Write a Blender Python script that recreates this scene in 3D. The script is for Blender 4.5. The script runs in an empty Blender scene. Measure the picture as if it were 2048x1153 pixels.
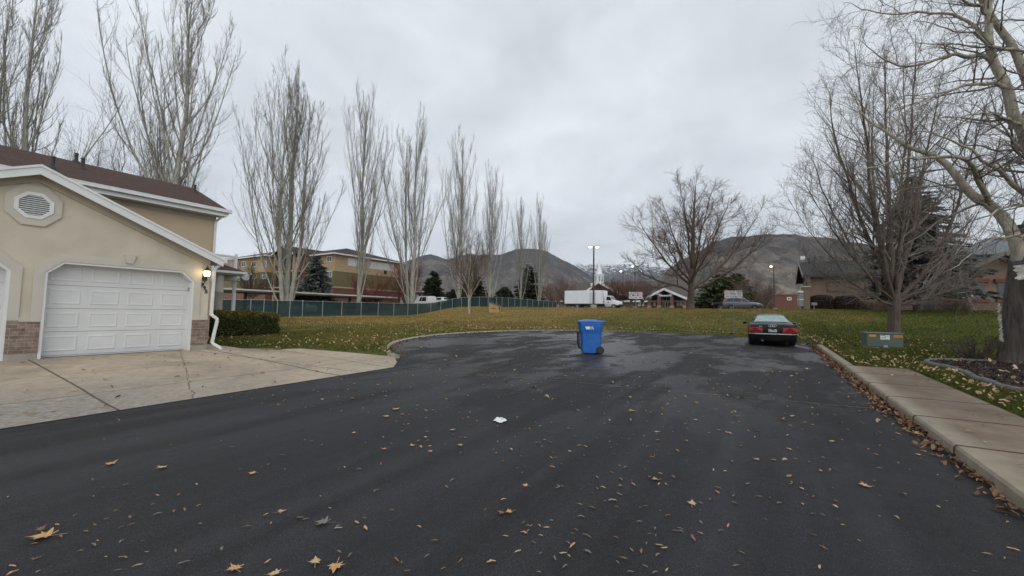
import bpy, bmesh, math, random
import numpy as np
from mathutils import Vector, Matrix
sc = bpy.context.scene
C = sc.collection
RAD = math.radians

# ------------------------------------------------------------------ camera
FPX = 806.0; CX = 1024.0; CY = 576.5; EYE = 1.55
PITCH = math.atan(49.5 / FPX); ROLL = RAD(1.0); YAW = math.atan(512 / FPX * math.cos(PITCH))
FW = np.array([-math.sin(YAW) * math.cos(PITCH), math.cos(YAW) * math.cos(PITCH), math.sin(PITCH)])
_rt = np.array([math.cos(YAW), math.sin(YAW), 0.0]); _up = np.cross(_rt, FW)
RT = _rt * math.cos(ROLL) + _up * math.sin(ROLL); UP = _up * math.cos(ROLL) - _rt * math.sin(ROLL)
cam = bpy.data.cameras.new('camera'); camo = bpy.data.objects.new('camera', cam); C.objects.link(camo)
cam.sensor_width = 36.0; cam.lens = FPX / 2048 * 36.0; cam.clip_start = 0.05; cam.clip_end = 60000
camo.matrix_world = Matrix(((RT[0], UP[0], -FW[0], 0), (RT[1], UP[1], -FW[1], 0), (RT[2], UP[2], -FW[2], EYE), (0, 0, 0, 1)))
sc.camera = camo

# ------------------------------------------------------------------ node helper
def nd(nt, typ, _out=None, **kw):
    n = nt.nodes.new(typ)
    for k, v in kw.items():
        if k.startswith('p_'):
            setattr(n, k[2:], v); continue
        key = int(k[1:]) if (k[0] == 'i' and k[1:].isdigit()) else k.replace('_', ' ')
        s = n.inputs[key]
        if hasattr(v, 'is_output'): nt.links.new(v, s)
        elif isinstance(v, bpy.types.Node): nt.links.new(v.outputs[0], s)
        else: s.default_value = v
    return n
def math_(nt, op, a, b=0.0, clamp=False):
    return nd(nt, 'ShaderNodeMath', p_operation=op, p_use_clamp=clamp, i0=a, i1=b).outputs[0]
def ramp(nt, fac, stops):
    r = nd(nt, 'ShaderNodeValToRGB', Fac=fac)
    e = r.color_ramp.elements
    while len(e) < len(stops): e.new(0.5)
    for el, (p, c) in zip(e, stops):
        el.position = p; el.color = (c if len(c) == 4 else tuple(c) + (1,)) if hasattr(c, '__len__') else (c, c, c, 1)
    return r.outputs[0]
def mixc(nt, fac, a, b, mode='MIX'):
    n = nt.nodes.new('ShaderNodeMix'); n.data_type = 'RGBA'; n.blend_type = mode
    for i, v in ((0, fac), (6, a), (7, b)):
        if hasattr(v, 'is_output'): nt.links.new(v, n.inputs[i])
        else: n.inputs[i].default_value = (tuple(v) + (1,) if (hasattr(v, '__len__') and len(v) == 3) else v)
    return n.outputs[2]

# ------------------------------------------------------------------ sky, sun, exposure
SUN_EL, SUN_AZ = RAD(32), RAD(138)     # azimuth clockwise from +Y: overcast light, a little stronger from the street side
w = bpy.data.worlds.new('World'); sc.world = w; w.use_nodes = True
nt = w.node_tree; nt.nodes.clear()
sky = nd(nt, 'ShaderNodeTexSky', p_sky_type='NISHITA', p_sun_disc=False, p_sun_elevation=SUN_EL, p_sun_rotation=SUN_AZ)
tc = nd(nt, 'ShaderNodeTexCoord').outputs['Generated']
sp = nd(nt, 'ShaderNodeSeparateXYZ', Vector=tc)
zz = math_(nt, 'ADD', math_(nt, 'MAXIMUM', sp.outputs[2], 0.0), 0.22)
pv = nd(nt, 'ShaderNodeCombineXYZ', X=math_(nt, 'DIVIDE', sp.outputs[0], zz), Y=math_(nt, 'DIVIDE', sp.outputs[1], zz), Z=3.7)
c1 = nd(nt, 'ShaderNodeTexNoise', Vector=pv.outputs[0], Scale=0.95, Detail=6.0, Roughness=0.55, Distortion=0.5).outputs[0]
c2 = nd(nt, 'ShaderNodeTexNoise', Vector=pv.outputs[0], Scale=2.6, Detail=8.0, Roughness=0.62, Distortion=0.5).outputs[0]
cm = math_(nt, 'ADD', math_(nt, 'MULTIPLY', c1, 0.66), math_(nt, 'MULTIPLY', c2, 0.34))
cc = ramp(nt, cm, [(0.36, (5.2, 5.5, 5.9)), (0.45, (6.3, 6.67, 7.1)), (0.53, (7.2, 7.6, 8.05)), (0.66, (8.5, 8.9, 9.35))])
hz = math_(nt, 'POWER', math_(nt, 'SUBTRACT', 1.0, math_(nt, 'MAXIMUM', sp.outputs[2], 0.0), True), 7.0)
cc = mixc(nt, math_(nt, 'MULTIPLY', hz, 0.75), cc, (8.0, 8.35, 8.75))
cc = mixc(nt, 0.06, cc, sky.outputs[0])
bg = nd(nt, 'ShaderNodeBackground', Color=cc, Strength=0.10)
nt.links.new(bg.outputs[0], nd(nt, 'ShaderNodeOutputWorld').inputs[0])
sun = bpy.data.lights.new('sun', 'SUN'); sun.energy = 1.0; sun.angle = RAD(70); sun.color = (1.0, 0.96, 0.90)
suno = bpy.data.objects.new('sun', sun); C.objects.link(suno)
sd_ = Vector((math.sin(SUN_AZ) * math.cos(SUN_EL), math.cos(SUN_AZ) * math.cos(SUN_EL), math.sin(SUN_EL)))
suno.rotation_euler = sd_.to_track_quat('Z', 'Y').to_euler()
sc.view_settings.view_transform = 'Standard'; sc.view_settings.look = 'None'
sc.view_settings.exposure = 0.28; sc.view_settings.gamma = 1.0
sc.cycles.use_denoising = True; sc.cycles.denoiser = 'OPENIMAGEDENOISE'; sc.cycles.denoising_input_passes = 'RGB_ALBEDO_NORMAL'; sc.cycles.denoising_prefilter = 'ACCURATE'
sc.cycles.max_bounces = 6; sc.cycles.transparent_max_bounces = 12

# ------------------------------------------------------------------ picture rays -> places
def ray(x, y): return FW + RT * (x - CX) / FPX - UP * (y - CY) / FPX
O = np.array([0, 0, EYE])
def at(x, y, D): return O + ray(x, y) * D
def onX(x, y, X): d = ray(x, y); return O + d * (X / d[0])
def onY(x, y, Y): d = ray(x, y); return O + d * (Y / d[1])
def lerp(a, b, t): return a + (b - a) * t

# ------------------------------------------------------------------ terrain heights
def zroad(Y): return 0.018 * np.maximum(np.minimum(Y, 34), -14)
def sstep(t): t = np.clip(t, 0, 1); return t * t * (3 - 2 * t)
def zlawn(X, Y):
    X = np.asarray(X, float); Y = np.asarray(Y, float)
    s = np.clip((-10 - X) / 32, 0, 1)
    Y0 = 27.2 + 12.3 * s; Y1 = 41 + 10 * s; zc = 2.233 + 0.15 * s
    b = zroad(Y) + 0.10 + np.clip((X - 2.5) * 0.02, 0, 0.25) * np.clip(Y / 10, 0, 1)
    b = b + np.clip((-X - 15) * 0.012, 0, 0.18)
    t = np.clip((Y - Y0) / (Y1 - Y0), 0, 1); t = 0.55 * t + 0.45 * sstep(t)
    z = b + (zc - b) * t
    z = z - 0.12 * sstep((Y - Y1) / 3.0) + 0.011 * np.clip(Y - Y1 - 2, 0, 200)
    und = 0.03 * np.sin(X * 0.55 + 1.3 * np.sin(Y * 0.31)) * np.sin(Y * 0.47 + 0.7) * np.clip((Y - 20) / 12, 0, 1)
    return z + und
def zl(x, y): return float(zlawn(x, y))
def hit(x, y):                              # where a picture ray meets the lawn
    d = ray(x, y); t = 3.0
    while t < 400:
        p = O + d * t
        if p[2] < zl(p[0], p[1]): return p
        t += 0.05
    return O + d * 60
# road outline
RC = (-5.3, 17.0); RR = 9.4
A0, A1 = RAD(244.6), RAD(42.3)
ARC = [(RC[0] + RR * math.cos(A0 + (A1 - A0) * i / 70), RC[1] + RR * math.sin(A0 + (A1 - A0) * i / 70)) for i in range(71)]
rw = random.Random(4)
EDGE = [(-8.0 + (0.0 if i == 0 else rw.uniform(-.025, .025)), -14 + 21.1 * i / 60) for i in range(61)]
ROAD = EDGE + ARC + [(1.65, y) for y in (20, 14, 8, 2, -4, -14)]
DRIVE = [(-7.95, -14), (-7.95, 7.05), (-8.6, 7.75), (-9.45, 8.40), (-11.3, 8.12), (-13.2, 7.70), (-13.1, 6.55), (-14.2, 6.35), (-15.3, 6.35), (-20.5, 6.35), (-20.5, 5.0), (-14.6, 5.0), (-14.6, -14)]
def sdist(px, py, poly):                    # signed distance, inside negative
    P = np.array(poly); Q = np.roll(P, -1, 0)
    d = np.full(px.shape, 1e9); ins = np.zeros(px.shape, bool)
    for a, b in zip(P, Q):
        e = b - a; L = e @ e + 1e-12
        t = np.clip(((px - a[0]) * e[0] + (py - a[1]) * e[1]) / L, 0, 1)
        d = np.minimum(d, np.hypot(px - a[0] - t * e[0], py - a[1] - t * e[1]))
        c = ((a[1] > py) != (b[1] > py)) & (px < (b[0] - a[0]) * (py - a[1]) / (b[1] - a[1] + 1e-12) + a[0])
        ins ^= c
    return np.where(ins, -d, d)

# ------------------------------------------------------------------ mesh helpers
def np_mesh(name, V, F, smooth=False, mat_idx=None):
    """V (n,3); F list of int arrays (m,k)"""
    me = bpy.data.meshes.new(name)
    V = np.asarray(V, np.float32); Fs = [np.asarray(f, np.int32) for f in F if len(f)]
    me.vertices.add(len(V)); me.vertices.foreach_set('co', V.ravel())
    loops = np.concatenate([f.ravel() for f in Fs]); tot = np.concatenate([np.full(len(f), f.shape[1], np.int32) for f in Fs])
    st = np.concatenate([[0], np.cumsum(tot)[:-1]]).astype(np.int32)
    me.loops.add(len(loops)); me.loops.foreach_set('vertex_index', loops)
    me.polygons.add(len(tot)); me.polygons.foreach_set('loop_start', st)
    if mat_idx is not None: me.polygons.foreach_set('material_index', np.asarray(mat_idx, np.int32))
    me.polygons.foreach_set('use_smooth', np.full(len(tot), smooth))
    me.update(calc_edges=True); me.validate()
    return me
WL = {}
def thing(name, label, cat, loc=(0, 0, 0), rotz=0.0, group=None, scale=1.0):
    o = bpy.data.objects.new(name, None); C.objects.link(o)
    o.location = tuple(float(v) for v in loc); o.rotation_euler = (0, 0, rotz); o.scale = (scale,) * 3
    o.empty_display_size = 0.2
    WL[o.name] = np.array([float(v) for v in loc])
    return tag(o, label, cat, group)
def tag(o, label, cat, group=None):
    o['label'] = label; o['category'] = cat
    if group: o['group'] = group
    return o
def link(name, me, mats, parent=None, world=True):
    o = bpy.data.objects.new(name, me); C.objects.link(o)
    for m in (mats if isinstance(mats, (list, tuple)) else [mats]): me.materials.append(m)
    off = np.zeros(3)
    if parent is not None:
        o.parent = parent; off = WL.get(parent.name, np.zeros(3))
        if world and off.any():
            me.transform(Matrix.Translation(Vector(-off)))
    WL[o.name] = off if world else np.zeros(3)
    return o
def kind(o, k): o['kind'] = k; return o

class MB:
    def __init__(s): s.v = []; s.f = []
    def add(s, vs, fs):
        b = len(s.v); s.v += [tuple(map(float, p)) for p in vs]; s.f += [tuple(i + b for i in f) for f in fs]; return s
    def box(s, x0, x1, y0, y1, z0, z1):
        return s.add([(x0, y0, z0), (x1, y0, z0), (x1, y1, z0), (x0, y1, z0), (x0, y0, z1), (x1, y0, z1), (x1, y1, z1), (x0, y1, z1)],
                     [(0, 3, 2, 1), (4, 5, 6, 7), (0, 1, 5, 4), (1, 2, 6, 5), (2, 3, 7, 6), (3, 0, 4, 7)])
    def bar(s, p, q, wx, wz, up=(0, 0, 1)):          # box beam from p to q
        p = np.array(p, float); q = np.array(q, float); d = q - p; d /= np.linalg.norm(d)
        a = np.cross(d, up); a = a / max(np.linalg.norm(a), 1e-9); b = np.cross(a, d)
        vs = []
        for c in (p, q):
            for i, j in ((-1, -1), (1, -1), (1, 1), (-1, 1)): vs.append(c + a * wx / 2 * i + b * wz / 2 * j)
        return s.add(vs, [(0, 3, 2, 1), (4, 5, 6, 7), (0, 1, 5, 4), (1, 2, 6, 5), (2, 3, 7, 6), (3, 0, 4, 7)])
    def tube(s, pts, rad, n=8, cap=True):
        pts = [np.array(p, float) for p in pts]
        if not hasattr(rad, '__len__'): rad = [rad] * len(pts)
        base = len(s.v)
        for i, p in enumerate(pts):
            d = pts[min(i + 1, len(pts) - 1)] - pts[max(i - 1, 0)]; d = d / max(np.linalg.norm(d), 1e-9)
            u = np.cross(d, (0, 0, 1) if abs(d[2]) < .95 else (1, 0, 0)); u /= np.linalg.norm(u); v = np.cross(d, u)
            for k in range(n):
                a = 2 * math.pi * k / n; s.v.append(tuple(p + (u * math.cos(a) + v * math.sin(a)) * rad[i]))
        for i in range(len(pts) - 1):
            for k in range(n):
                a = base + i * n + k; b = base + i * n + (k + 1) % n
                s.f.append((a, b, b + n, a + n))
        if cap:
            s.f.append(tuple(base + k for k in reversed(range(n)))); s.f.append(tuple(base + (len(pts) - 1) * n + k for k in range(n)))
        return s
    def lathe(s, c, prof, n=16, axis='z'):
        base = len(s.v)
        for r, h in prof:
            for k in range(n):
                a = 2 * math.pi * k / n; u, v = r * math.cos(a), r * math.sin(a)
                p = (u, v, h) if axis == 'z' else ((h, u, v) if axis == 'x' else (v, h, u))
                s.v.append((c[0] + p[0], c[1] + p[1], c[2] + p[2]))
        for i in range(len(prof) - 1):
            for k in range(n):
                a = base + i * n + k; b = base + i * n + (k + 1) % n
                s.f.append((a, b, b + n, a + n))
        s.f.append(tuple(base + k for k in reversed(range(n)))); s.f.append(tuple(base + (len(prof) - 1) * n + k for k in range(n)))
        return s
    def loft(s, rings, closed=True, caps=True):
        base = len(s.v); n = len(rings[0])
        for r in rings: s.v += [tuple(map(float, p)) for p in r]
        for i in range(len(rings) - 1):
            for k in range(n if closed else n - 1):
                a = base + i * n + k; b = base + i * n + (k + 1) % n
                s.f.append((a, b, b + n, a + n))
        if caps and closed:
            s.f.append(tuple(base + k for k in reversed(range(n)))); s.f.append(tuple(base + (len(rings) - 1) * n + k for k in range(n)))
        return s
    def poly(s, vs): return s.add(vs, [tuple(range(len(vs)))])
    def fill(s, polys, depth, fn):                    # flat outline(s) with holes, extruded; fn maps (u,v,w in 0..depth)
        cu = bpy.data.curves.new('tmp', 'CURVE'); cu.dimensions = '2D'; cu.fill_mode = 'BOTH'; cu.extrude = max(depth / 2, 1e-5)
        for pl in polys:
            sp_ = cu.splines.new('POLY'); sp_.points.add(len(pl) - 1); sp_.use_cyclic_u = True
            for q, (u, v) in zip(sp_.points, pl): q.co = (u, v, 0, 1)
        return s._conv(cu, depth, fn)
    def text(s, body, size, depth, fn, bold=0.0, align='CENTER', shear=0.0):
        cu = bpy.data.curves.new('tmp', 'FONT'); cu.body = body; cu.size = size; cu.extrude = depth / 2; cu.offset = bold
        cu.align_x = align; cu.align_y = 'CENTER'; cu.shear = shear; cu.resolution_u = 3
        return s._conv(cu, depth, fn)
    def _conv(s, cu, depth, fn):
        o = bpy.data.objects.new('tmp', cu); C.objects.link(o)
        dg = bpy.context.evaluated_depsgraph_get(); dg.update()
        me = bpy.data.meshes.new_from_object(o.evaluated_get(dg))
        s.add([fn(v.co.x, v.co.y, v.co.z + depth / 2) for v in me.vertices], [tuple(p.vertices) for p in me.polygons])
        bpy.data.objects.remove(o); bpy.data.curves.remove(cu); bpy.data.meshes.remove(me)
        return s
    def mapv(s, fn): s.v = [tuple(map(float, fn(p))) for p in s.v]; return s
    def build(s, name, m, parent=None, world=True, smooth=False, bevel=0.0, seg=2):
        me = bpy.data.meshes.new(name); me.from_pydata(s.v, [], s.f); me.validate(); me.update()
        bm = bmesh.new(); bm.from_mesh(me); bmesh.ops.recalc_face_normals(bm, faces=bm.faces); bm.to_mesh(me); bm.free()
        if smooth: me.polygons.foreach_set('use_smooth', np.full(len(me.polygons), True))
        o = link(name, me, m, parent, world)
        if bevel > 0:
            b = o.modifiers.new('bevel', 'BEVEL'); b.width = bevel; b.segments = seg; b.limit_method = 'ANGLE'; b.angle_limit = RAD(40)
        if smooth and bevel <= 0:
            try: me.set_sharp_from_angle(angle=RAD(38))
            except Exception: pass
        return o
def copy_tree(root, loc, rotz, label=None, scale=None, group=None):
    r = root.copy(); C.objects.link(r); r.location = tuple(float(v) for v in loc); r.rotation_euler = (0, 0, rotz)
    if label: r['label'] = label
    if group: r['group'] = group
    if scale: r.scale = scale if hasattr(scale, '__len__') else (scale,) * 3
    for ch in list(root.children):
        c = ch.copy(); C.objects.link(c); c.parent = r
        for g in list(ch.children):
            d = g.copy(); C.objects.link(d); d.parent = c
    return r

# ------------------------------------------------------------------ materials
MATS = {}
def newmat(name):
    m = bpy.data.materials.new(name); m.use_nodes = True; m.node_tree.nodes.clear(); MATS[name] = m
    return m, m.node_tree
def outp(nt, sh, disp=None):
    o = nd(nt, 'ShaderNodeOutputMaterial'); nt.links.new(sh, o.inputs[0]); return o
def M(name, col, rough=0.6, var=0.12, scale=4.0, metal=0.0, spec=0.5, bump=0.0, bscale=40.0, coat=0.0, stretch=(1, 1, 1), col2=None, emit=0.0, detail=4.0, rvar=0.1):
    if name in MATS: return MATS[name]
    m, nt = newmat(name)
    co = nd(nt, 'ShaderNodeTexCoord').outputs['Object']
    mp = nd(nt, 'ShaderNodeMapping', Vector=co, Scale=stretch).outputs[0]
    n = nd(nt, 'ShaderNodeTexNoise', Vector=mp, Scale=scale, Detail=detail, Roughness=0.6).outputs[0]
    a = tuple(max(0, c * (1 - var * 1.6)) for c in col); b = tuple(min(1, c * (1 + var * 1.6)) for c in (col2 or col))
    cr = ramp(nt, n, [(0.28, a), (0.72, b)])
    rr = math_(nt, 'ADD', math_(nt, 'MULTIPLY', math_(nt, 'SUBTRACT', n, 0.5), rvar), rough, True)
    bs = nd(nt, 'ShaderNodeBsdfPrincipled', Base_Color=cr, Roughness=rr, Metallic=metal, Specular_IOR_Level=spec, Coat_Weight=coat)
    if bump > 0:
        bn = nd(nt, 'ShaderNodeTexNoise', Vector=mp, Scale=bscale, Detail=3.0).outputs[0]
        nt.links.new(nd(nt, 'ShaderNodeBump', Strength=bump, Distance=0.02, Height=bn).outputs[0], bs.inputs['Normal'])
    if emit > 0:
        bs.inputs['Emission Color'].default_value = tuple(col) + (1,); bs.inputs['Emission Strength'].default_value = emit
    outp(nt, bs.outputs[0]); return m
def brickmat(name, c1, c2, mortar, bw=0.2, bh=0.067, ms=0.008, plane='yz', rough=0.85, bump=0.4, offset=0.5, bias=0.0):
    m, nt = newmat(name)
    co = nd(nt, 'ShaderNodeSeparateXYZ', Vector=nd(nt, 'ShaderNodeTexCoord').outputs['Object']).outputs
    ax = {'x': 0, 'y': 1, 'z': 2}
    v = nd(nt, 'ShaderNodeCombineXYZ', X=co[ax[plane[0]]], Y=co[ax[plane[1]]]).outputs[0]
    b = nd(nt, 'ShaderNodeTexBrick', Vector=v, Color1=c1 + (1,), Color2=c2 + (1,), Mortar=mortar + (1,), Scale=1.0, Mortar_Size=ms, Mortar_Smooth=0.2, Bias=bias, Brick_Width=bw, Row_Height=bh)
    b.offset = offset
    n = nd(nt, 'ShaderNodeTexNoise', Vector=v, Scale=9.0, Detail=5.0).outputs[0]
    c = mixc(nt, 0.55, b.outputs[0], mixc(nt, 1.0, b.outputs[0], ramp(nt, n, [(0.3, (.45, .45, .45)), (0.7, (1.5, 1.5, 1.5))]), 'MULTIPLY'))
    bs = nd(nt, 'ShaderNodeBsdfPrincipled', Base_Color=c, Roughness=rough, Specular_IOR_Level=0.25)
    nt.links.new(nd(nt, 'ShaderNodeBump', Strength=bump, Distance=0.01, Height=math_(nt, 'SUBTRACT', 1.0, b.outputs[1])).outputs[0], bs.inputs['Normal'])
    outp(nt, bs.outputs[0]); return m

white = M('white_paint', (.70, .71, .70), .45, .03, 3)
trimwhite = M('white_metal_trim', (.72, .73, .72), .4, .03, 2)
doorwhite = M('garage_door_white', (.65, .66, .655), .42, .035, 1.3)
stucco = M('beige_stucco', (.57, .515, .42), .9, .09, .9, bump=.25, bscale=160, spec=.2)
stucco2 = M('tan_stucco', (.55, .445, .305), .9, .06, .7, bump=.25, bscale=160, spec=.2)
trimgrey = M('grey_beige_trim_stucco', (.55, .515, .44), .9, .05, 1.2, bump=.2, bscale=160, spec=.2)
soffit = M('beige_soffit_board', (.42, .39, .33), .8, .05, 3)  # one even beige board colour for soffits and eave trim
darkmetal = M('dark_bronze_metal', (.035, .03, .028), .5, .2, 9)
blackpipe = M('black_vent_pipe', (.02, .02, .022), .6, .2, 8)
concrete = M('foundation_concrete', (.34, .32, .27), .9, .12, 5, bump=.2, bscale=60)
gutterw = M('white_gutter', (.72, .73, .72), .4, .06, 4)
# ================================================================== GROUND
def lawn_material():
    m, nt = newmat('winter_grass')
    co = nd(nt, 'ShaderNodeTexCoord').outputs['Object']
    sp = nd(nt, 'ShaderNodeSeparateXYZ', Vector=co)
    n1 = nd(nt, 'ShaderNodeTexNoise', Vector=co, Scale=0.16, Detail=4.0, Roughness=0.6).outputs[0]
    n2 = nd(nt, 'ShaderNodeTexNoise', Vector=co, Scale=0.9, Detail=5.0, Roughness=0.65).outputs[0]
    n3 = nd(nt, 'ShaderNodeTexNoise', Vector=co, Scale=14.0, Detail=6.0, Roughness=0.75).outputs[0]
    tan_x = math_(nt, 'MULTIPLY', math_(nt, 'ADD', sp.outputs[0], 8.0), -0.011)        # drier towards the mound on the left
    tan_y = math_(nt, 'MULTIPLY', math_(nt, 'SUBTRACT', sp.outputs[1], 22.0), 0.010, False)
    f = math_(nt, 'ADD', math_(nt, 'MULTIPLY', n1, 0.9), math_(nt, 'MULTIPLY', n2, 0.45))
    f = math_(nt, 'ADD', f, math_(nt, 'MAXIMUM', math_(nt, 'MINIMUM', math_(nt, 'ADD', tan_x, tan_y), 0.27), -0.12))
    base = ramp(nt, f, [(0.48, (.074, .092, .024)), (0.67, (.116, .122, .035)), (0.84, (.190, .156, .054)), (1.0, (.27, .20, .080))])
    g = ramp(nt, n3, [(0.25, (.50, .50, .50)), (0.5, (1, 1, 1)), (0.78, (1.65, 1.6, 1.45))])
    c = mixc(nt, 1.0, base, g, 'MULTIPLY')
    bs = nd(nt, 'ShaderNodeBsdfPrincipled', Base_Color=c, Roughness=0.95, Specular_IOR_Level=0.1)
    nt.links.new(nd(nt, 'ShaderNodeBump', Strength=0.8, Distance=0.06, Height=n3).outputs[0], bs.inputs['Normal'])
    outp(nt, bs.outputs[0]); return m
lawnmat = lawn_material()
def asphalt_material():
    m, nt = newmat('wet_asphalt')
    co = nd(nt, 'ShaderNodeTexCoord').outputs['Object']
    sp = nd(nt, 'ShaderNodeSeparateXYZ', Vector=co).outputs
    st = nd(nt, 'ShaderNodeMapping', Vector=co, Rotation=(0, 0, RAD(-8)), Scale=(1.0, 0.5, 1)).outputs[0]
    n1 = nd(nt, 'ShaderNodeTexNoise', Vector=st, Scale=0.42, Detail=5.0, Roughness=0.55, Distortion=0.5).outputs[0]
    n2 = nd(nt, 'ShaderNodeTexNoise', Vector=st, Scale=1.7, Detail=6.0, Roughness=0.6).outputs[0]
    n3 = nd(nt, 'ShaderNodeTexNoise', Vector=co, Scale=120.0, Detail=4.0, Roughness=0.8).outputs[0]
    n4 = nd(nt, 'ShaderNodeTexVoronoi', Vector=co, Scale=70.0)
    n5 = nd(nt, 'ShaderNodeTexNoise', Vector=co, Scale=9.0, Detail=5.0, Roughness=0.7).outputs[0]
    wet = ramp(nt, math_(nt, 'ADD', math_(nt, 'MULTIPLY', n1, 0.72), math_(nt, 'MULTIPLY', n2, 0.28)), [(0.47, 0.0), (0.53, 1.0)])
    far = ramp(nt, math_(nt, 'MULTIPLY', sp[1], 0.04), [(0.14, 0.22), (0.46, 1.0)])     # the low end of the court is the wetter one
    wet = math_(nt, 'MULTIPLY', wet, far)
    col = mixc(nt, wet, (.0305, .0295, .0318), (.020, .020, .0222))
    n6 = nd(nt, 'ShaderNodeTexNoise', Vector=nd(nt, 'ShaderNodeMapping', Vector=co, Rotation=(0, 0, RAD(14)), Scale=(1.9, .13, 1)).outputs[0], Scale=1.0, Detail=4.0, Roughness=0.55, Distortion=.3).outputs[0]
    col = mixc(nt, 1.0, col, ramp(nt, n6, [(0.3, (.72, .72, .72)), (0.5, (1, 1, 1)), (0.7, (1.38, 1.38, 1.38))]), 'MULTIPLY')
    sk = ramp(nt, n3, [(0.32, (.35, .35, .35)), (0.52, (1.0, 1.0, 1.0)), (0.74, (2.7, 2.7, 2.7))])
    col = mixc(nt, 1.0, col, sk, 'MULTIPLY')
    dust = math_(nt, 'MULTIPLY', ramp(nt, n5, [(0.45, 0.0), (0.8, 1.0)]), 0.10)
    col = mixc(nt, dust, col, (.13, .125, .12))
    grit = math_(nt, 'LESS_THAN', n4.outputs['Distance'], 0.16)
    gsel = math_(nt, 'GREATER_THAN', nd(nt, 'ShaderNodeSeparateColor', Color=n4.outputs['Color']).outputs[0], 0.93)
    col = mixc(nt, math_(nt, 'MULTIPLY', math_(nt, 'MULTIPLY', grit, gsel), 0.5), col, (.3, .29, .28))
    # seam where two pours of asphalt meet, and faint tyre-width sealing strokes
    wob = math_(nt, 'MULTIPLY', math_(nt, 'SUBTRACT', n2, 0.5), 0.22)
    ln = math_(nt, 'ADD', math_(nt, 'SUBTRACT', sp[1], math_(nt, 'MULTIPLY', math_(nt, 'ADD', sp[0], 7.85), 0.1418)), wob)
    dl = math_(nt, 'ABSOLUTE', math_(nt, 'SUBTRACT', ln, 7.18))
    seam = math_(nt, 'MULTIPLY', math_(nt, 'LESS_THAN', dl, 0.05), ramp(nt, n5, [(0.35, 0.15), (0.55, 1.0)]))
    col = mixc(nt, math_(nt, 'MULTIPLY', seam, 0.7), col, (.085, .082, .076))
    seam2 = math_(nt, 'LESS_THAN', math_(nt, 'ABSOLUTE', math_(nt, 'SUBTRACT', dl, 0.09)), 0.045)
    col = mixc(nt, math_(nt, 'MULTIPLY', seam2, 0.6), col, (.012, .012, .013))
    rough = math_(nt, 'SUBTRACT', math_(nt, 'ADD', 0.68, math_(nt, 'MULTIPLY', n5, 0.14)), math_(nt, 'MULTIPLY', wet, 0.42))
    bs = nd(nt, 'ShaderNodeBsdfPrincipled', Base_Color=col, Roughness=rough, Specular_IOR_Level=math_(nt, 'ADD', 0.14, math_(nt, 'MULTIPLY', wet, 0.09)))
    h = math_(nt, 'ADD', math_(nt, 'MULTIPLY', n3, 1.0), math_(nt, 'MULTIPLY', n5, 1.2))
    nt.links.new(nd(nt, 'ShaderNodeBump', Strength=0.45, Distance=0.012, Height=h).outputs[0], bs.inputs['Normal'])
    outp(nt, bs.outputs[0]); return m
asphalt = asphalt_material()
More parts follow.
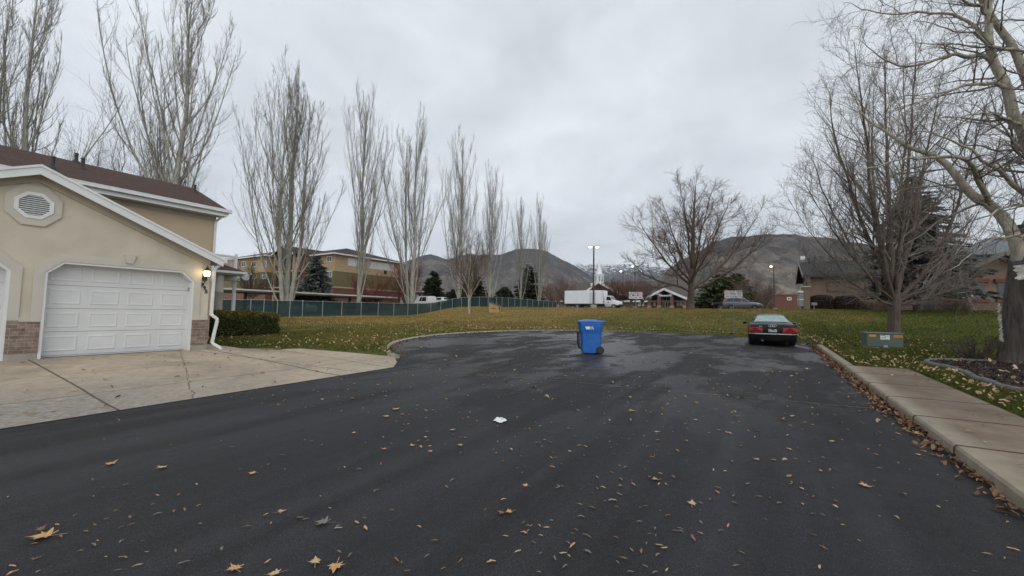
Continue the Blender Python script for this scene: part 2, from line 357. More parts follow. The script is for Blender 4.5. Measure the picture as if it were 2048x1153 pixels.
def concrete_material(name, col, col2, stain, joints=(), rough_left=False, slab=None):
    m, nt = newmat(name)
    co = nd(nt, 'ShaderNodeTexCoord').outputs['Object']
    sp = nd(nt, 'ShaderNodeSeparateXYZ', Vector=co).outputs
    n1 = nd(nt, 'ShaderNodeTexNoise', Vector=co, Scale=0.55, Detail=5.0, Roughness=0.6, Distortion=0.6).outputs[0]
    n2 = nd(nt, 'ShaderNodeTexNoise', Vector=co, Scale=5.0, Detail=6.0, Roughness=0.7).outputs[0]
    n3 = nd(nt, 'ShaderNodeTexNoise', Vector=co, Scale=90.0, Detail=3.0, Roughness=0.7).outputs[0]
    c = ramp(nt, n1, [(0.32, stain), (0.50, col), (0.68, col2)])
    c = mixc(nt, 1.0, c, ramp(nt, n2, [(0.25, (.74, .74, .74)), (0.75, (1.2, 1.2, 1.2))]), 'MULTIPLY')
    c = mixc(nt, 1.0, c, ramp(nt, n3, [(0.25, (.82, .82, .82)), (0.75, (1.16, 1.16, 1.16))]), 'MULTIPLY')
    h = math_(nt, 'ADD', n2, math_(nt, 'MULTIPLY', n3, 0.6))
    if rough_left:                                            # spalled, flaking surface near the street at the left end
        sv = nd(nt, 'ShaderNodeTexNoise', Vector=nd(nt, 'ShaderNodeMapping', Vector=co, Scale=(1.0, .6, 1)).outputs[0], Scale=16.0, Detail=6.0, Roughness=0.75).outputs[0]
        zone = ramp(nt, math_(nt, 'ADD', math_(nt, 'MULTIPLY', math_(nt, 'ADD', sp[0], 12.5), 0.22), math_(nt, 'MULTIPLY', math_(nt, 'SUBTRACT', n1, 0.5), 1.6)), [(0.25, 0.0), (0.75, 1.0)])
        zone = math_(nt, 'MULTIPLY', zone, ramp(nt, math_(nt, 'MULTIPLY', sp[1], 0.2), [(0.35, 1.0), (0.95, 0.25)]))
        fl = ramp(nt, sv, [(0.38, (.62, .62, .63)), (0.55, (1, 1, 1)), (0.70, (1.35, 1.35, 1.36))])
        c = mixc(nt, zone, c, mixc(nt, 1.0, (.30, .27, .23), fl, 'MULTIPLY'))
        h = math_(nt, 'ADD', h, math_(nt, 'MULTIPLY', math_(nt, 'MULTIPLY', sv, zone), 2.5))
    wob = math_(nt, 'MULTIPLY', math_(nt, 'SUBTRACT', n2, 0.5), 0.05)
    mask = None
    for ax, pos, wd, k in joints:
        if ax == 'l':                                         # slanted crack: pos = (x0, y0, slope)
            d = math_(nt, 'SUBTRACT', math_(nt, 'SUBTRACT', sp[1], pos[1]), math_(nt, 'MULTIPLY', math_(nt, 'SUBTRACT', sp[0], pos[0]), pos[2]))
            d = math_(nt, 'ADD', d, math_(nt, 'MULTIPLY', wob, 5.0))
        else:
            d = math_(nt, 'ADD', math_(nt, 'SUBTRACT', sp[0 if ax == 'x' else 1], pos), math_(nt, 'MULTIPLY', wob, k))
        b = math_(nt, 'LESS_THAN', math_(nt, 'ABSOLUTE', d), wd)
        mask = b if mask is None else math_(nt, 'MAXIMUM', mask, b)
    if slab:
        edge_ = ramp(nt, math_(nt, 'ADD', math_(nt, 'MULTIPLY', math_(nt, 'SUBTRACT', sp[0], 1.63), 2.2), math_(nt, 'MULTIPLY', math_(nt, 'SUBTRACT', n2, .5), .5)), [(0.30, 1.0), (0.72, 0.0)])
        c = mixc(nt, math_(nt, 'MULTIPLY', edge_, .75), c, mixc(nt, 1.0, (.31, .27, .205), ramp(nt, n2, [(0.25, (.7, .7, .7)), (0.75, (1.2, 1.2, 1.2))]), 'MULTIPLY'))
    if mask is not None:
        c = mixc(nt, math_(nt, 'MULTIPLY', mask, 0.85), c, (.075, .05, .035))
        h = math_(nt, 'SUBTRACT', h, math_(nt, 'MULTIPLY', mask, 2.0))
    bs = nd(nt, 'ShaderNodeBsdfPrincipled', Base_Color=c, Roughness=0.85, Specular_IOR_Level=0.3)
    nt.links.new(nd(nt, 'ShaderNodeBump', Strength=0.35, Distance=0.01, Height=h).outputs[0], bs.inputs['Normal'])
    outp(nt, bs.outputs[0]); return m
drivemat = concrete_material('driveway_concrete', (.415, .335, .245), (.475, .39, .29), (.27, .23, .18),
    joints=[('y', 1.98, .018, .5), ('y', 5.55, .026, .8), ('x', -9.45, .014, 2.0), ('x', -11.7, .012, 1.4), ('y', 7.0, .014, 2), ('l', (-9.4, 5.9, .16), .016, 1), ('l', (-9.0, 3.2, -.3), .010, 1)], rough_left=True)
walkmat = concrete_material('sidewalk_concrete', (.185, .140, .100), (.235, .185, .135), (.12, .088, .065), joints=[('y', v, .030, .9) for v in (13.36, 11.96, 10.5, 9.05, 7.62, 6.2, 4.7, 3.2)], slab=True)
kerbmat = concrete_material('kerb_concrete', (.36, .33, .27), (.42, .39, .33), (.25, .23, .19))

# lawn: one sheet from the house to the foot of the mountains
def lines(segs):
    out = []
    for a, b, st in segs: out += list(np.arange(a, b, st))
    return np.array(out)
xs = lines([(-6000, -1000, 1000), (-1000, -200, 160), (-200, -80, 15), (-80, -45, 3), (-45, -22, .7), (-22, -6, .14), (-6, 0, .5), (0, 4.5, .14), (4.5, 14, .45), (14, 60, 2), (60, 200, 15), (200, 1000, 160), (1000, 6001, 1000)])
ys = lines([(-60, -14, 6), (-14, 4.6, .3), (4.6, 9, .14), (9, 27.5, .16), (27.5, 56, .4), (56, 120, 3), (120, 400, 25), (400, 1500, 200), (1500, 8001, 1000)])
gx, gy = np.meshgrid(xs, ys)
Z = zlawn(gx, gy)
near = (gx > -25) & (gx < 6) & (gy < 32)
sd_r = np.full(gx.shape, 9.0); sd_d = np.full(gx.shape, 9.0)
sd_r[near] = sdist(gx[near], gy[near], ROAD); sd_d[near] = sdist(gx[near], gy[near], DRIVE)
walk = np.maximum(np.maximum(1.6 - gx, gx - 2.9), gy - 13.35); curb_ = np.maximum(np.maximum(1.6 - gx, gx - 1.85), gy - 20.4)
hard = np.minimum(np.minimum(sd_r, sd_d), np.minimum(walk, curb_))
k = np.clip((0.10 - hard) / 0.18, 0, 1)
Z = Z - k * 0.30
Z = np.where((gx < -14.6) & (gx > -25) & (gy < 6.4), np.minimum(Z, 0.12), Z)
nx, ny = len(xs), len(ys)
idx = np.arange(nx * ny).reshape(ny, nx)
F = np.stack([idx[:-1, :-1], idx[:-1, 1:], idx[1:, 1:], idx[1:, :-1]], -1).reshape(-1, 4)
lawn = kind(link('lawn', np_mesh('lawn', np.stack([gx, gy, Z], -1).reshape(-1, 3), [F], True), lawnmat), 'structure')

def sheet(name, poly, zf, m, thick=0.0, sub=None, kindv='structure'):
    """planar region cut to a fine grid so that it follows zf; outline kept exactly"""
    bm = bmesh.new()
    vs = [bm.verts.new((x, y, 0)) for x, y in poly]; bm.faces.new(vs)
    bmesh.ops.triangulate(bm, faces=bm.faces)
    if sub:
        (x0, x1, sx), (y0, y1, sy) = sub
        for X in np.arange(x0, x1, sx):
            bmesh.ops.bisect_plane(bm, geom=bm.verts[:] + bm.edges[:] + bm.faces[:], plane_co=(X, 0, 0), plane_no=(1, 0, 0))
        for Y in np.arange(y0, y1, sy):
            bmesh.ops.bisect_plane(bm, geom=bm.verts[:] + bm.edges[:] + bm.faces[:], plane_co=(0, Y, 0), plane_no=(0, 1, 0))
    for v in bm.verts: v.co.z = zf(v.co.x, v.co.y)
    bmesh.ops.recalc_face_normals(bm, faces=bm.faces)
    if sum(f.normal.z for f in bm.faces) < 0: bmesh.ops.reverse_faces(bm, faces=bm.faces)
    me = bpy.data.meshes.new(name); bm.to_mesh(me); bm.free()
    o = link(name, me, m)
    return kind(o, kindv)
road = sheet('asphalt_road', ROAD, lambda x, y: float(zroad(y)), asphalt, sub=((-14, 2, 4), (-14, 27, 4)))
FLOORZ = 0.30
def zdrive(x, y):
    t = min(max((-x - 8.0) / 6.5, 0), 1)
    r = float(zroad(y))
    gutter = -0.02 * math.exp(-((x + 8.9) / 0.5) ** 2)
    e = max(0.0, y - 5.9) * 0.012
    return lerp(r + 0.004, FLOORZ - 0.03 - e, t ** 0.9) + gutter + 0.006
drive = sheet('driveway', DRIVE, zdrive, drivemat, sub=((-20, -8, .6), (-14, 8.4, .6)))
# kerb on the left of the turning circle and along the right
mb = MB(); rings = []
for i, (x, y) in enumerate(ARC[:52]):
    a = A0 + (A1 - A0) * i / 70; dx, dy = math.cos(a), math.sin(a); z = float(zroad(y)); f = 1 - i / 60
    rings.append([(x + dx * r, y + dy * r, z + h) for r, h in ((-.02, -.12), (0, .03), (.05, .075 * f + .02), (.26, .075 * f + .03), (.30, -.12))])
mb.loft(rings)
kind(mb.build('kerb', kerbmat), 'structure')
mb = MB()
ys_ = [20.4, 18.1, 15.9, 13.36, 11.96, 10.5, 9.05, 7.62, 6.2, 4.7, 3.2, 1.7, .2, -1.3, -4, -7, -10, -13.5]
for b, a in zip(ys_[:-1], ys_[1:]):
    g = .012
    wide = a < 13.3
    w_ = 2.84 if wide else 1.83
    n = 3; rr = []
    for i in range(n + 1):
        y = lerp(a + g, b - g, i / n); z = float(zroad(y))
        rr.append([(1.63, y, z - .1), (1.645, y, z + .10), (1.665, y, z + .125), (w_ - .015, y, z + .135), (w_, y, z + .12), (w_, y, z - .1)])
    mb.loft(rr)
kind(mb.build('sidewalk', walkmat), 'structure')
# car park above the bank
parkmat = M('car_park_asphalt', (.075, .073, .07), .7, .2, 1.5)
mbp = MB()
for i in range(18):
    x0 = -38 + i * 8
    for j in range(8):
        y0 = 50 + j * 9
        mbp.poly([(x, y, zl(x, y) + .05) for x, y in ((x0, y0), (x0 + 8, y0), (x0 + 8, y0 + 9), (x0, y0 + 9))])
me = mbp.build('car_park', parkmat); kind(me, 'structure')

# ================================================================== MOUNTAINS
from mathutils import noise as MN
def mountain(name, prof, D, near_f, seed, cols, snow=None, amp=0.05, nx=420, ny=70, treeline=False):
    px = np.array([p[0] for p in prof], float); py = np.array([p[1] for p in prof], float)
    V = []; zmax = 0
    for i in range(nx):
        x = lerp(px[0], px[-1], i / (nx - 1)); y = float(np.interp(x, px, py))
        P = at(x, y, D); 
        for j in range(ny + 6):
            v = (j - 6) / (ny - 1)
            if v < 0: q = 1 - v * 1.2; hgt = P[2] * (1 + v * 5.5)
            else: q = 1 - near_f * v; hgt = P[2] * (1 - v) ** 1.25
            wx, wy = P[0] * q, P[1] * q
            s = 2.6 / (P[2] + 1)
            r = MN.ridged_multi_fractal(Vector((wx * s + seed, wy * s, seed * .3)), 0.75, 2.2, 8, 1.0, 2.0) - 1.0
            w_ = (0.16 + 1.3 * v * (1 - v) ** .6 * 2) if v >= 0 else .16
            hgt += r * amp * P[2] * w_
            if treeline and 0 <= v < .02: hgt += abs(MN.noise(Vector((i * 1.7, seed, 0)))) * P[2] * .03
            V.append((wx, wy, max(hgt, -20)))
            zmax = max(zmax, hgt)
    idx = np.arange(nx * (ny + 6)).reshape(nx, ny + 6)
    F = np.stack([idx[:-1, :-1], idx[1:, :-1], idx[1:, 1:], idx[:-1, 1:]], -1).reshape(-1, 4)
    m, nt = newmat(name + '_slopes')
    co = nd(nt, 'ShaderNodeTexCoord').outputs['Object']
    sc_ = 1.0 / zmax
    mp = nd(nt, 'ShaderNodeMapping', Vector=co, Scale=(sc_, sc_, sc_ * .6)).outputs[0]
    n1 = nd(nt, 'ShaderNodeTexNoise', Vector=mp, Scale=3.2, Detail=7.0, Roughness=0.65, Distortion=0.8).outputs[0]
    n2 = nd(nt, 'ShaderNodeTexNoise', Vector=mp, Scale=16.0, Detail=6.0, Roughness=0.75, Distortion=0.3).outputs[0]
    hgt = nd(nt, 'ShaderNodeSeparateXYZ', Vector=co).outputs[2]
    f = math_(nt, 'ADD', math_(nt, 'MULTIPLY', n1, .75), math_(nt, 'MULTIPLY', n2, .3))
    f = math_(nt, 'ADD', f, math_(nt, 'MULTIPLY', math_(nt, 'SUBTRACT', math_(nt, 'MULTIPLY', hgt, sc_), .5), .20))
    c = ramp(nt, f, [(0.42, cols[0]), (0.52, cols[1]), (0.62, cols[2])])
    c = mixc(nt, 1.0, c, ramp(nt, n2, [(0.37, (.55, .55, .55)), (0.63, (1.4, 1.4, 1.4))]), 'MULTIPLY')
    if snow:
        s = math_(nt, 'ADD', math_(nt, 'MULTIPLY', n2, .9), math_(nt, 'MULTIPLY', math_(nt, 'MULTIPLY', hgt, sc_), snow[1]))
        c = mixc(nt, ramp(nt, s, [(snow[0], 0.0), (snow[0] + .05, 1.0)]), c, (.72, .74, .78))
    bs = nd(nt, 'ShaderNodeBsdfPrincipled', Base_Color=c, Roughness=1.0, Specular_IOR_Level=0.0)
    nt.links.new(nd(nt, 'ShaderNodeBump', Strength=0.5, Distance=zmax * .02, Height=n2).outputs[0], bs.inputs['Normal'])
    outp(nt, bs.outputs[0])
    return kind(link(name, np_mesh(name, V, [F], True), m), 'structure')
scrub = ((.175, .150, .12), (.10, .09, .084), (.06, .056, .058))
mountain('mountain', [(250, 606), (400, 590), (560, 572), (700, 556), (780, 536), (845, 512), (862, 509), (896, 520), (938, 508), (955, 511), (1001, 510), (1032, 500), (1066, 498.5), (1093, 503), (1120, 518), (1144, 529.5), (1168, 544), (1188, 559), (1230, 588), (1290, 612)], 3600, .45, 3.1, scrub, snow=(1.01, .52), amp=.065)
mountain('mountain', [(1150, 622), (1250, 604), (1300, 578), (1320, 560), (1335, 540), (1360, 522), (1386, 510), (1406, 498), (1428, 484), (1459, 476), (1496, 473), (1532, 470), (1559, 469.5), (1590, 468), (1607, 473), (1629, 475), (1660, 476), (1691, 485.5), (1724, 487), (1770, 496), (1830, 530), (1900, 585)], 2300, .5, 7.7, ((.225, .19, .14), (.118, .102, .088), (.066, .060, .057)), amp=.065)
mountain('snowy_mountain', [(1080, 560), (1120, 540), (1144, 531), (1156, 526.5), (1168, 531), (1193, 530), (1217, 530), (1241, 529), (1265, 531), (1300, 534), (1360, 540), (1420, 550)], 8200, .3, 11.3, ((.10, .10, .10), (.055, .06, .065), (.045, .05, .058)), snow=(.88, .50), amp=.06, treeline=True)
mountain('snowy_mountain', [(1740, 560), (1800, 525), (1860, 512), (1910, 505), (1940, 492), (1985, 475), (2020, 478), (2060, 482), (2130, 476), (2240, 500)], 6400, .35, 17.9, ((.11, .11, .11), (.07, .075, .08), (.05, .055, .062)), snow=(.98, .50), amp=.06, treeline=True)
# ================================================================== TOWNHOUSE
GX = -14.5
shingle = brickmat('brown_roof_shingles', (.088, .052, .042), (.068, .041, .034), (.045, .028, .024), bw=.30, bh=.14, ms=.012, plane='yx', rough=.95, bump=.3)
shingle2 = brickmat('brown_garage_shingles', (.088, .052, .042), (.068, .041, .034), (.045, .028, .024), bw=.30, bh=.14, ms=.012, plane='xy', rough=.95, bump=.3)
brick = brickmat('weathered_face_brick', (.275, .205, .165), (.165, .118, .10), (.32, .28, .24), bw=.235, bh=.0835, ms=.007, plane='yz')
th = thing('townhouse', 'beige stucco townhouse with white garage doors, brick bases and a brown shingle roof', 'house', (GX, 1.9, 0))
fac = lambda X0: (lambda u, v, w: (X0 + w, u, v))
SL = .458; RY = 1.88
def rake(y, top): return top - SL * abs(y - RY)
def opening(a, b, c=.29, top=2.61, bot=0.02): return [(a, bot), (a, top - c), (a + c, top), (b - c, top), (b, top - c), (b, bot)]
o1 = (2.11, 5.08); o2 = (-1.34, 1.61)
wall = [(-1.72, .02)] + opening(*o2) + opening(*o1) + [(5.47, .02), (5.47, rake(5.47, 4.66)), (RY, 4.66), (-1.72, rake(-1.72, 4.66))]
mb = MB().fill([wall], .3, fac(GX - .3)).box(-18.0, GX - .3, 5.27, 5.47, .02, 3.0).box(-18.0, GX - .3, -1.72, -1.52, .02, 3.0)
mb.build('garage_wall', stucco, th)
tr = MB(); fr = MB()
for a, b, z in ((1.61, 2.11, 1.14), (5.08, 5.50, 1.17), (-1.75, -1.34, 1.14)):
    d = GX - (.9 if b > 5.2 else .3)
    MB().box(d, GX + .035, a, b, .43, z).build('brick_base', brick, th)
    MB().box(d, GX + .02, a + .005, b - .012, -.1, .43).build('foundation', concrete, th)
for a, b in (o1, o2):
    w_ = .165
    tr.fill([[(a - w_, 1.145), (a - w_, 2.39), (a + .23, 2.80), (b - .23, 2.80), (b + w_, 2.39), (b + w_, 1.175)] + [(b, 1.175), (b, 2.32), (b - .29, 2.61), (a + .29, 2.61), (a, 2.32), (a, 1.145)]], .035, fac(GX + .001))
    inner = [(a + .055, .02), (a + .055, 2.30), (a + .315, 2.555), (b - .315, 2.555), (b - .055, 2.30), (b - .055, .02)]
    MB().fill([opening(a, b) + inner[::-1]], .315, fac(GX - .30)).build('door_frame', white, th, bevel=.006)
    MB().fill([[((a + b) / 2 - .12, 2.93), ((a + b) / 2 + .12, 2.93), ((a + b) / 2 + .07, 2.69), ((a + b) / 2 - .07, 2.69)]], .075, fac(GX + .002)).build('keystone', trimgrey, th, bevel=.006)
tr.box(GX + .001, GX + .035, 1.776, 1.945, 1.145, 1.25).box(GX + .001, GX + .035, 5.245, 5.47, 1.175, 1.30)
tr.build('wall_trim', trimgrey, th, bevel=.006); 
for a, b in (o1, o2):
    mb = MB(); X0 = GX - .27
    rows = [(.31, .885), (.893, 1.46), (1.468, 2.035), (2.043, 2.66)]
    for z0, z1 in rows:
        mb.box(X0 - .04, X0, a + .02, b - .02, z0, z1)
        for i in range(4):
            pw = (b - a - .10) / 4; y0 = a + .05 + pw * i + .085; y1 = y0 + pw - .17; q0 = z0 + .10; q1 = min(z1 - .10, 2.5)
            R = lambda d, h: [(X0 + h, y0 + d, q0 + d), (X0 + h, y1 - d, q0 + d), (X0 + h, y1 - d, q1 - d), (X0 + h, y0 + d, q1 - d)]
            mb.loft([R(-.004, 0.0005), R(.014, .010), R(.03, .010), R(.055, .003)])
    mb.box(X0 - .035, X0 + .004, a + .02, b - .02, .275, .302)
    mb.build('garage_door', doorwhite, th)
MB().box(GX - .22, GX - .13, 5.005, 5.03, 2.02, 2.14).build('keypad', M('grey_keypad', (.35, .32, .3), .5), th, bevel=.004)
# gable vent
vc = (1.86, 3.86)
octo = lambda r, sx=1.0: [(vc[0] + r / math.cos(RAD(22.5)) * sx * math.cos(RAD(22.5 + 45 * i)), vc[1] + r / math.cos(RAD(22.5)) * math.sin(RAD(22.5 + 45 * i))) for i in range(8)]
v = MB().fill([octo(.465, .95), octo(.30)], .045, fac(GX + .001)).build('gable_vent', trimgrey, th, bevel=.006)
MB().fill([octo(.305), octo(.235)], .06, fac(GX + .002)).build('vent_frame', trimwhite, v, bevel=.006)
lv = MB()
for i in range(10):
    z = 3.645 + i * .048; hw = .24 - max(0, abs(z - 3.86) - .10)
    lv.add([(GX + .006, 1.86 - hw, z + .03), (GX + .006, 1.86 + hw, z + .03), (GX + .05, 1.86 + hw, z), (GX + .05, 1.86 - hw, z), (GX + .05, 1.86 - hw, z - .008), (GX + .05, 1.86 + hw, z - .008)], [(0, 1, 2, 3), (3, 2, 5, 4)])
lv.build('louver', trimwhite, v)
MB().fill([octo(.25)], .003, fac(GX + .001)).build('vent_gap_shade', M('painted_vent_shade', (.03, .025, .02), .9), v)  # dark sheet on the solid wall, painted as shade between the louvers
# garage roof
e0, e1 = RY - 3.82, RY + 3.82
XF = GX + .30
def gslab(mb, x0, x1, top, th_, ya=e0, yb=e1):
    mb.loft([[(x, ya, rake(ya, top)), (x, RY, top), (x, yb, rake(yb, top)), (x, yb, rake(yb, top) - th_), (x, RY, top - th_), (x, ya, rake(ya, top) - th_)] for x in (x0, x1)])
mb = MB(); gslab(mb, -19.6, XF - .005, 4.80, .03); mb.build('garage_roof', shingle2, th)
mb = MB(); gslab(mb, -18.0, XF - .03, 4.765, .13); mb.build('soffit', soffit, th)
mb = MB(); gslab(mb, XF - .03, XF, 4.775, .205); gslab(mb, XF - .04, XF + .022, 4.806, .055); mb.build('fascia', trimwhite, th)
mb = MB()
mb.fill([[(RY, 4.66), (e1 - .25, rake(e1 - .25, 4.66)), (e1 - .25, rake(e1 - .25, 4.66) - .30), (e1 - .44, rake(e1 - .25, 4.66) - .30), (e1 - .44, rake(e1 - .44, 4.44)), (RY, 4.44), (e0 + .44, rake(e0 + .44, 4.44)), (e0 + .25, rake(e0 + .25, 4.66))]], .045, fac(GX + .001))
mb.build('frieze_board', M('frieze_stucco', (.44, .40, .32), .9, .05, 1), th)
gut = lambda mb, p, q, s=.11: mb.bar(p, q, s, s)
zg = rake(e1, 4.75)
gp = MB(); gut(gp, (XF - .02, e1 + .06, zg - .02), (-18, e1 + .06, zg - .02)); gp.build('gutter', gutterw, th, bevel=.015)
dsp = [(GX + .1, e1 + .04, zg - .06), (GX + .1, e1 - .02, zg - .14), (GX + .09, 5.555, 2.76), (GX + .09, 5.545, 2.68), (GX + .08, 5.54, 1.36), (GX + .10, 5.57, 1.29), (GX + .12, 5.66, 1.24), (GX + .13, 5.69, 1.16), (GX + .10, 5.60, .50), (GX + .11, 5.62, .44), (GX + .15, 5.72, .37), (GX + .18, 5.80, .30), (GX + .20, 5.84, .13)]
mb = MB()
for p, q in zip(dsp[:-1], dsp[1:]): mb.bar(p, np.array(q) + (np.array(q) - np.array(p)) * .04, .085, .065, up=(1, 0, .01))
mb.build('downspout', gutterw, th, bevel=.012)
# wall lamp: lit
lc = (GX + .17, 5.33, 2.57)
lm = MB().box(GX + .002, GX + .03, 5.27, 5.39, 2.36, 2.56).tube([(GX + .02, 5.33, 2.44), (GX + .10, 5.33, 2.38), (GX + .165, 5.33, 2.42), (GX + .17, 5.33, 2.47)], .018)
lm.tube([(GX + .03, 5.33, 2.40), (GX + .06, 5.32, 2.30), (GX + .04, 5.30, 2.24)], .014)
lm.lathe(lc, [(.03, -.11), (.055, -.10), (.075, -.085)], 12).lathe(lc, [(.105, .085), (.09, .105), (.045, .15), (.03, .19), (.014, .2), (.01, .25)], 12)
lo = lm.build('wall_lamp', darkmetal, th, smooth=True)
MB().lathe(lc, [(.065, -.086), (.08, -.04), (.082, .04), (.072, .086)], 14).build('lamp_glass', M('glowing_lamp_glass', (1.0, .87, .60), .4, .0, 1, emit=2.4), lo, smooth=True)
pl = bpy.data.lights.new('wall_lamp_bulb', 'POINT'); pl.energy = 1.4; pl.color = (1, .75, .42); pl.shadow_soft_size = .08
po = bpy.data.objects.new('wall_lamp_bulb', pl); C.objects.link(po); po.location = (GX + .19, 5.22, 2.60)
mb = MB()
for ch, y, z in (('3', 5.285, 2.235), ('9', 5.345, 2.135), ('5', 5.395, 2.035)):
    mb.text(ch, .155, .02, (lambda yy, zz: (lambda u, v, w: (GX + .003 + w, yy + u, zz + v)))(y, z), bold=.003)
mb.build('house_number', darkmetal, th)
# main two-storey body
HX = -18.0; HY1 = 6.87; HY0 = -9.0
MB().box(-24.4, HX, HY0, HY1, -.2, 5.05).loft([[(-24.4, y, 5.04), (HX, y, 5.04), (-21.1, y, 6.45)] for y in (HY0, HY1)]).build('house_wall', stucco2, th)
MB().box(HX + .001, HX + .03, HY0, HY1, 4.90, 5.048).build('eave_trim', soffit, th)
RS = .41; EX = -17.58; EZ = 5.30; RX = -21.1; RZ = EZ + (EX - RX) * RS
prof_ = lambda y, t0, t1: [(EX, y, EZ + t0), (RX, y, RZ + t0), (2 * RX - EX, y, EZ + t0), (2 * RX - EX, y, EZ + t1), (RX, y, RZ + t1), (EX, y, EZ + t1)]
MB().box(HX - .05, EX + .03, HY0, HY1 + .2, 5.05, 5.10).build('eave_soffit', trimwhite, th)
rf = MB().loft([prof_(HY0 - .3, 0, -.05), prof_(7.16, 0, -.05)]).build('roof', shingle, th)
MB().loft([prof_(HY0 - .29, -.05, -.19), prof_(7.13, -.05, -.19)]).build('roof_trim', trimwhite, th)
gp = MB().bar((EX + .06, HY0 - .3, EZ - .045), (EX + .06, 7.20, EZ - .045), .12, .12).bar((EX + .115, HY0 - .3, EZ + .005), (EX + .115, 7.20, EZ + .005), .02, .03)
gp.build('gutter', gutterw, th, bevel=.012)
ds = [(EX + .04, 6.98, EZ - .12), (EX - .02, 6.97, EZ - .2), (HX + .08, 6.86, EZ - .42), (HX + .08, 6.84, EZ - .5), (HX + .08, 6.84, 2.6)]
mb = MB()
for p, q in zip(ds[:-1], ds[1:]): mb.bar(p, np.array(q) + (np.array(q) - np.array(p)) * .03, .08, .065, up=(1, 0, .01))
mb.build('downspout', gutterw, th, bevel=.012)
for px, py, hh, rr in ((105, 337, .34, .045), (152, 325, .30, .05), (165, 338, .34, .05), (389.5, 386, .30, .045)):
    d = ray(px, py); t = (EZ + EX * RS - EYE) / (d[2] + RS * d[0]); P = O + d * t
    MB().lathe(P, [(rr * 3.2, -.06), (rr * 2.6, .0), (rr * 1.15, .07), (rr, .09), (rr, hh), (rr * 1.15, hh), (rr * 1.15, hh + .03), (rr * .8, hh + .03)], 10).build('vent_pipe', blackpipe, rf, smooth=True)
# porch beside the garage
EVX = -23.0
pr = MB()
pa = [(EVX, 6.87, 3.43), (EVX, 10.28, 3.43), (-26.6, 10.28, 3.43), (-26.6, 6.87, 3.43)]
pr.add(pa + [(-24.8, 6.87, 4.30), (-24.8, 8.5, 4.30)], [(0, 1, 5, 4), (1, 2, 5), (2, 3, 4, 5), (3, 2, 1, 0)])
pr.build('porch_roof', shingle, th)
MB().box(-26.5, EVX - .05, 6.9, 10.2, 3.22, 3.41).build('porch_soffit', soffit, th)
MB().bar((EVX, 6.87, 3.36), (EVX, 10.30, 3.36), .11, .12).bar((EVX, 10.28, 3.36), (-26.6, 10.28, 3.36), .11, .12).build('gutter', gutterw, th, bevel=.012)
for X_, Y_ in ((-23.35, 9.22), (-26.2, 9.9)):
    MB().lathe((X_, Y_, .1), [(.23, 0), (.23, .1), (.205, .12), (.2, 2.2), (.215, 2.22), (.215, 2.26), (.2, 2.28), (.195, 3.1), (.24, 3.12), (.24, 3.2)], 20).build('porch_column', M('pale_column_stucco', (.46, .43, .38), .85, .08, 1.5, bump=.2, bscale=120), th, smooth=True)
MB().box(-23.7, -23.3, 8.30, 8.66, .05, 3.3).build('porch_pier', stucco, th)
MB().box(-24.5, -24.4, 6.87, 8.3, .05, 3.3).build('porch_wall', stucco, th)
db = MB().box(-25.2, -24.25, 8.9, 10.55, 3.02, 3.26).build('deck_beam', white, th, bevel=.01)
MB().box(-24.42, -24.28, 10.28, 10.42, .05, 3.02).build('deck_post', white, th, bevel=.01)
lt = MB().box(-24.76, -24.64, 10.43, 10.55, 3.26, 4.50).box(-24.76, -24.64, 9.0, 9.1, 3.26, 4.40).box(-24.74, -24.66, 9.1, 10.43, 4.30, 4.40).box(-24.74, -24.66, 9.1, 10.43, 3.60, 3.68)
for i in range(-6, 14):
    for s in (1, -1):
        y0 = 9.1 + i * .13; pts = []
        a, b = (y0, 3.66), (y0 + .64, 4.30)
        if s < 0: a, b = (y0, 4.30), (y0 + .64, 3.66)
        # clip to the panel
        t0 = max(0, (9.1 - a[0]) / .64); t1 = min(1, (10.43 - a[0]) / .64)
        if t1 > t0: lt.bar((-24.7 + s * .008, lerp(a[0], b[0], t0), lerp(a[1], b[1], t0)), (-24.7 + s * .008, lerp(a[0], b[0], t1), lerp(a[1], b[1], t1)), .012, .035, up=(1, 0, 0))
lt.build('lattice_railing', white, th)
# satellite dish on the porch eave
P = onX(485, 552, -23.4)
sdh = thing('satellite_dish', 'grey satellite dish on an arm above the porch eave beside the lattice railing', 'satellite dish', P)
mb = MB(); ax = np.array([.75, .35, .35]); ax /= np.linalg.norm(ax); u = np.cross(ax, (0, 0, 1)); u /= np.linalg.norm(u); vv = np.cross(u, ax)
rings = [[P + ax * (.10 * (r / .34) ** 2 + w_) + (u * math.cos(2 * math.pi * k / 20) + vv * math.sin(2 * math.pi * k / 20) * .88) * r for k in range(20)] for r, w_ in ((.02, 0), (.15, 0), (.27, 0), (.34, 0), (.34, -.02), (.27, -.02), (.15, -.02), (.02, -.02))]
mb.loft(rings).build('dish', M('grey_dish', (.40, .42, .44), .5, .05), sdh, smooth=True)
mb = MB().tube([P - ax * .02, P - ax * .12 + np.array([0, -.15, -.25]), P + np.array([-.25, -.40, -.42])], .022)
mb.build('mast', M('galvanised_steel', (.40, .41, .41), .45, .1, 6, metal=.4), sdh, smooth=True)
MB().tube([P - vv * .3 + ax * .08, P + ax * .42 - vv * .12], .014).bar(P + ax * .38 - vv * .14, P + ax * .50 - vv * .10, .07, .09).build('feed_horn', M('galvanised_steel', (.4, .41, .41)), sdh)
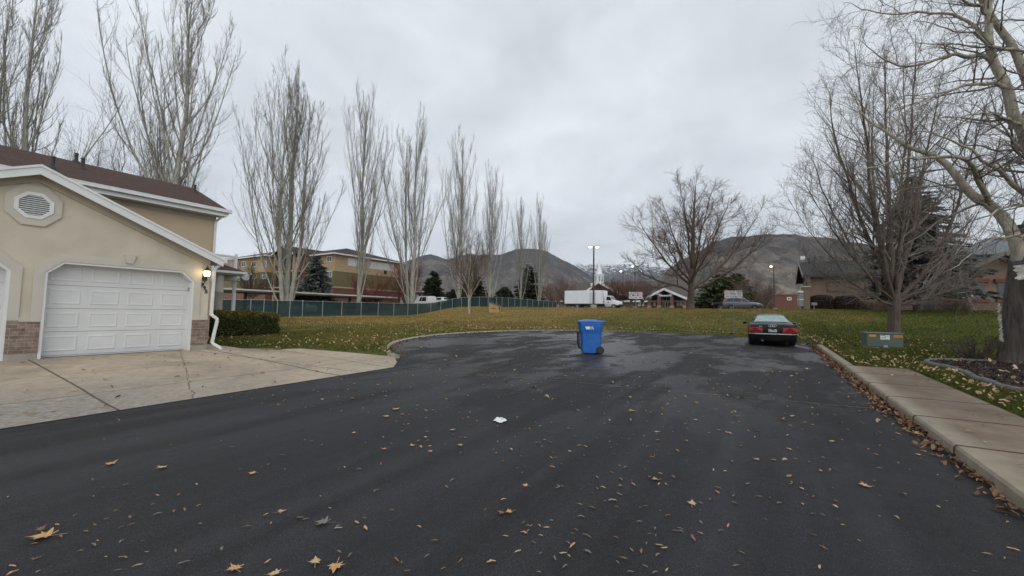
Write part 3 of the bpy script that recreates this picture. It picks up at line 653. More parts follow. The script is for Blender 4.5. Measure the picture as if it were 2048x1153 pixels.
# ================================================================== TREES
def resample(pts, n):
    P = np.array(pts, float); d = np.r_[0, np.cumsum(np.linalg.norm(np.diff(P, axis=0), axis=1))]
    t = np.linspace(0, d[-1], n * 4); Q = np.stack([np.interp(t, d, P[:, i]) for i in range(3)], 1)
    for _ in range(max(2, n // 3)):                               # soften the corners
        Q[1:-1] = .25 * Q[:-2] + .5 * Q[1:-1] + .25 * Q[2:]
    return Q[np.linspace(0, len(Q) - 1, n).round().astype(int)]
def stems(lst, n, rng, wob=0.0):
    """lst of (points, r0, r1) -> (P, R)"""
    P = np.stack([resample(p, n) for p, _, _ in lst]); R = np.stack([np.linspace(a, b, n) for _, a, b in lst])
    if wob:
        w = rng.normal(0, 1, P.shape); w[:, 0] = 0
        w = (w + np.roll(w, 1, 1)) / 2; w[:, 0] = 0
        P = P + w * wob
    return P, R
def nrm(v): return v / np.maximum(np.linalg.norm(v, axis=-1, keepdims=True), 1e-9)
def grow(rng, P, R, nc, t0, t1, ang, lr, n, up=0.0, wig=0.25, rr=0.55, rmin=.004, lf=None, angj=.25, grav=None, absl=None, tip=.25, bias=None):
    B, m, _ = P.shape
    L = np.linalg.norm(np.diff(P, axis=1), axis=2).sum(1)
    if hasattr(nc, '__len__'): cnt = np.asarray(nc)
    else: cnt = np.full(B, nc)
    pi = np.repeat(np.arange(B), cnt); N = len(pi)
    if N == 0: return np.zeros((0, n, 3)), np.zeros((0, n))
    k = np.concatenate([np.arange(c) for c in cnt]); t = t0 + (t1 - t0) * (k + rng.random(N)) / np.repeat(cnt, cnt)
    f = t * (m - 1); i = np.minimum(f.astype(int), m - 2); fr = (f - i)[:, None]
    S = P[pi, i] * (1 - fr) + P[pi, i + 1] * fr
    rs = R[pi, i] * (1 - fr[:, 0]) + R[pi, i + 1] * fr[:, 0]
    T = nrm(P[pi, i + 1] - P[pi, i])
    rv = rng.normal(0, 1, (N, 3))
    if bias is not None: rv += np.asarray(bias)
    pe = nrm(np.cross(T, rv))
    pe = nrm(np.cross(pe, T)) if bias is not None else pe
    a = ang + rng.normal(0, angj, N); a = a[:, None]
    d = nrm(np.cos(a) * T + np.sin(a) * pe)
    ln = (absl if absl is not None else lr * L[pi]) * rng.uniform(.6, 1.25, N)
    if lf is not None: ln = ln * lf(t)
    out = np.zeros((N, n, 3)); out[:, 0] = S
    tropism = np.array([0, 0, up if grav is None else 0.0])
    for j in range(1, n):
        g = tropism if grav is None else np.array([0, 0, up * (1 - j / n) - grav * j / n])
        d = nrm(d + g / (n - 1) + rng.normal(0, wig, (N, 3)) / math.sqrt(n))
        out[:, j] = out[:, j - 1] + d * (ln / (n - 1))[:, None]
    r0 = np.maximum(np.minimum(rs * rr, rs * .9), rmin)
    rad = r0[:, None] * np.linspace(1, tip, n)[None]
    return out, np.maximum(rad, rmin * .6)
def tubes(P, R, k):
    B, n, _ = P.shape
    if B == 0: return np.zeros((0, 3)), np.zeros((0, 4), int)
    T = nrm(np.gradient(P, axis=1))
    ref = np.where(np.abs(T[..., 2:3]) > .9, np.array([1., 0, 0]), np.array([0, 0, 1.]))
    u = nrm(np.cross(T, ref)); v = np.cross(T, u)
    a = 2 * np.pi * np.arange(k) / k
    ring = P[:, :, None] + R[:, :, None, None] * (np.cos(a)[None, None, :, None] * u[:, :, None] + np.sin(a)[None, None, :, None] * v[:, :, None])
    base = (np.arange(B)[:, None, None] * n + np.arange(n - 1)[None, :, None]) * k
    q = np.arange(k)[None, None]; q2 = (q + 1) % k
    F = np.stack([base + q, base + q2, base + k + q2, base + k + q], -1).reshape(-1, 4)
    return ring.reshape(-1, 3), F
def tubemesh(name, lst, smooth=True):
    V = []; F = []; b = 0
    for P, R, k in lst:
        v, f = tubes(P, R, k)
        if len(v): V.append(v); F.append(f + b); b += len(v)
    return np_mesh(name, np.concatenate(V), [np.concatenate(F)], smooth)
def tree(name, label, trunk, crown, tm, cm, loc, rotz=0, scale=1.0, group=None, cat='tree', world=False, crown_name='crown'):
    r = thing(name, label, cat, loc, rotz, group, 1.0)
    a = link('trunk', tubemesh('trunk', trunk), tm, r, world); b = link(crown_name, tubemesh(crown_name, crown), cm, r, world)
    if scale != 1.0: r.scale = (scale,) * 3 if not hasattr(scale, '__len__') else scale
    return r
def barkmat(name, c, c2, rough=.95):
    m, nt = newmat(name)
    co = nd(nt, 'ShaderNodeTexCoord').outputs['Object']
    n1 = nd(nt, 'ShaderNodeTexNoise', Vector=nd(nt, 'ShaderNodeMapping', Vector=co, Scale=(9, 9, 1.2)).outputs[0], Scale=1.0, Detail=7.0, Roughness=.7, Distortion=.6).outputs[0]
    n2 = nd(nt, 'ShaderNodeTexNoise', Vector=co, Scale=1.1, Detail=4.0).outputs[0]
    f = math_(nt, 'ADD', math_(nt, 'MULTIPLY', n1, .75), math_(nt, 'MULTIPLY', n2, .25))
    col = ramp(nt, f, [(.36, c2), (.54, c), (.72, tuple(min(1, x * 1.3) for x in c))])
    bs = nd(nt, 'ShaderNodeBsdfPrincipled', Base_Color=col, Roughness=rough, Specular_IOR_Level=.15)
    nt.links.new(nd(nt, 'ShaderNodeBump', Strength=.7, Distance=.03, Height=n1).outputs[0], bs.inputs['Normal'])
    outp(nt, bs.outputs[0]); return m
poplarbark = barkmat('pale_poplar_bark', (.37, .365, .315), (.20, .195, .165))
poplartwig = barkmat('poplar_twigs', (.26, .245, .21), (.155, .145, .125))
brownbark = barkmat('brown_bark', (.135, .106, .087), (.058, .046, .040))
browntwig = barkmat('brown_twigs', (.16, .12, .10), (.10, .076, .066))
greytwig = barkmat('grey_twigs', (.235, .205, .18), (.125, .105, .092))
redtwig = barkmat('reddish_twigs', (.20, .115, .09), (.12, .07, .058))
darkred = barkmat('dark_red_twigs', (.19, .055, .055), (.11, .035, .036))
palelimb = barkmat('pale_limb_bark', (.40, .375, .30), (.20, .18, .15))

def poplar(seed, H, nst, spread, tilt=.05):
    rng = np.random.default_rng(seed)
    ms = []
    for i in range(nst):
        az = 2 * math.pi * (i / nst + rng.random() * .2); sp_ = (spread * .35 * (i > 0)) * H
        h = H * (1.0 if i == 0 else rng.uniform(.80, .97)); d = np.array([math.cos(az), math.sin(az), 0])
        s0 = d * (.12 + .18 * (i > 0))
        pts = [s0 * np.array([1, 1, 0]) + (0, 0, -1.0), s0 + (0, 0, .3)]
        for q in (.15, .35, .6, .85, 1.0):
            off = d * sp_ * math.sin(min(q * 1.6, 1) * math.pi / 2) + rng.normal(0, .006 * H, 3) * (1, 1, 0)
            pts.append(s0 + off + np.array([0, 0, q * h]))
        ms.append((pts, .030 * H * .5 * (1.15 if i == 0 else .80) * .70, .010))
    P0, R0 = stems(ms, 26, rng, .012); R0[:, :2] *= 1.25
    P1, R1 = grow(rng, P0, R0, 30 if nst == 1 else 16, .05, .88, .42, .60, 16, up=1.5, wig=.13, rr=.35, lf=lambda t: (1.06 - .88 * t), angj=.12, rmin=.02)
    P2, R2 = grow(rng, P1, R1, 12, .10, .97, .38, .30, 8, up=1.3, wig=.16, rr=.5, lf=lambda t: 1.15 - .72 * t, rmin=.013)
    Pt, Rt = grow(rng, P0, R0, 30, .35, .99, .45, .0, 6, up=.8, wig=.25, rr=.3, rmin=.008, absl=1.5)
    P2 = np.concatenate([P2, grow(rng, P0, R0, 24, .3, .98, .5, .10, 8, up=1.0, wig=.25, rr=.35, lf=lambda t: 1.2 - .8 * t, rmin=.008)[0]]); 
    R2 = np.concatenate([R2, np.tile(np.linspace(.020, .010, 8), (len(P2) - len(R2), 1))])
    P3, R3 = grow(rng, P2, R2, 6, .08, .98, .40, .45, 5, up=1.0, wig=.18, rr=.55, rmin=.010)
    P4, R4 = grow(rng, P3, R3, 2, .2, .95, .42, .5, 3, up=.7, wig=.2, rr=.7, rmin=.008)
    return [(P0, R0, 9), (P1, R1, 6)], [(P2, R2, 4), (Pt, Rt, 3), (P3, R3, 3), (P4, R4, 3)]
PX = -44.0
PV = [poplar(11, 27, 3, .10), poplar(23, 27, 1, .0), poplar(37, 27, 2, .11), poplar(41, 27, 2, .05)]
protos = {}
#        x px, depth, top y px, variant, rotation, width, label
PL = [(18, 30.4, -95, 2, 1.1, .95, 'huge bare poplar behind the brown roof, cut off by the edge of the picture'),
      (336, 37.5, -70, 1, .4, 1.1, 'tall bare poplar rising behind the brown roof near its right end'),
      (572, 44.2, 108, 0, 2.1, 1.05, 'largest bare poplar, three pale trunks beside the blue-grey spruce'),
      (719, 50.5, 176, 1, 3.3, .80, 'bare poplar with a single pale trunk in front of the apartment end wall'),
      (823, 58.0, 228, 2, .2, .95, 'bare poplar with a cluster of pale trunks beside the parked white vans'),
      (917, 66.5, 268, 3, 4.0, .88, 'bare poplar behind the point where the fence climbs the grass bank'),
      (979, 78.0, 335, 2, 5.2, .85, 'bare twin-stemmed poplar behind the wooden shed'),
      (1041, 97.0, 400, 1, 1.9, .72, 'slim bare poplar, first of the distant pair near the white box truck'),
      (1078, 98.0, 398, 3, 2.7, .72, 'slim bare poplar, the one of the distant pair closest to the white box truck')]
for x, D, top, vi, rz, wd, lab in PL:
    P = at(x, 610, D); z = zl(P[0], P[1]); loc = (P[0], P[1], z)
    H = at(x, top, D)[2] - z; s = H / 27.0
    if vi not in protos:
        protos[vi] = tree('poplar_tree', lab, PV[vi][0], PV[vi][1], poplarbark, poplartwig, loc, rz, (s * wd, s * wd, s), group='bare poplars in a row behind the fence')
    else:
        copy_tree(protos[vi], loc, rz, lab, (s * wd, s * wd, s))

def limbs_px(lst, D0):
    out = []
    for pts, r0, r1 in lst:
        out.append(([at(p[0], p[1], D0 + (p[2] if len(p) > 2 else 0)) for p in pts], r0, r1))
    return out
# --- rounded bare tree on the bank
rng = np.random.default_rng(5)
D = 36.5; base = at(1380, 621, D); bz = zl(base[0], base[1]); D = 36.5
trk = [((1381, 628), (1381, 600), (1383, 575), (1384, 545), (1386, 500), (1388, 430), (1391, 372)), .34, .03]
P0, R0 = stems(limbs_px([tuple(trk)], D), 22, rng, .02); R0[:, :3] *= np.array([1.5, 1.15, 1.05])
ll = [([(1383, 585), (1355, 572), (1320, 562), (1285, 548), (1262, 520, 1)], .14, .02), ([(1383, 572), (1350, 545, -1), (1318, 505, -2), (1292, 470, -2), (1275, 440, -2)], .14, .02),
      ([(1384, 556), (1362, 510, 1), (1342, 455, 2), (1325, 405, 2)], .13, .02), ([(1385, 540), (1376, 480, -1.5), (1368, 420, -2.5), (1358, 372, -2.5)], .13, .02),
      ([(1386, 530), (1402, 470, 1), (1415, 415, 2), (1428, 370, 2)], .12, .02), ([(1384, 560), (1415, 510, -1), (1440, 450, -2), (1460, 395, -2)], .13, .02),
      ([(1384, 578), (1412, 560), (1445, 530), (1480, 490, 1), (1510, 440, 1)], .16, .02), ([(1384, 580), (1420, 566, 1), (1465, 540, 1), (1510, 500, 0), (1540, 465, 0)], .14, .02),
      ([(1384, 565), (1400, 530, 2), (1420, 480, 3.5), (1440, 430, 4.5)], .12, .02), ([(1383, 565), (1370, 530, 2), (1345, 480, 4), (1330, 440, 5)], .12, .02),
      ([(1384, 566), (1390, 535, -2), (1400, 490, -4), (1405, 440, -5)], .12, .02), ([(1383, 568), (1360, 540, -2), (1340, 500, -4.5), (1330, 460, -5)], .12, .02)]
P1, R1 = stems(limbs_px(ll, D), 14, rng, .05); R1 = R1 * .85
P2, R2 = grow(rng, np.concatenate([P1, P0[:, -14:]]), np.concatenate([R1, R0[:, -14:]]), 11, .18, .97, .68, .40, 9, up=.35, wig=.35, rr=.55, lf=lambda t: 1.15 - .6 * t, rmin=.015)
P3, R3 = grow(rng, P2, R2, 10, .15, .97, .7, .42, 6, up=.25, wig=.4, rr=.55, rmin=.011)
P4, R4 = grow(rng, P3, R3, 7, .15, .97, .7, .5, 4, up=.2, wig=.4, rr=.6, rmin=.008)
loc = (base[0], base[1], bz)
tree('bare_tree', 'wide rounded bare tree standing alone on the crest of the grass bank', [(P0, R0, 10), (P1, R1, 7)], [(P2, R2, 5), (P3, R3, 4), (P4, R4, 3)], brownbark, browntwig, loc, world=True)

# --- upright many-stemmed tree behind the utility box
rng = np.random.default_rng(8)
D = 19.0
P0, R0 = stems(limbs_px([(((1788, 690), (1788, 660), (1788, 630), (1789, 605), (1790, 585)), .25, .23)], D), 9, rng, .0); R0[:, :2] *= np.array([1.35, 1.12])[None]
base = at(1788, 676, D); loc = (base[0], base[1], zl(base[0], base[1]))
ll = [([(1788, 612), (1772, 550), (1742, 490, -.3), (1716, 430, -.5), (1692, 350, -.8), (1668, 265, -1), (1655, 185, -1)], .15, .012),
      ([(1790, 600), (1784, 530), (1780, 470), (1776, 380), (1772, 250, .3), (1768, 110, .4)], .17, .012),
      ([(1790, 600), (1806, 540, .4), (1822, 470, .7), (1840, 370, 1), (1862, 270, 1.2), (1885, 150, 1.2)], .15, .012),
      ([(1787, 600), (1764, 520, -.6), (1748, 430, -1), (1736, 300, -1.3), (1722, 180, -1.6), (1708, 85, -1.6)], .13, .012),
      ([(1791, 602), (1840, 560, -.3), (1885, 490, -.6), (1920, 400, -.8), (1948, 300, -.9), (1970, 220, -.9)], .13, .012),
      ([(1790, 598), (1800, 500, -1), (1812, 400, -1.4), (1822, 270, -1.6), (1828, 150, -1.7), (1832, 70, -1.8)], .12, .012),
      ([(1787, 606), (1752, 560, .6), (1712, 510, 1.2), (1672, 440, 1.8), (1640, 370, 2.1), (1620, 300, 2.2)], .10, .01),
      ([(1790, 600), (1792, 510, 1.2), (1800, 400, 1.8), (1812, 270, 2.1), (1806, 130, 2.2)], .12, .012),
      ([(1791, 606), (1850, 575, .9), (1905, 520, 1.4), (1945, 450, 1.8), (1975, 380, 2)], .09, .01),
      ([(1788, 604), (1770, 520, 1.2), (1752, 420, 1.8), (1744, 290, 2.2), (1750, 160, 2.4)], .11, .012)]
low = [([(1787, 610), (1740, 592), (1690, 572, .3), (1640, 545, .4), (1602, 505, .5)], .05, .006), ([(1787, 612), (1750, 598, -.8), (1700, 560, -1.2), (1650, 500, -1.4), (1600, 440, -1.4), (1575, 400, -1.4)], .06, .006),
       ([(1790, 612), (1850, 598, -.6), (1920, 570, -1), (1985, 530, -1.2)], .05, .006), ([(1790, 614), (1830, 606, .5), (1880, 585, 1), (1930, 545, 1.3)], .045, .006),
       ([(1788, 606), (1745, 560, -.8), (1690, 495, -1.4), (1635, 410, -1.8), (1590, 340, -1.8)], .07, .006)]
P1, R1 = stems(limbs_px(ll, D), 20, rng, .03); Pl, Rl = stems(limbs_px(low, D), 20, rng, .05)
P1 = np.concatenate([P1, Pl]); R1 = np.concatenate([R1, Rl])
R1 = R1 * .80
P2, R2 = grow(rng, P1, R1, 26, .14, .97, .50, .27, 9, up=.55, wig=.3, rr=.5, lf=lambda t: 1.2 - .7 * t, rmin=.009)
P3, R3 = grow(rng, P2, R2, 9, .12, .97, .6, .42, 6, up=.4, wig=.38, rr=.55, rmin=.006)
P4, R4 = grow(rng, P3, R3, 4, .15, .97, .65, .5, 4, up=.2, wig=.4, rr=.65, rmin=.0045)
tree('bare_tree', 'bare tree with one short trunk and many upright stems behind the green utility box', [(P0, R0, 14), (P1, R1, 8)], [(P2, R2, 5), (P3, R3, 3), (P4, R4, 3)], brownbark, greytwig, loc, world=True)

# --- big tree at the right edge, in the mulch bed
rng = np.random.default_rng(15)
D = 10.4
base = at(2050, 742, D); loc = (base[0], base[1], zl(base[0], base[1]))
P0, R0 = stems(limbs_px([(((2052, 775), (2050, 745), (2050, 700), (2052, 620), (2056, 540), (2062, 480), (2064, 450)), .49, .30)], D), 14, rng, .01)
R0[:, :3] *= np.array([1.35, 1.22, 1.06])[None]
ll = [([(2040, 520), (2030, 485), (2010, 439, .2), (1983, 410, .3), (1957, 404, .4), (1926, 370, .5), (1896, 332, .6), (1865, 309, .6), (1812, 294, .7), (1785, 275, .8), (1739, 244, 1), (1713, 214, 1.1)], .15, .010),
      ([(2068, 480), (2078, 400, .3), (2072, 330, .4), (2048, 267, .4), (2029, 236, .4), (2014, 179, .5), (1987, 126, .6), (1976, 76, .6), (1976, 19, .6), (1972, -60, .6)], .17, .06),
      ([(2070, 470), (2100, 350, .8), (2080, 230, 1.0), (2048, 145, 1.1), (2025, 92, 1.1), (1995, 57, 1.2), (1964, 0, 1.2), (1930, -50, 1.2)], .19, .05),
      ([(2064, 460), (2110, 380, -.6), (2150, 240, -1), (2160, 80, -1.2), (2150, -90, -1.4)], .22, .06)]
sub = [([(1978, 408, .3), (1968, 385, 0), (1950, 350, -.4), (1940, 330, -.6), (1920, 318, -.7), (1877, 313, -.8), (1804, 319, -1), (1765, 330, -1.1), (1728, 340, -1.2)], .07, .008),
       ([(2060, 395, .3), (2030, 372, -.2), (2000, 345, -.5), (1960, 320, -.8), (1945, 300, -.9), (1880, 270, -1.1), (1820, 262, -1.2)], .07, .007),
       ([(1990, 130, .6), (1972, 111, .6), (1903, 111, .5), (1865, 124, .4), (1804, 135, .3), (1751, 111, .2), (1715, 80, .1)], .06, .006),
       ([(2012, 176, .5), (1985, 168, .2), (1930, 172, -.2), (1870, 190, -.5), (1810, 225, -.8), (1770, 260, -1)], .055, .006),
       ([(1980, 90, .6), (1950, 55, 1), (1905, 28, 1.2), (1850, 25, 1.3), (1790, 30, 1.3), (1720, 18, 1.2), (1690, 5, 1.2)], .05, .006),
       ([(2040, 250, .4), (2000, 235, -.4), (1960, 225, -.8), (1915, 235, -1), (1870, 262, -1.1)], .05, .006),
       ([(2030, 100, 1.1), (1990, 95, .4), (1950, 70, 0), (1880, 55, -.4), (1830, 40, -.6)], .05, .006),
       ([(2070, 420, 0), (2040, 408, -1.0), (2000, 420, -1.6), (1950, 470, -2), (1910, 510, -2.1)], .04, .005),
       ([(2072, 340, .4), (2045, 325, 1.2), (2000, 318, 1.6), (1930, 345, 2), (1880, 400, 2.2)], .05, .006),
       ([(2100, 350, .8), (2060, 300, 2), (1990, 255, 2.6), (1930, 240, 3), (1870, 230, 3.2)], .06, .006),
       ([(2064, 480, 0), (2030, 470, -.8), (1980, 480, -1.2), (1930, 520, -1.6), (1890, 545, -1.7)], .04, .005),
       ([(1976, 30, .6), (1940, 0, .2), (1890, -15, 0), (1820, -10, -.2), (1760, 10, -.3)], .04, .005)]
Pm, Rm = stems(limbs_px(ll, D), 26, rng, .015); Ps, Rs = stems(limbs_px(sub, D), 26, rng, .03)
P2, R2 = grow(rng, Pm, Rm, 16, .22, .98, .95, .0, 11, up=.25, wig=.34, rr=.30, rmin=.008, absl=2.1, grav=.5, bias=(-.5, -.3, .2))
P2b, R2b = grow(rng, Ps, Rs, 13, .12, .98, .70, .0, 9, up=.25, wig=.36, rr=.5, rmin=.006, absl=1.1, grav=.5)
P2 = P2; 
P3, R3 = grow(rng, P2, R2, 9, .1, .97, .65, .36, 7, up=.1, wig=.42, rr=.5, rmin=.004, grav=.5)
P3b, R3b = grow(rng, P2b, R2b, 7, .1, .97, .65, .42, 6, up=.1, wig=.42, rr=.55, rmin=.004, grav=.5)
P4, R4 = grow(rng, P3, R3, 4, .15, .97, .6, .5, 4, up=.0, wig=.45, rr=.7, rmin=.003, grav=.3)
P4b, R4b = grow(rng, P3b, R3b, 4, .15, .97, .6, .5, 4, up=.0, wig=.45, rr=.7, rmin=.003, grav=.3)
big = thing('bare_tree', 'massive bare tree with a thick dark trunk in the mulch bed and pale limbs', 'tree', loc)
link('trunk', tubemesh('trunk', [(P0, R0, 22)]), barkmat('dark_grey_trunk_bark', (.105, .09, .08), (.04, .034, .031)), big)
link('limb', tubemesh('limb', [(Pm, Rm, 12), (Ps, Rs, 7)]), palelimb, big)
link('crown', tubemesh('crown', [(P2, R2, 5), (P2b, R2b, 4), (P3, R3, 3), (P3b, R3b, 3), (P4, R4, 3), (P4b, R4b, 3)]), greytwig, big)
# torn pale bark: a band round the fork and a ragged strip down the side
rng = np.random.default_rng(3); mb = MB()
for i in range(12):
    a = at(2030 + rng.uniform(-4, 6), 534 + i * 2.3, D - .42); b = at(2058, 532 + i * 2.3 + rng.uniform(-3, 2), D - .50)
    mb.bar(a, b, .02, .025 + .02 * rng.random())
mb.build('torn_bark_band', M('peeling_white_bark', (.50, .49, .45), .9, .25, 8), big); mb = MB()
for i in range(70):
    x = lerp(1997, 2004, i / 70); y = 606 + i * 1.08
    a = at(x + rng.uniform(-5, 3), y, D - .1); b = at(x + rng.uniform(-4, 4), y + rng.uniform(2, 6), D - .1)
    mb.bar(a, b, .012 + .02 * rng.random(), .012)
mb.build('peeling_bark', M('ragged_grey_bark', (.33, .31, .27), .9, .3, 8), big)

# --- conifers: whorls of drooping boughs set with needle sprays
def conifer(seed, H, Rb, whorls, nb, droop=.35, spray=.30, dens=9, bare=.06, taper=.85, gap=.25):
    rng = np.random.default_rng(seed); P = []; V = []; 
    for w_ in range(whorls):
        t = bare + (1 - bare) * (w_ + rng.random() * .6) / whorls
        t_ = t
        for b in range(nb if t_ < .8 else max(5, nb * 2 // 3)):
            if rng.random() < gap * .25: continue
            t = min(.985, t_ + rng.uniform(-.6, .6) * (1 - bare) / whorls * 1.5)
            r = Rb * (1 - t) ** taper * rng.uniform(.80, 1.08) + .10
            az = rng.random() * 2 * math.pi; rr = r * rng.uniform(.65, 1.12)
            s = np.linspace(0, 1, 6)[:, None]
            d = np.array([math.cos(az), math.sin(az), 0])
            z = t * H + rr * (.18 * s[:, 0] - droop * s[:, 0] ** 2) + rr * .16 * np.maximum(s[:, 0] - .75, 0)
            pts = d * (s * rr); pts[:, 2] = z
            P.append(pts)
            n = max(6, int(dens * rr / Rb * 8))
            q = rng.uniform(.22, 1.0, n); c = np.stack([np.interp(q, s[:, 0], pts[:, i]) for i in range(3)], 1)
            side = np.cross(d, (0, 0, 1))
            dirv = d * rng.uniform(.35, .9, (n, 1)) + side * rng.uniform(-1, 1, (n, 1)) + np.array([0, 0, 1]) * rng.uniform(-.45, .15, (n, 1))
            dirv = nrm(dirv); ln = spray * rng.uniform(.5, 1.2, (n, 1)) * (.6 + .6 * (1 - t))
            wv = nrm(np.cross(dirv, rng.normal(0, 1, (n, 3)) + np.array([0, 0, 2.0]))) * ln * rng.uniform(.16, .34, (n, 1))
            tri = np.stack([c - wv, c + wv, c + dirv * ln + wv * .5, c + dirv * ln - wv * .5], 1)
            V.append(tri)
    P = np.stack(P); R = np.tile(np.linspace(.035, .008, 6), (len(P), 1))
    tr = np.array([[[0, 0, -.5], [0, 0, H * .33], [0, 0, H * .66], [0, 0, H * .99]]]); trr = np.array([[.024, .018, .010, .003]]) * H
    Vq = np.concatenate(V).reshape(-1, 3); Fq = np.arange(len(Vq)).reshape(-1, 4)
    return [(tr, trr, 9), (P, R, 3)], (Vq, Fq)
def needlemat(name, a, b, c):
    m, nt = newmat(name)
    g = nd(nt, 'ShaderNodeNewGeometry').outputs['Random Per Island']
    col = ramp(nt, g, [(0, a), (.5, b), (1, c)])
    bs = nd(nt, 'ShaderNodeBsdfPrincipled', Base_Color=col, Roughness=.8, Specular_IOR_Level=.2)
    outp(nt, bs.outputs[0]); return m
bluen = needlemat('blue_grey_needles', (.085, .100, .094), (.16, .182, .17), (.26, .29, .27))
greenn = needlemat('green_needles', (.044, .060, .024), (.080, .10, .042), (.12, .14, .06))
darkn = needlemat('dark_green_needles', (.030, .042, .022), (.052, .068, .036), (.080, .096, .052))
def put_conifer(name, label, spec, x, D, nm, top, y=610, group=None, cat='tree', wmul=1.0):
    P = at(x, y, D); z = zl(P[0], P[1]); H = at(x, top, D)[2] - z
    tr, (V, F) = conifer(**dict(spec, H=H, Rb=spec['Rb'] * wmul))
    r = thing(name, label, cat, (P[0], P[1], z), 0, group)
    link('trunk', tubemesh('trunk', tr), brownbark, r, False); link('crown', np_mesh('crown', V, [F]), nm, r, False)
    return r
put_conifer('spruce_tree', 'dark blue-grey spruce with drooping boughs behind the bare many-stemmed tree', dict(seed=2, Rb=4.0, whorls=36, nb=18, droop=.30, spray=.30, dens=34, bare=.12, taper=.72, gap=.25), 1834, 29.0, bluen, 345)
put_conifer('spruce_tree', 'dense blue-grey spruce between the carport roof and the apartment block', dict(seed=4, Rb=3.3, whorls=34, nb=14, droop=.2, spray=.55, dens=13, bare=.0, taper=.62, gap=.05), 629, 61.0, bluen, 510)
put_conifer('pine_tree', 'green pine beside the church wall, the fuller of the two by the parked cars', dict(seed=6, Rb=5.6, whorls=26, nb=13, droop=.1, spray=.9, dens=13, bare=.05, taper=.6, gap=.2), 1443, 84, greenn, 548)
put_conifer('pine_tree', 'green pine behind the grey parked car, its top level with the sign above', dict(seed=7, Rb=4.6, whorls=24, nb=12, droop=.1, spray=.9, dens=13, bare=.05, taper=.6, gap=.2), 1474, 92, greenn, 547)
for i, (x, D, top, rb, lab) in enumerate([(866, 84, 542, 2.6, 'dark green fir behind the white vans'), (908, 78, 580, 3.0, 'low dark fir at the foot of the poplar on the bank'), (946, 88, 545, 4.2, 'dark fir behind the young bare tree'), (1008, 104, 574, 4.0, 'low dark fir behind the wooden shed'), (1056, 112, 528, 5.4, 'tall dark fir between the two distant slim poplars')]):
    put_conifer('fir_tree', lab, dict(seed=20 + i, Rb=rb, whorls=22, nb=13, droop=.15, spray=.75, dens=13, bare=.0, taper=.6, gap=.15), x, D, darkn, top, group='dark firs behind the fence')

# --- small bare trees and shrubs, one generator
def shrub(seed, H, W, n, levels=3, up=.6, rt=.03, k2=8, k3=6, single=False, wig=.35, tm=None):
    rng = np.random.default_rng(seed); ms = []
    if single:
        ms.append(([(0, 0, -.3), (0, 0, H * .2), (rng.normal(0, .02) * H, 0, H * .5), (0, rng.normal(0, .02) * H, H * .95)], rt * 2, rt * .2))
    for i in range(n):
        az = 2 * math.pi * (i + rng.random()) / n; e = rng.uniform(.45, 1.0) * W; d = np.array([math.cos(az), math.sin(az), 0]); h = H * rng.uniform(.7, 1.0) * (1.15 - .4 * e / W)
        b = H * (rng.uniform(.18, .34) if single else 0)
        ms.append(([d * .02 * (0 if single else 1) * H + (0, 0, b - (.2 if not single else 0)), d * e * .35 + (0, 0, b + (h - b) * .35), d * e * .75 + (0, 0, b + (h - b) * .72), d * e + (0, 0, h)], rt, rt * .15))
    P0, R0 = stems(ms, 12, rng, .012 * H)
    P1, R1 = grow(rng, P0, R0, k2, .15, .97, .6, .42, 7, up=up, wig=wig, rr=.5, rmin=tm or rt * .16, lf=lambda t: 1.15 - .6 * t)
    P2, R2 = grow(rng, P1, R1, k3, .12, .97, .65, .45, 5, up=up * .6, wig=wig, rr=.6, rmin=(tm or rt * .16) * .75)
    out = [(P1, R1, 4), (P2, R2, 3)]
    if levels > 3:
        P3, R3 = grow(rng, P2, R2, 4, .15, .97, .65, .5, 4, up=up * .4, wig=wig, rr=.65, rmin=(tm or rt * .16) * .62); out.append((P3, R3, 3))
    return [(P0, R0, 7)], out
def put_shrub(name, label, sp_, x, D, mats, y=612, group=None, cat='tree', top=None, z=None):
    P = at(x, y, D); zz = zl(P[0], P[1]) if z is None else z
    if top is not None: sp_ = dict(sp_, H=at(x, top, D)[2] - zz)
    a, b = shrub(**sp_)
    return tree(name, label, a, b, mats[0], mats[1], (P[0], P[1], zz), group=group, cat=cat)
put_shrub('young_tree', 'young bare tree with a straight grey trunk on the bank in front of the fence', dict(seed=31, W=3.7, n=11, levels=4, rt=.085, k2=10, k3=7, single=True, up=.7), 938, 49, (palelimb, browntwig), y=616, top=478)
put_shrub('bare_shrub', 'small leafless bush in the mulch bed beside the massive trunk', dict(seed=33, H=.80, W=.62, n=13, levels=3, rt=.030, k2=7, k3=4, up=.8, tm=.012), 1948, 11.1, (brownbark, brownbark), y=724, cat='shrub', z=float(at(1948, 727, 11.1)[2]))
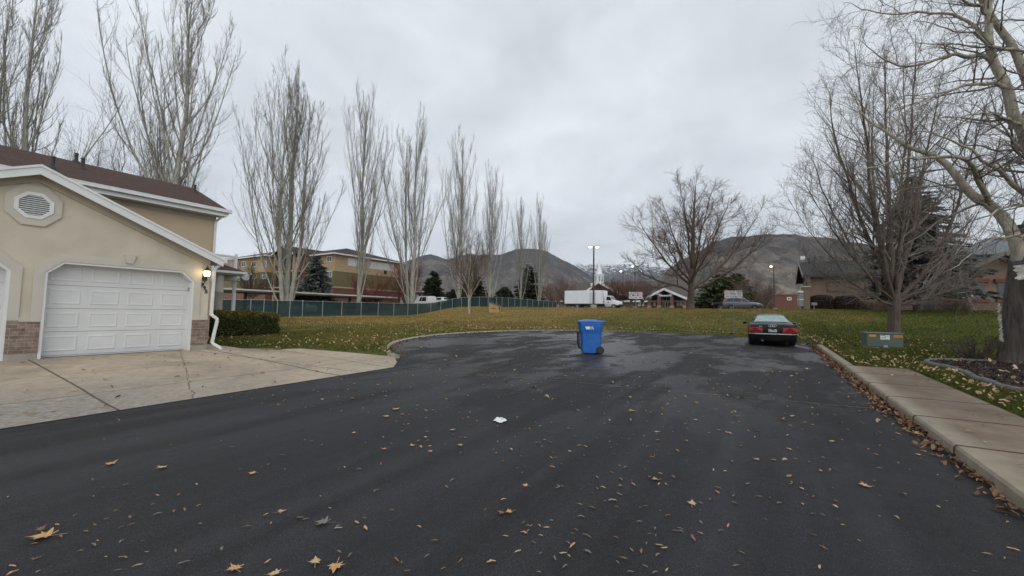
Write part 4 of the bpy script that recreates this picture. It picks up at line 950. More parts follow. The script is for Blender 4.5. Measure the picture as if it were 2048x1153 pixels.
for i, (x, D, top, W, s1, lab) in enumerate([(500, 62, 520, 4.2, True, 'bare brown tree in front of the far wing of the apartment block'), (742, 66, 540, 4.6, False, 'dark red bare crab-apple in front of the apartment end wall'), (812, 78, 520, 3.8, False, 'purplish bare tree past the corner of the apartment block'),
        (1108, 104, 552, 4.4, False, 'reddish bare tree at the end of the green screened fence'), (1136, 108, 560, 4.2, False, 'reddish bare tree just behind the tail of the white box truck'), (1204, 104, 556, 4.6, True, 'reddish bare tree in front of the church steeple base'),
        (1238, 100, 552, 3.6, True, 'reddish bare tree beyond the cab of the white truck'), (1262, 96, 548, 4.6, True, 'reddish bare tree behind the sign nearest the blue bin'), (1284, 100, 560, 3.4, True, 'reddish bare tree at the end of the church portico roof'), (1505, 80, 556, 4.6, False, 'spreading bare brown bush behind the nose of the grey parked car'), (1528, 88, 560, 3.6, False, 'bare brown bush in front of the distant red brick building'), (1478, 92, 548, 3.0, False, 'bare brown bush between the pines and the grey parked car'),
        (228, 44, 215, 5.0, True, 'round bare brown tree showing above the brown roof between two poplars'), (160, 46, 250, 4.2, True, 'low bare brown tree showing above the brown roof beside the huge poplar'), (300, 50, 275, 4.0, True, 'low bare brown tree showing above the brown roof at the foot of the tall poplar')]):
    put_shrub('bare_tree', lab, dict(seed=50 + i, W=W, n=10 + i % 4, levels=4, rt=.07 if D < 56 else .12, k2=9, k3=7, single=s1, up=.5), x, D, (brownbark, darkred if 700 < x < 830 else (redtwig if 600 < x < 1300 else browntwig)), top=top, group='bare trees in the distance' if x > 700 else 'bare trees by the townhouse and apartments')

# --- clipped hedge beside the garage
def leafcloud(pts, rng, size, nrmv=None, flat=.5):
    n = len(pts); d = rng.normal(0, 1, (n, 3)); u = nrm(d); v = nrm(np.cross(u, rng.normal(0, 1, (n, 3))))
    s = size * rng.uniform(.6, 1.3, (n, 1))
    q = np.stack([pts - u * s, pts + v * s * flat, pts + u * s, pts - v * s * flat], 1)
    return q.reshape(-1, 3), np.arange(n * 4).reshape(n, 4)
def hedge(name, label, A, B, depth, H, n, size, mats, seed, z0, round_=.35, group=None, twig=False):
    """clipped block from A to B (front bottom line), rounded corners"""
    rng = np.random.default_rng(seed)
    A = np.array(A[:2]); B = np.array(B[:2]); L = np.linalg.norm(B - A); e = (B - A) / L; nn = np.array([-e[1], e[0]])
    if nn @ (-A) > 0: nn = -nn
    hx, hy, hz = L / 2, depth / 2, H / 2; r = min(round_, hy, hz)
    th_ = rng.random(n) * 2 * np.pi; ph = rng.uniform(-1, 1, n)
    # points on a rounded box (superellipsoid)
    d = nrm(rng.normal(0, 1, (n, 3)) * np.array([hx, hy, hz]) ** .5)
    k = 5.0
    s = (np.abs(d[:, 0] / hx) ** k + np.abs(d[:, 1] / hy) ** k + np.abs(d[:, 2] / hz) ** k) ** (-1 / k)
    p = d * s[:, None] * rng.uniform(.90, 1.02, (n, 1)) 
    bump = 1 + .04 * np.sin(p[:, 0] * 5.1 + seed) * np.sin(p[:, 2] * 6.3 + 1) + .03 * np.sin(p[:, 0] * 11 + p[:, 1] * 9)
    p *= bump[:, None]
    c2 = (A + B) / 2 + nn * hy
    W = np.stack([c2[0] + e[0] * p[:, 0] + nn[0] * p[:, 1], c2[1] + e[1] * p[:, 0] + nn[1] * p[:, 1], z0 + hz + p[:, 2]], 1)
    V, F = leafcloud(W, rng, size, flat=.28 if twig else .5)
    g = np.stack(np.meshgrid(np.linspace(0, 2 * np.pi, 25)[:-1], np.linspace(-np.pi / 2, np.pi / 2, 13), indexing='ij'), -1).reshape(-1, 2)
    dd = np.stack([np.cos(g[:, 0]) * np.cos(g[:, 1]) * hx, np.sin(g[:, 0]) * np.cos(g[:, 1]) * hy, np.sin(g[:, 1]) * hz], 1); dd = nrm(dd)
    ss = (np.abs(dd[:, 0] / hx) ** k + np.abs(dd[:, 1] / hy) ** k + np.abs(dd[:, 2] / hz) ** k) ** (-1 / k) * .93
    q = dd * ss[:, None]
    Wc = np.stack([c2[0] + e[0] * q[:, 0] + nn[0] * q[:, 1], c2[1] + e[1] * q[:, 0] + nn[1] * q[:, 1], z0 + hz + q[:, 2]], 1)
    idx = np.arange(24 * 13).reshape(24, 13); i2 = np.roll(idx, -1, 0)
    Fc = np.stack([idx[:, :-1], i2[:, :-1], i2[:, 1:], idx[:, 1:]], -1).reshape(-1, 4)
    r_ = thing(name, label, 'hedge', (c2[0], c2[1], z0), 0, group)
    link('foliage', np_mesh('foliage', V, [F]), mats[0], r_); link('twig_core', np_mesh('twig_core', Wc, [Fc], True), mats[1], r_)
    return r_
def hedgemat(name, a, b, c, top=None, z=1.2):
    m, nt = newmat(name)
    g = nd(nt, 'ShaderNodeNewGeometry').outputs['Random Per Island']
    col = ramp(nt, g, [(0, a), (.5, b), (1, c)])
    if top is not None:                                   # the clipped top has yellowed
        co = nd(nt, 'ShaderNodeTexCoord').outputs['Object']; zz_ = nd(nt, 'ShaderNodeSeparateXYZ', Vector=co).outputs[2]
        nn_ = nd(nt, 'ShaderNodeTexNoise', Vector=co, Scale=2.2, Detail=4.0).outputs[0]
        f = ramp(nt, math_(nt, 'ADD', zz_, math_(nt, 'MULTIPLY', math_(nt, 'SUBTRACT', nn_, .5), .9)), [(z - .12, 0.0), (z + .06, 1.0)])
        col = mixc(nt, math_(nt, 'MULTIPLY', f, .6), col, top)
    bs = nd(nt, 'ShaderNodeBsdfPrincipled', Base_Color=col, Roughness=.85, Specular_IOR_Level=.15)
    outp(nt, bs.outputs[0]); return m
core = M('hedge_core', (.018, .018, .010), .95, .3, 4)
def onZ(x, y, z): d = ray(x, y); return O + d * ((z - EYE) / d[2])
HA, HB = onZ(410, 678, .27), onZ(566, 671, .30)
hedge('clipped_hedge', 'clipped dark green hedge with a yellowing top beside the garage downspout', HA, HB, 1.8, 1.14, 30000, .045, (hedgemat('hedge_leaves', (.034, .046, .014), (.062, .076, .024), (.115, .118, .042), top=(.20, .165, .04), z=.98), core), 3, .26)
# ================================================================== BLUE BIN
galv = M('galvanised_steel', (.40, .41, .41), .45, .1, 6, metal=.4)
blackrub = M('black_rubber', (.018, .018, .019), .75, .2, 14)
bluep = M('blue_bin_plastic', (.018, .125, .44), .45, .12, 5, bump=.05, bscale=200)
P = O + ray(1182, 707) * 13.6; P[2] = float(zroad(P[1])) + .004
bn = thing('wheeled_bin', 'blue wheeled recycling bin standing alone on the wet asphalt', 'bin', P, YAW - RAD(3))
def rrect(x0, x1, y0, y1, z, r=.05, n=4):
    o = []
    for cx_, cy_, a0 in ((x1 - r, y1 - r, 0), (x0 + r, y1 - r, 90), (x0 + r, y0 + r, 180), (x1 - r, y0 + r, 270)):
        for i in range(n + 1):
            a = RAD(a0 + 90 * i / n); o.append((cx_ + r * math.cos(a), cy_ + r * math.sin(a), z))
    return o
# local x: front (left in the photo) to handle (right); y: depth
rg = [rrect(-.30, .27, -.24, .24, .03, .05), rrect(-.315, .285, -.25, .25, .10, .05), rrect(-.345, .31, -.275, .275, .62, .06), rrect(-.355, .315, -.285, .285, .70, .06),
      rrect(-.395, .335, -.315, .315, .79, .06), rrect(-.41, .34, -.325, .325, .985, .06), rrect(-.425, .36, -.335, .335, .99, .06), rrect(-.425, .36, -.335, .335, 1.03, .06)]
MB().loft(rg).build('body', bluep, bn, world=False, smooth=True)
rg = [rrect(-.445, .40, -.345, .345, 1.032, .06), rrect(-.45, .41, -.35, .35, 1.055, .06), rrect(-.44, .40, -.34, .34, 1.085, .06), rrect(-.36, .25, -.26, .26, 1.10, .08), rrect(-.20, .12, -.20, .20, 1.128, .09), rrect(-.12, .05, -.15, .15, 1.132, .07)]
lid = MB().loft(rg); lid.box(.34, .455, -.30, .30, 1.055, 1.095); lid.build('lid', bluep, bn, world=False, smooth=True)
MB().tube([(.36, -.27, 1.01), (.43, -.27, 1.04), (.43, .27, 1.04), (.36, .27, 1.01)], .017).build('handle', bluep, bn, world=False, smooth=True)
MB().box(-.465, -.43, -.2, .2, .965, .995).tube([(-.35, -.23, .12), (-.43, -.22, .30), (-.43, -.22, .74)], .022).tube([(-.35, .23, .12), (-.43, .22, .30), (-.43, .22, .74)], .022).tube([(-.43, -.24, .70), (-.43, .24, .70)], .02).build('grab_bar', blackrub, bn, world=False, smooth=True)
for y in (-.285, .285):
    wl = MB().lathe((.265, y, .125), [(.05, -.035), (.112, -.034), (.125, -.02), (.125, .02), (.112, .034), (.05, .035)], 24, axis='y').build('wheel', blackrub, bn, world=False, smooth=True)
    sgn = -1 if y < 0 else 1
    rb = MB().lathe((.265, y + sgn * .030, .125), [(.028, -.012), (.03, .012)], 12, axis='y')
    for q in range(6):
        a = q * math.pi / 3; rb.bar((.265, y + sgn * .036, .125), (.265 + .098 * math.cos(a), y + sgn * .036, .125 + .098 * math.sin(a)), .02, .012, up=(0, 1, 0))
    rb.build('hub', M('dark_grey_plastic', (.04, .04, .042), .5, .1), wl, world=False)
MB().tube([(.265, -.28, .125), (.265, .28, .125)], .014).build('axle', galv, bn, world=False)
lg = MB()
fnl = lambda u, v, w: (-.125 + u, -.325 - w, .855 + v)
lg.fill([[(-.115, .047), (-.055, .047), (-.047, .01), (-.035, .047), (.005, .047), (.010, .01), (.022, .047), (.045, .047), (.018, -.047), (-.022, -.047), (-.030, -.015), (-.040, -.047), (-.085, -.047)]], .006, fnl)
mo = [(.03, -.047), (.062, .047), (.088, .047), (.104, .010), (.118, .047), (.142, .047), (.170, -.047), (.145, -.047), (.132, .005), (.112, -.047), (.094, -.047), (.078, .005), (.062, -.047)]
mi = [(.042, -.039), (.068, .039), (.083, .039), (.104, -.012), (.123, .039), (.137, .039), (.158, -.039), (.151, -.039), (.133, .022), (.109, -.039), (.098, -.039), (.078, .022), (.055, -.039)]
lg.fill([mo, mi], .006, fnl)
lg.build('logo', M('white_print', (.8, .82, .84), .5, .02), bn, world=False)

# ================================================================== VEHICLES
def car_body(stations, npt=None):
    """stations: y, zb, zbelt, zroof, wb, wm, wr.  Returns ring(y) function; x is sideways"""
    S = np.array(stations, float)
    def ring(y):
        zb, zB, zr, wb, wm, wr = [float(np.interp(y, S[:, 0], S[:, i])) for i in range(1, 7)]
        h = zr - zB
        half = [(0, zb), (wb * .85, zb), (wb, zb + .06), (wm, lerp(zb, zB, .42)), (wm * 1.0, lerp(zb, zB, .72)), (wm * .985, zB - .03), (wm * .955, zB + .004),
                (lerp(wm * .95, wr, .5), zB + h * .52), (wr, zr - .07 * min(1, h / .2)), (wr * .86, zr - .02 * min(1, h / .2)), (wr * .5, zr + .008), (0, zr + .012)]
        pts = [(x, y, z) for x, z in half] + [(-x, y, z) for x, z in half[-2:0:-1]]
        return pts, half
    return ring, S
def ringpt(ring, y, k0, off=0.0, side=1):
    _, half = ring(y); i = min(int(k0), len(half) - 2); f = k0 - i
    a, b = half[i], half[i + 1]; x = lerp(a[0], b[0], f); z = lerp(a[1], b[1], f)
    nx_, nz_ = (b[1] - a[1]), -(b[0] - a[0]); l = math.hypot(nx_, nz_) + 1e-9
    return (side * (x + off * nx_ / l), y, z + off * nz_ / l)
def window(mb, ring, ys, ks, off=.006, side=1):
    """patch following the body; ys: list of (y_at_bottom, y_at_top) along the length"""
    n = len(ys); m = 5; base = []
    for yb, yt in ys:
        base.append([ringpt(ring, lerp(yb, yt, j / (m - 1)), lerp(ks[0], ks[1], j / (m - 1)), off, side) for j in range(m)])
    mb.loft(base, closed=False, caps=False); return mb
def wheel(parent, x, y, r, w, rim=None, tyre=None, rr=.66, spokes=5):
    t = MB().lathe((x, y, r), [(r * .55, -w / 2), (r * .94, -w / 2), (r, -w * .36), (r, w * .36), (r * .94, w / 2), (r * .55, w / 2)], 28, axis='x').build('wheel', tyre or blackrub, parent, world=False, smooth=True)
    s = 1 if x > 0 else -1
    h = MB().lathe((x + s * w * .36, y, r), [(r * .2, -.02), (r * rr, -.02), (r * rr, .03), (r * (rr - .06), .03), (r * (rr - .08), .005), (r * .2, .005)], 24, axis='x')
    for q in range(spokes):
        a = 2 * math.pi * q / spokes; h.bar((x + s * (w * .36 + .02), y, r), (x + s * (w * .36 + .02), y + r * rr * .95 * math.cos(a), r + r * rr * .95 * math.sin(a)), .025, r * .16, up=(1, 0, 0))
    h.build('rim', rim or M('alloy_rim', (.42, .43, .44), .35, .05, metal=.6), t, world=False)
glass = M('dark_car_glass', (.02, .024, .026), .08, .1, 3, spec=.6)
paintblack = M('black_car_paint', (.005, .005, .006), .22, .1, 3, coat=0, spec=.22)
redlens = M('red_lamp_lens', (.30, .010, .014), .25, .15, 12, spec=.6)
chrome = M('chrome_trim', (.62, .63, .64), .18, .05, metal=.9)
def mirror(parent, x, y, z, m):
    s = 1 if x > 0 else -1
    MB().bar((x - s * .02, y, z - .03), (x + s * .10, y, z), .05, .04).loft([[(x + s * (.06 + .17 * 0) + s * .17 * t, y + dy * sc_, z + dz * sc_) for dy, dz in ((-.05, -.05), (-.05, .06), (.04, .07), (.07, .0), (.04, -.05))] for t, sc_ in ((0, .8), (.3, 1.1), (.8, 1.05), (1, .6))]).build('mirror', m, parent, world=False, smooth=True)
# --- black saloon seen from behind; local y = forwards, origin at the rear axle foot
P = at(1543, 691, 17.3); P[2] = float(zroad(P[1])) + .004
sed = thing('parked_car', 'black four-door saloon car parked on the turning circle, seen from behind', 'car', P, RAD(2.5), None, .91)
st = [(-1.02, .42, .78, .80, .70, .80, .60), (-.98, .30, .90, .945, .80, .885, .70), (-.86, .22, .955, 1.0, .84, .93, .74), (-.45, .20, .965, 1.03, .86, .94, .73), (-.32, .20, .965, 1.05, .86, .94, .72),
      (.45, .19, .965, 1.38, .87, .945, .56), (.8, .19, .96, 1.43, .87, .945, .58), (1.6, .19, .95, 1.445, .87, .945, .59), (2.15, .19, .94, 1.40, .87, .945, .58), (2.95, .19, .93, .99, .86, .94, .72), (3.5, .2, .86, .92, .85, .93, .74), (3.85, .24, .74, .80, .80, .88, .7), (4.02, .36, .62, .66, .7, .76, .6)]
ring, S = car_body(st)
ysb = sorted(set(list(S[:, 0]) + list(np.linspace(-.3, .45, 6)) + list(np.linspace(2.15, 2.95, 6))))
MB().loft([ring(y)[0] for y in ysb]).build('body', paintblack, sed, world=False, smooth=True)
rw_ = MB(); tg = M('pale_rear_glass', (.24, .33, .32), .12, .12, 5, spec=.6)
rows = []
for y in np.linspace(-.27, .42, 7):
    t = (y + .27) / .69; wv = lerp(.70, .535, t); _, hf = ring(y); zt = hf[-1][1]
    rows.append([(wv * u, y - .012, zt + .004 - .016 * abs(u) ** 3) for u in np.linspace(-1, 1, 9)])
rw_.loft(rows, closed=False, caps=False).build('rear_window', tg, sed, world=False, smooth=True)
for s in (1, -1):
    mb = MB(); window(mb, ring, [(.18, .50), (.6, .7), (1.05, 1.0)], (6.25, 7.85), side=s); window(mb, ring, [(1.14, 1.08), (1.8, 1.7), (2.45, 2.05), (2.62, 2.12)], (6.25, 7.85), side=s)
    mb.build('side_window', glass, sed, world=False, smooth=True)
    for y_ in (0.0, 2.88): wheel(sed, s * .80, y_, .325, .225)
    for y_ in (0.0, 2.88):
        MB().loft([[(s * (.90 + .035 * q), y_ + rr_ * math.cos(a), .325 + rr_ * math.sin(a)) for a in np.linspace(-.25, math.pi + .25, 15)] for q, rr_ in ((0, .345), (1.0, .345), (1.0, .375), (0.2, .40))], closed=False, caps=False).build('wheel_arch', M('arch_black', (.006, .006, .006), .6), sed, world=False, smooth=True)
    mirror(sed, s * .93, 2.15, .98, paintblack)
    tl = MB().loft([[(s * x, y, z) for x, y, z in ((.385, -1.085, .615), (.66, -1.085, .61), (.915, -1.02, .615), (.915, -1.02, .83), (.66, -1.08, .835), (.385, -1.08, .82))], [(s * x, y + .07, z) for x, y, z in ((.385, -1.0, .615), (.63, -.99, .61), (.875, -.93, .615), (.875, -.93, .83), (.63, -.99, .835), (.385, -1.0, .82))]]).build('tail_light', redlens, sed, world=False)
    MB().box(min(s * .40, s * .86), max(s * .40, s * .86), -1.095, -1.085, .70, .708).build('lens_rib', M('lens_rib_dark', (.12, .01, .012), .3), tl, world=False)
bp = MB().loft([[(-.80, -1.0, z0), (-.90, -.86, z0), (-.72, -1.10, z0), (0, -1.15, z0), (.72, -1.10, z0), (.90, -.86, z0), (.80, -.9, z0)][0:0] or [(x, y * k_, z0) for x, y in ((-.925, -.62), (-.90, -.95), (-.70, -1.09), (0, -1.13), (.70, -1.09), (.90, -.95), (.925, -.62))] for z0, k_ in ((.20, .95), (.25, .99), (.45, 1.0), (.56, .995), (.585, .95))], closed=True).build('bumper', M('bumper_matt_black', (.006, .006, .0065), .6, .1, spec=.12), sed, world=False, smooth=True)
ch = MB()
cp = [(-.935, -.60), (-.912, -.95), (-.705, -1.10), (-.35, -1.125), (0, -1.14), (.35, -1.125), (.705, -1.10), (.912, -.95), (.935, -.60)]
for p, q in zip(cp[:-1], cp[1:]): ch.bar((p[0], p[1], .545), (q[0], q[1], .545), .02, .042)
ch.build('bumper_strip', chrome, bp, world=False)
pt = MB().box(-.17, .17, -1.075, -1.06, .60, .76).build('licence_plate', M('plate_grey', (.06, .062, .07), .5, .15, 20), sed, world=False)
MB().text('1A0U25', .10, .004, lambda u, v, w: (u, -1.076 - w, .672 + v), bold=.002).build('plate_number', M('white_print', (.8, .82, .84)), pt, world=False)
MB().box(-.155, -.05, -1.079, -1.075, .735, .75).build('plate_sticker', M('white_print', (.8, .82, .84)), pt, world=False)
MB().box(.07, .15, -1.079, -1.075, .735, .75).build('plate_sticker', M('white_print', (.8, .82, .84)), pt, world=False)
rg_ = MB()
for i in range(4):
    c_ = -.105 + i * .07; rg_.tube([(c_ + .046 * math.cos(a), -1.035, .905 + .046 * math.sin(a)) for a in np.linspace(0, 2 * math.pi, 21)], .008, 6)
rg_.build('badge_rings', chrome, sed, world=False, smooth=True)
MB().box(-.52, -.40, -1.03, -.99, .862, .885).build('badge_letters', chrome, sed, world=False)
MB().lathe((-.40, -1.06, .24), [(.03, 0), (.032, -.06), (.026, -.06), (.024, -.02)], 10, axis='y').build('exhaust_pipe', galv, sed, world=False)
# --- vehicles seen side-on; local y = forwards
def simple_car(name, label, st, wheels, r, m, P, rz, wins, lights=(), cat='car', group=None, rimc=None, ends=()):
    c = thing(name, label, cat, P, rz, group)
    ring, S = car_body(st); ysb = sorted(set(np.round(np.concatenate([S[:, 0]] + [np.linspace(a, b, 5) for a, b in zip(S[:-1, 0], S[1:, 0]) if b - a > .5]), 3)))
    MB().loft([ring(y)[0] for y in ysb]).build('body', m, c, world=False, smooth=True)
    for s in (1, -1):
        for wn in wins:
            window(MB(), ring, wn[0], wn[1], side=s).build('side_window', glass, c, world=False, smooth=True)
        wm = float(np.interp(wheels[0], S[:, 0], S[:, 5]))
        for y in wheels: 
            MB().lathe((s * (wm - .055), y, r), [(r * 1.16, -.06), (r * 1.16, .058), (.02, .058)], 24, axis='x').build('wheel_arch', M('arch_black', (.006, .006, .006), .6), c, world=False)
            wheel(c, s * (wm - .085), y, r, .23, rim=rimc)
        for nm, (y0, y1), ks, ml in lights:
            window(MB(), ring, [(y0, y0), ((y0 + y1) / 2,) * 2, (y1, y1)], ks, off=.012, side=s).build(nm, ml, c, world=False, smooth=True)
    for (ya, yb, wk) in ends:                     # windscreen or rear glass: lies on the roofline
        rows = []
        for y in np.linspace(ya, yb, 6):
            _, hf = ring(y); wv = hf[8][0] * wk; zt = hf[-1][1]
            rows.append([(wv * u, y, zt + .008 - .012 * abs(u) ** 3) for u in np.linspace(-1, 1, 7)])
        MB().loft(rows, closed=False, caps=False).build('windscreen', glass, c, world=False, smooth=True)
    return c, ring
headl = M('clear_lamp_lens', (.62, .64, .66), .15, .1, 9, spec=.7)
greyp = M('grey_car_paint', (.13, .135, .15), .25, .06, 3, metal=.35, coat=.5)
suv = [(-.98, .55, .95, .98, .72, .80, .6), (-.93, .38, 1.03, 1.25, .80, .88, .62), (-.80, .30, 1.05, 1.52, .84, .91, .60), (-.5, .27, 1.05, 1.64, .86, .92, .60), (.3, .26, 1.03, 1.69, .87, .925, .62), (1.1, .26, 1.01, 1.67, .87, .925, .61), (1.6, .26, 1.0, 1.58, .87, .925, .60),
       (2.35, .26, .99, 1.07, .87, .92, .74), (2.9, .27, .93, 1.0, .86, .92, .76), (3.3, .30, .84, .90, .82, .88, .72), (3.52, .38, .70, .75, .72, .78, .6), (3.58, .45, .6, .63, .6, .68, .5)]
P = at(1463, 622, 53.5); P[2] = zl(P[0], P[1]) + .05
simple_car('parked_car', 'grey sports utility car parked side-on beyond the bank, under the sign with red writing', suv, (0, 2.66), .345, greyp, P, RAD(-90), [([(-.62, -.40), (-.2, -.1), (.30, .28)], (6.3, 7.85)), ([(.38, .36), (.8, .8), (1.22, 1.1)], (6.25, 7.85)), ([(1.30, 1.18), (1.75, 1.45), (2.12, 1.6)], (6.25, 7.8))],
           [('tail_light', (-.93, -.62), (5.2, 7.6), redlens), ('headlight', (2.95, 3.42), (5.0, 5.9), headl), ('door_handle', (.2, .38), (5.1, 5.3), chrome), ('door_handle', (1.2, 1.38), (5.1, 5.3), chrome)], ends=((1.65, 2.28, .93), (-.9, -.62, .9)))
P = at(1443, 620, 58); P[2] = zl(P[0], P[1]) + .05
pick = [(-1.2, .55, .95, 1.05, .86, .92, .88), (-1.15, .45, 1.02, 1.10, .88, .95, .90), (.80, .42, 1.05, 1.12, .9, .95, .90), (.86, .42, 1.06, 1.70, .9, .95, .66), (1.2, .40, 1.06, 1.84, .9, .95, .68), (2.3, .40, 1.06, 1.82, .9, .95, .68), (3.1, .40, 1.06, 1.14, .9, .95, .8), (4.0, .42, 1.0, 1.08, .9, .95, .8), (4.4, .5, .85, .95, .8, .9, .7)]
simple_car('pickup_truck', 'black pickup truck mostly hidden behind the grey parked car, its tail light showing', pick, (0, 3.6), .39, paintblack, P, RAD(-90), [([(.95, 1.0), (1.5, 1.5), (1.9, 1.85)], (6.3, 7.8)), ([(2.0, 1.95), (2.4, 2.3), (2.85, 2.4)], (6.3, 7.8))], [('tail_light', (-1.18, -1.0), (3.2, 6.0), redlens)], cat='pickup', ends=((2.4, 3.0, .9),))
# vehicles in the lot behind the screened fence
whitep = M('white_car_paint', (.70, .71, .72), .3, .04, 3, coat=.4)
silv = M('silver_car_paint', (.42, .44, .46), .3, .05, 3, metal=.4)
van = [(-1.0, .5, 1.0, 2.0, .8, .92, .72), (-.93, .32, 1.08, 2.12, .88, .97, .76), (2.4, .3, 1.08, 2.14, .9, .98, .78), (2.9, .3, 1.08, 1.98, .9, .98, .74), (3.5, .3, 1.06, 1.14, .9, .97, .8), (4.2, .36, .85, .92, .82, .9, .72), (4.3, .5, .7, .74, .7, .8, .6)]
for x, y, D, rz, stt, whl, r, mt, nm, lab, ct in ((858, 604, 70, 75, van, (0, 3.3), .36, whitep, 'white_van', 'white van showing over the screened fence beside the cluster-trunked poplar', 'van'), (886, 601, 76, 80, suv, (0, 2.66), .36, whitep, 'parked_car', 'white car showing over the fence below the pale carport roof', 'car'),
        (520, 622, 53, 95, suv, (0, 2.66), .35, silv, 'parked_car', 'silver car dimly seen through the green fence screen near the porch post', 'car'), (615, 620, 56, 95, suv, (0, 2.66), .35, silv, 'parked_car', 'silver car dimly seen through the green fence screen below the blue-grey spruce', 'car')):
    P = at(x, y, D); P[2] = zl(P[0], P[1]) + (.0 if D < 60 else (-.35 if D < 72 else .25))
    simple_car(nm, lab, stt, whl, r, mt, P, RAD(rz), [([(-.5, -.35), (.2, .2), (.9, .9)], (6.3, 7.8)), ([(1.0, 1.0), (1.4, 1.4), (1.9, 1.55)], (6.3, 7.8))], [('tail_light', (-.92, -.75), (4.5, 6.0), redlens)], cat=ct, ends=((-.93, -.7, .8),))
# --- box truck
P = at(1181, 620, 79); P[2] = zl(P[0], P[1]) + .05
trk = thing('box_truck', 'white box truck with a long cargo body parked beyond the bank', 'truck', P, RAD(-90))
wbox = M('white_box_panel', (.78, .79, .80), .5, .04, 1.2)
cb = MB().box(-1.25, 1.25, -5.0, 3.0, 1.05, 3.62).build('cargo_box', wbox, trk, world=False, bevel=.04)
for y in (-4.98, 2.98): MB().box(1.20, 1.268, y - .03, y + .03, 1.05, 3.62).box(-1.268, -1.2, y - .03, y + .03, 1.05, 3.62).build('corner_trim', galv, cb, world=False)
MB().box(1.251, 1.262, .35, 1.45, 1.15, 3.1).box(-1.262, -1.251, .35, 1.45, 1.15, 3.1).build('side_door', M('off_white_door', (.60, .61, .62), .5, .05), cb, world=False)
dl = MB()
for a, b, c, d in ((.33, .37, 1.13, 3.12), (1.43, 1.47, 1.13, 3.12), (.33, 1.47, 3.10, 3.14)): dl.box(1.258, 1.268, a, b, c, d)
dl.build('door_edge', M('seam_grey', (.2, .2, .21), .6), cb, world=False)
MB().box(1.251, 1.27, -5.0, 3.0, 1.0, 1.12).box(-1.27, -1.251, -5.0, 3.0, 1.0, 1.12).build('side_rail', M('grey_rail', (.36, .37, .38), .5), cb, world=False)
MB().box(-.55, .55, -4.9, 5.6, .62, .98).box(-1.1, 1.1, -2.9, -1.6, .55, .95).box(-1.15, 1.15, -.2, 1.2, .45, .9).build('chassis', M('chassis_black', (.015, .015, .016), .6), trk, world=False)
MB().box(-1.2, 1.2, -5.05, -4.95, .45, .62).bar((-.9, -4.9, .95), (-.9, -5.0, .5), .08, .08).bar((.9, -4.9, .95), (.9, -5.0, .5), .08, .08).build('rear_guard', galv, trk, world=False)
cab = MB().loft([[(x * k_, y, z) for x, z in ((-1.0, .95), (1.0, .95), (1.05, 1.5), (1.03, 1.75), (.9, t), (-.9, t), (-1.03, 1.75), (-1.05, 1.5))] for y, t, k_ in ((3.15, 2.55, 1.0), (3.3, 2.62, 1.02), (4.2, 2.58, 1.02), (4.75, 1.80, 1.0))])
cab.loft([[(x * k_, y, z) for x, z in ((-.95, .80), (.95, .80), (1.0, 1.3), (.85, t), (-.85, t), (-1.0, 1.3))] for y, t, k_ in ((4.7, 1.82, 1.0), (5.4, 1.68, .95), (5.95, 1.50, .88), (6.1, 1.30, .85))])
cabo = cab.build('cab', whitep, trk, world=False, smooth=True)
for s in (1, -1):
    MB().add([(s * 1.06, 3.55, 1.72), (s * 1.06, 4.42, 1.72), (s * 1.0, 4.28, 2.38), (s * 1.0, 3.6, 2.4)], [(0, 1, 2, 3)]).build('cab_window', glass, cabo, world=False)
    MB().tube([(s * 1.05, 4.5, 1.75), (s * 1.25, 4.55, 1.8)], .02).box(min(s * 1.2, s * 1.3), max(s * 1.2, s * 1.3), 4.5, 4.58, 1.7, 2.15).build('mirror', blackrub, cabo, world=False)
    MB().box(min(s * .6, s * .85), max(s * .6, s * .85), 6.02, 6.09, 1.1, 1.3).build('headlight', headl, cabo, world=False)
    MB().box(min(s * .7, s * 1.08), max(s * .7, s * 1.08), 3.3, 4.7, .55, .92).build('fuel_tank', chrome, trk, world=False)
    for y in (-2.3, 5.0): wheel(trk, s * 1.02, y, .5, .28, rim=whitep, spokes=8)
MB().add([(-.92, 4.32, 2.48), (.92, 4.32, 2.48), (.96, 4.74, 1.88), (-.96, 4.74, 1.88)], [(0, 1, 2, 3)]).mapv(lambda p: (p[0], p[1] + .02, p[2] + .02)).build('windscreen', glass, cabo, world=False)
MB().box(-1.02, 1.02, 5.9, 6.2, .55, .95).build('bumper', M('bumper_black', (.01, .01, .011)), trk, world=False, bevel=.04)
MB().box(1.055, 1.066, 3.75, 4.1, 1.25, 1.42).build('cab_logo', M('red_print', (.45, .06, .05), .5), cabo, world=False)

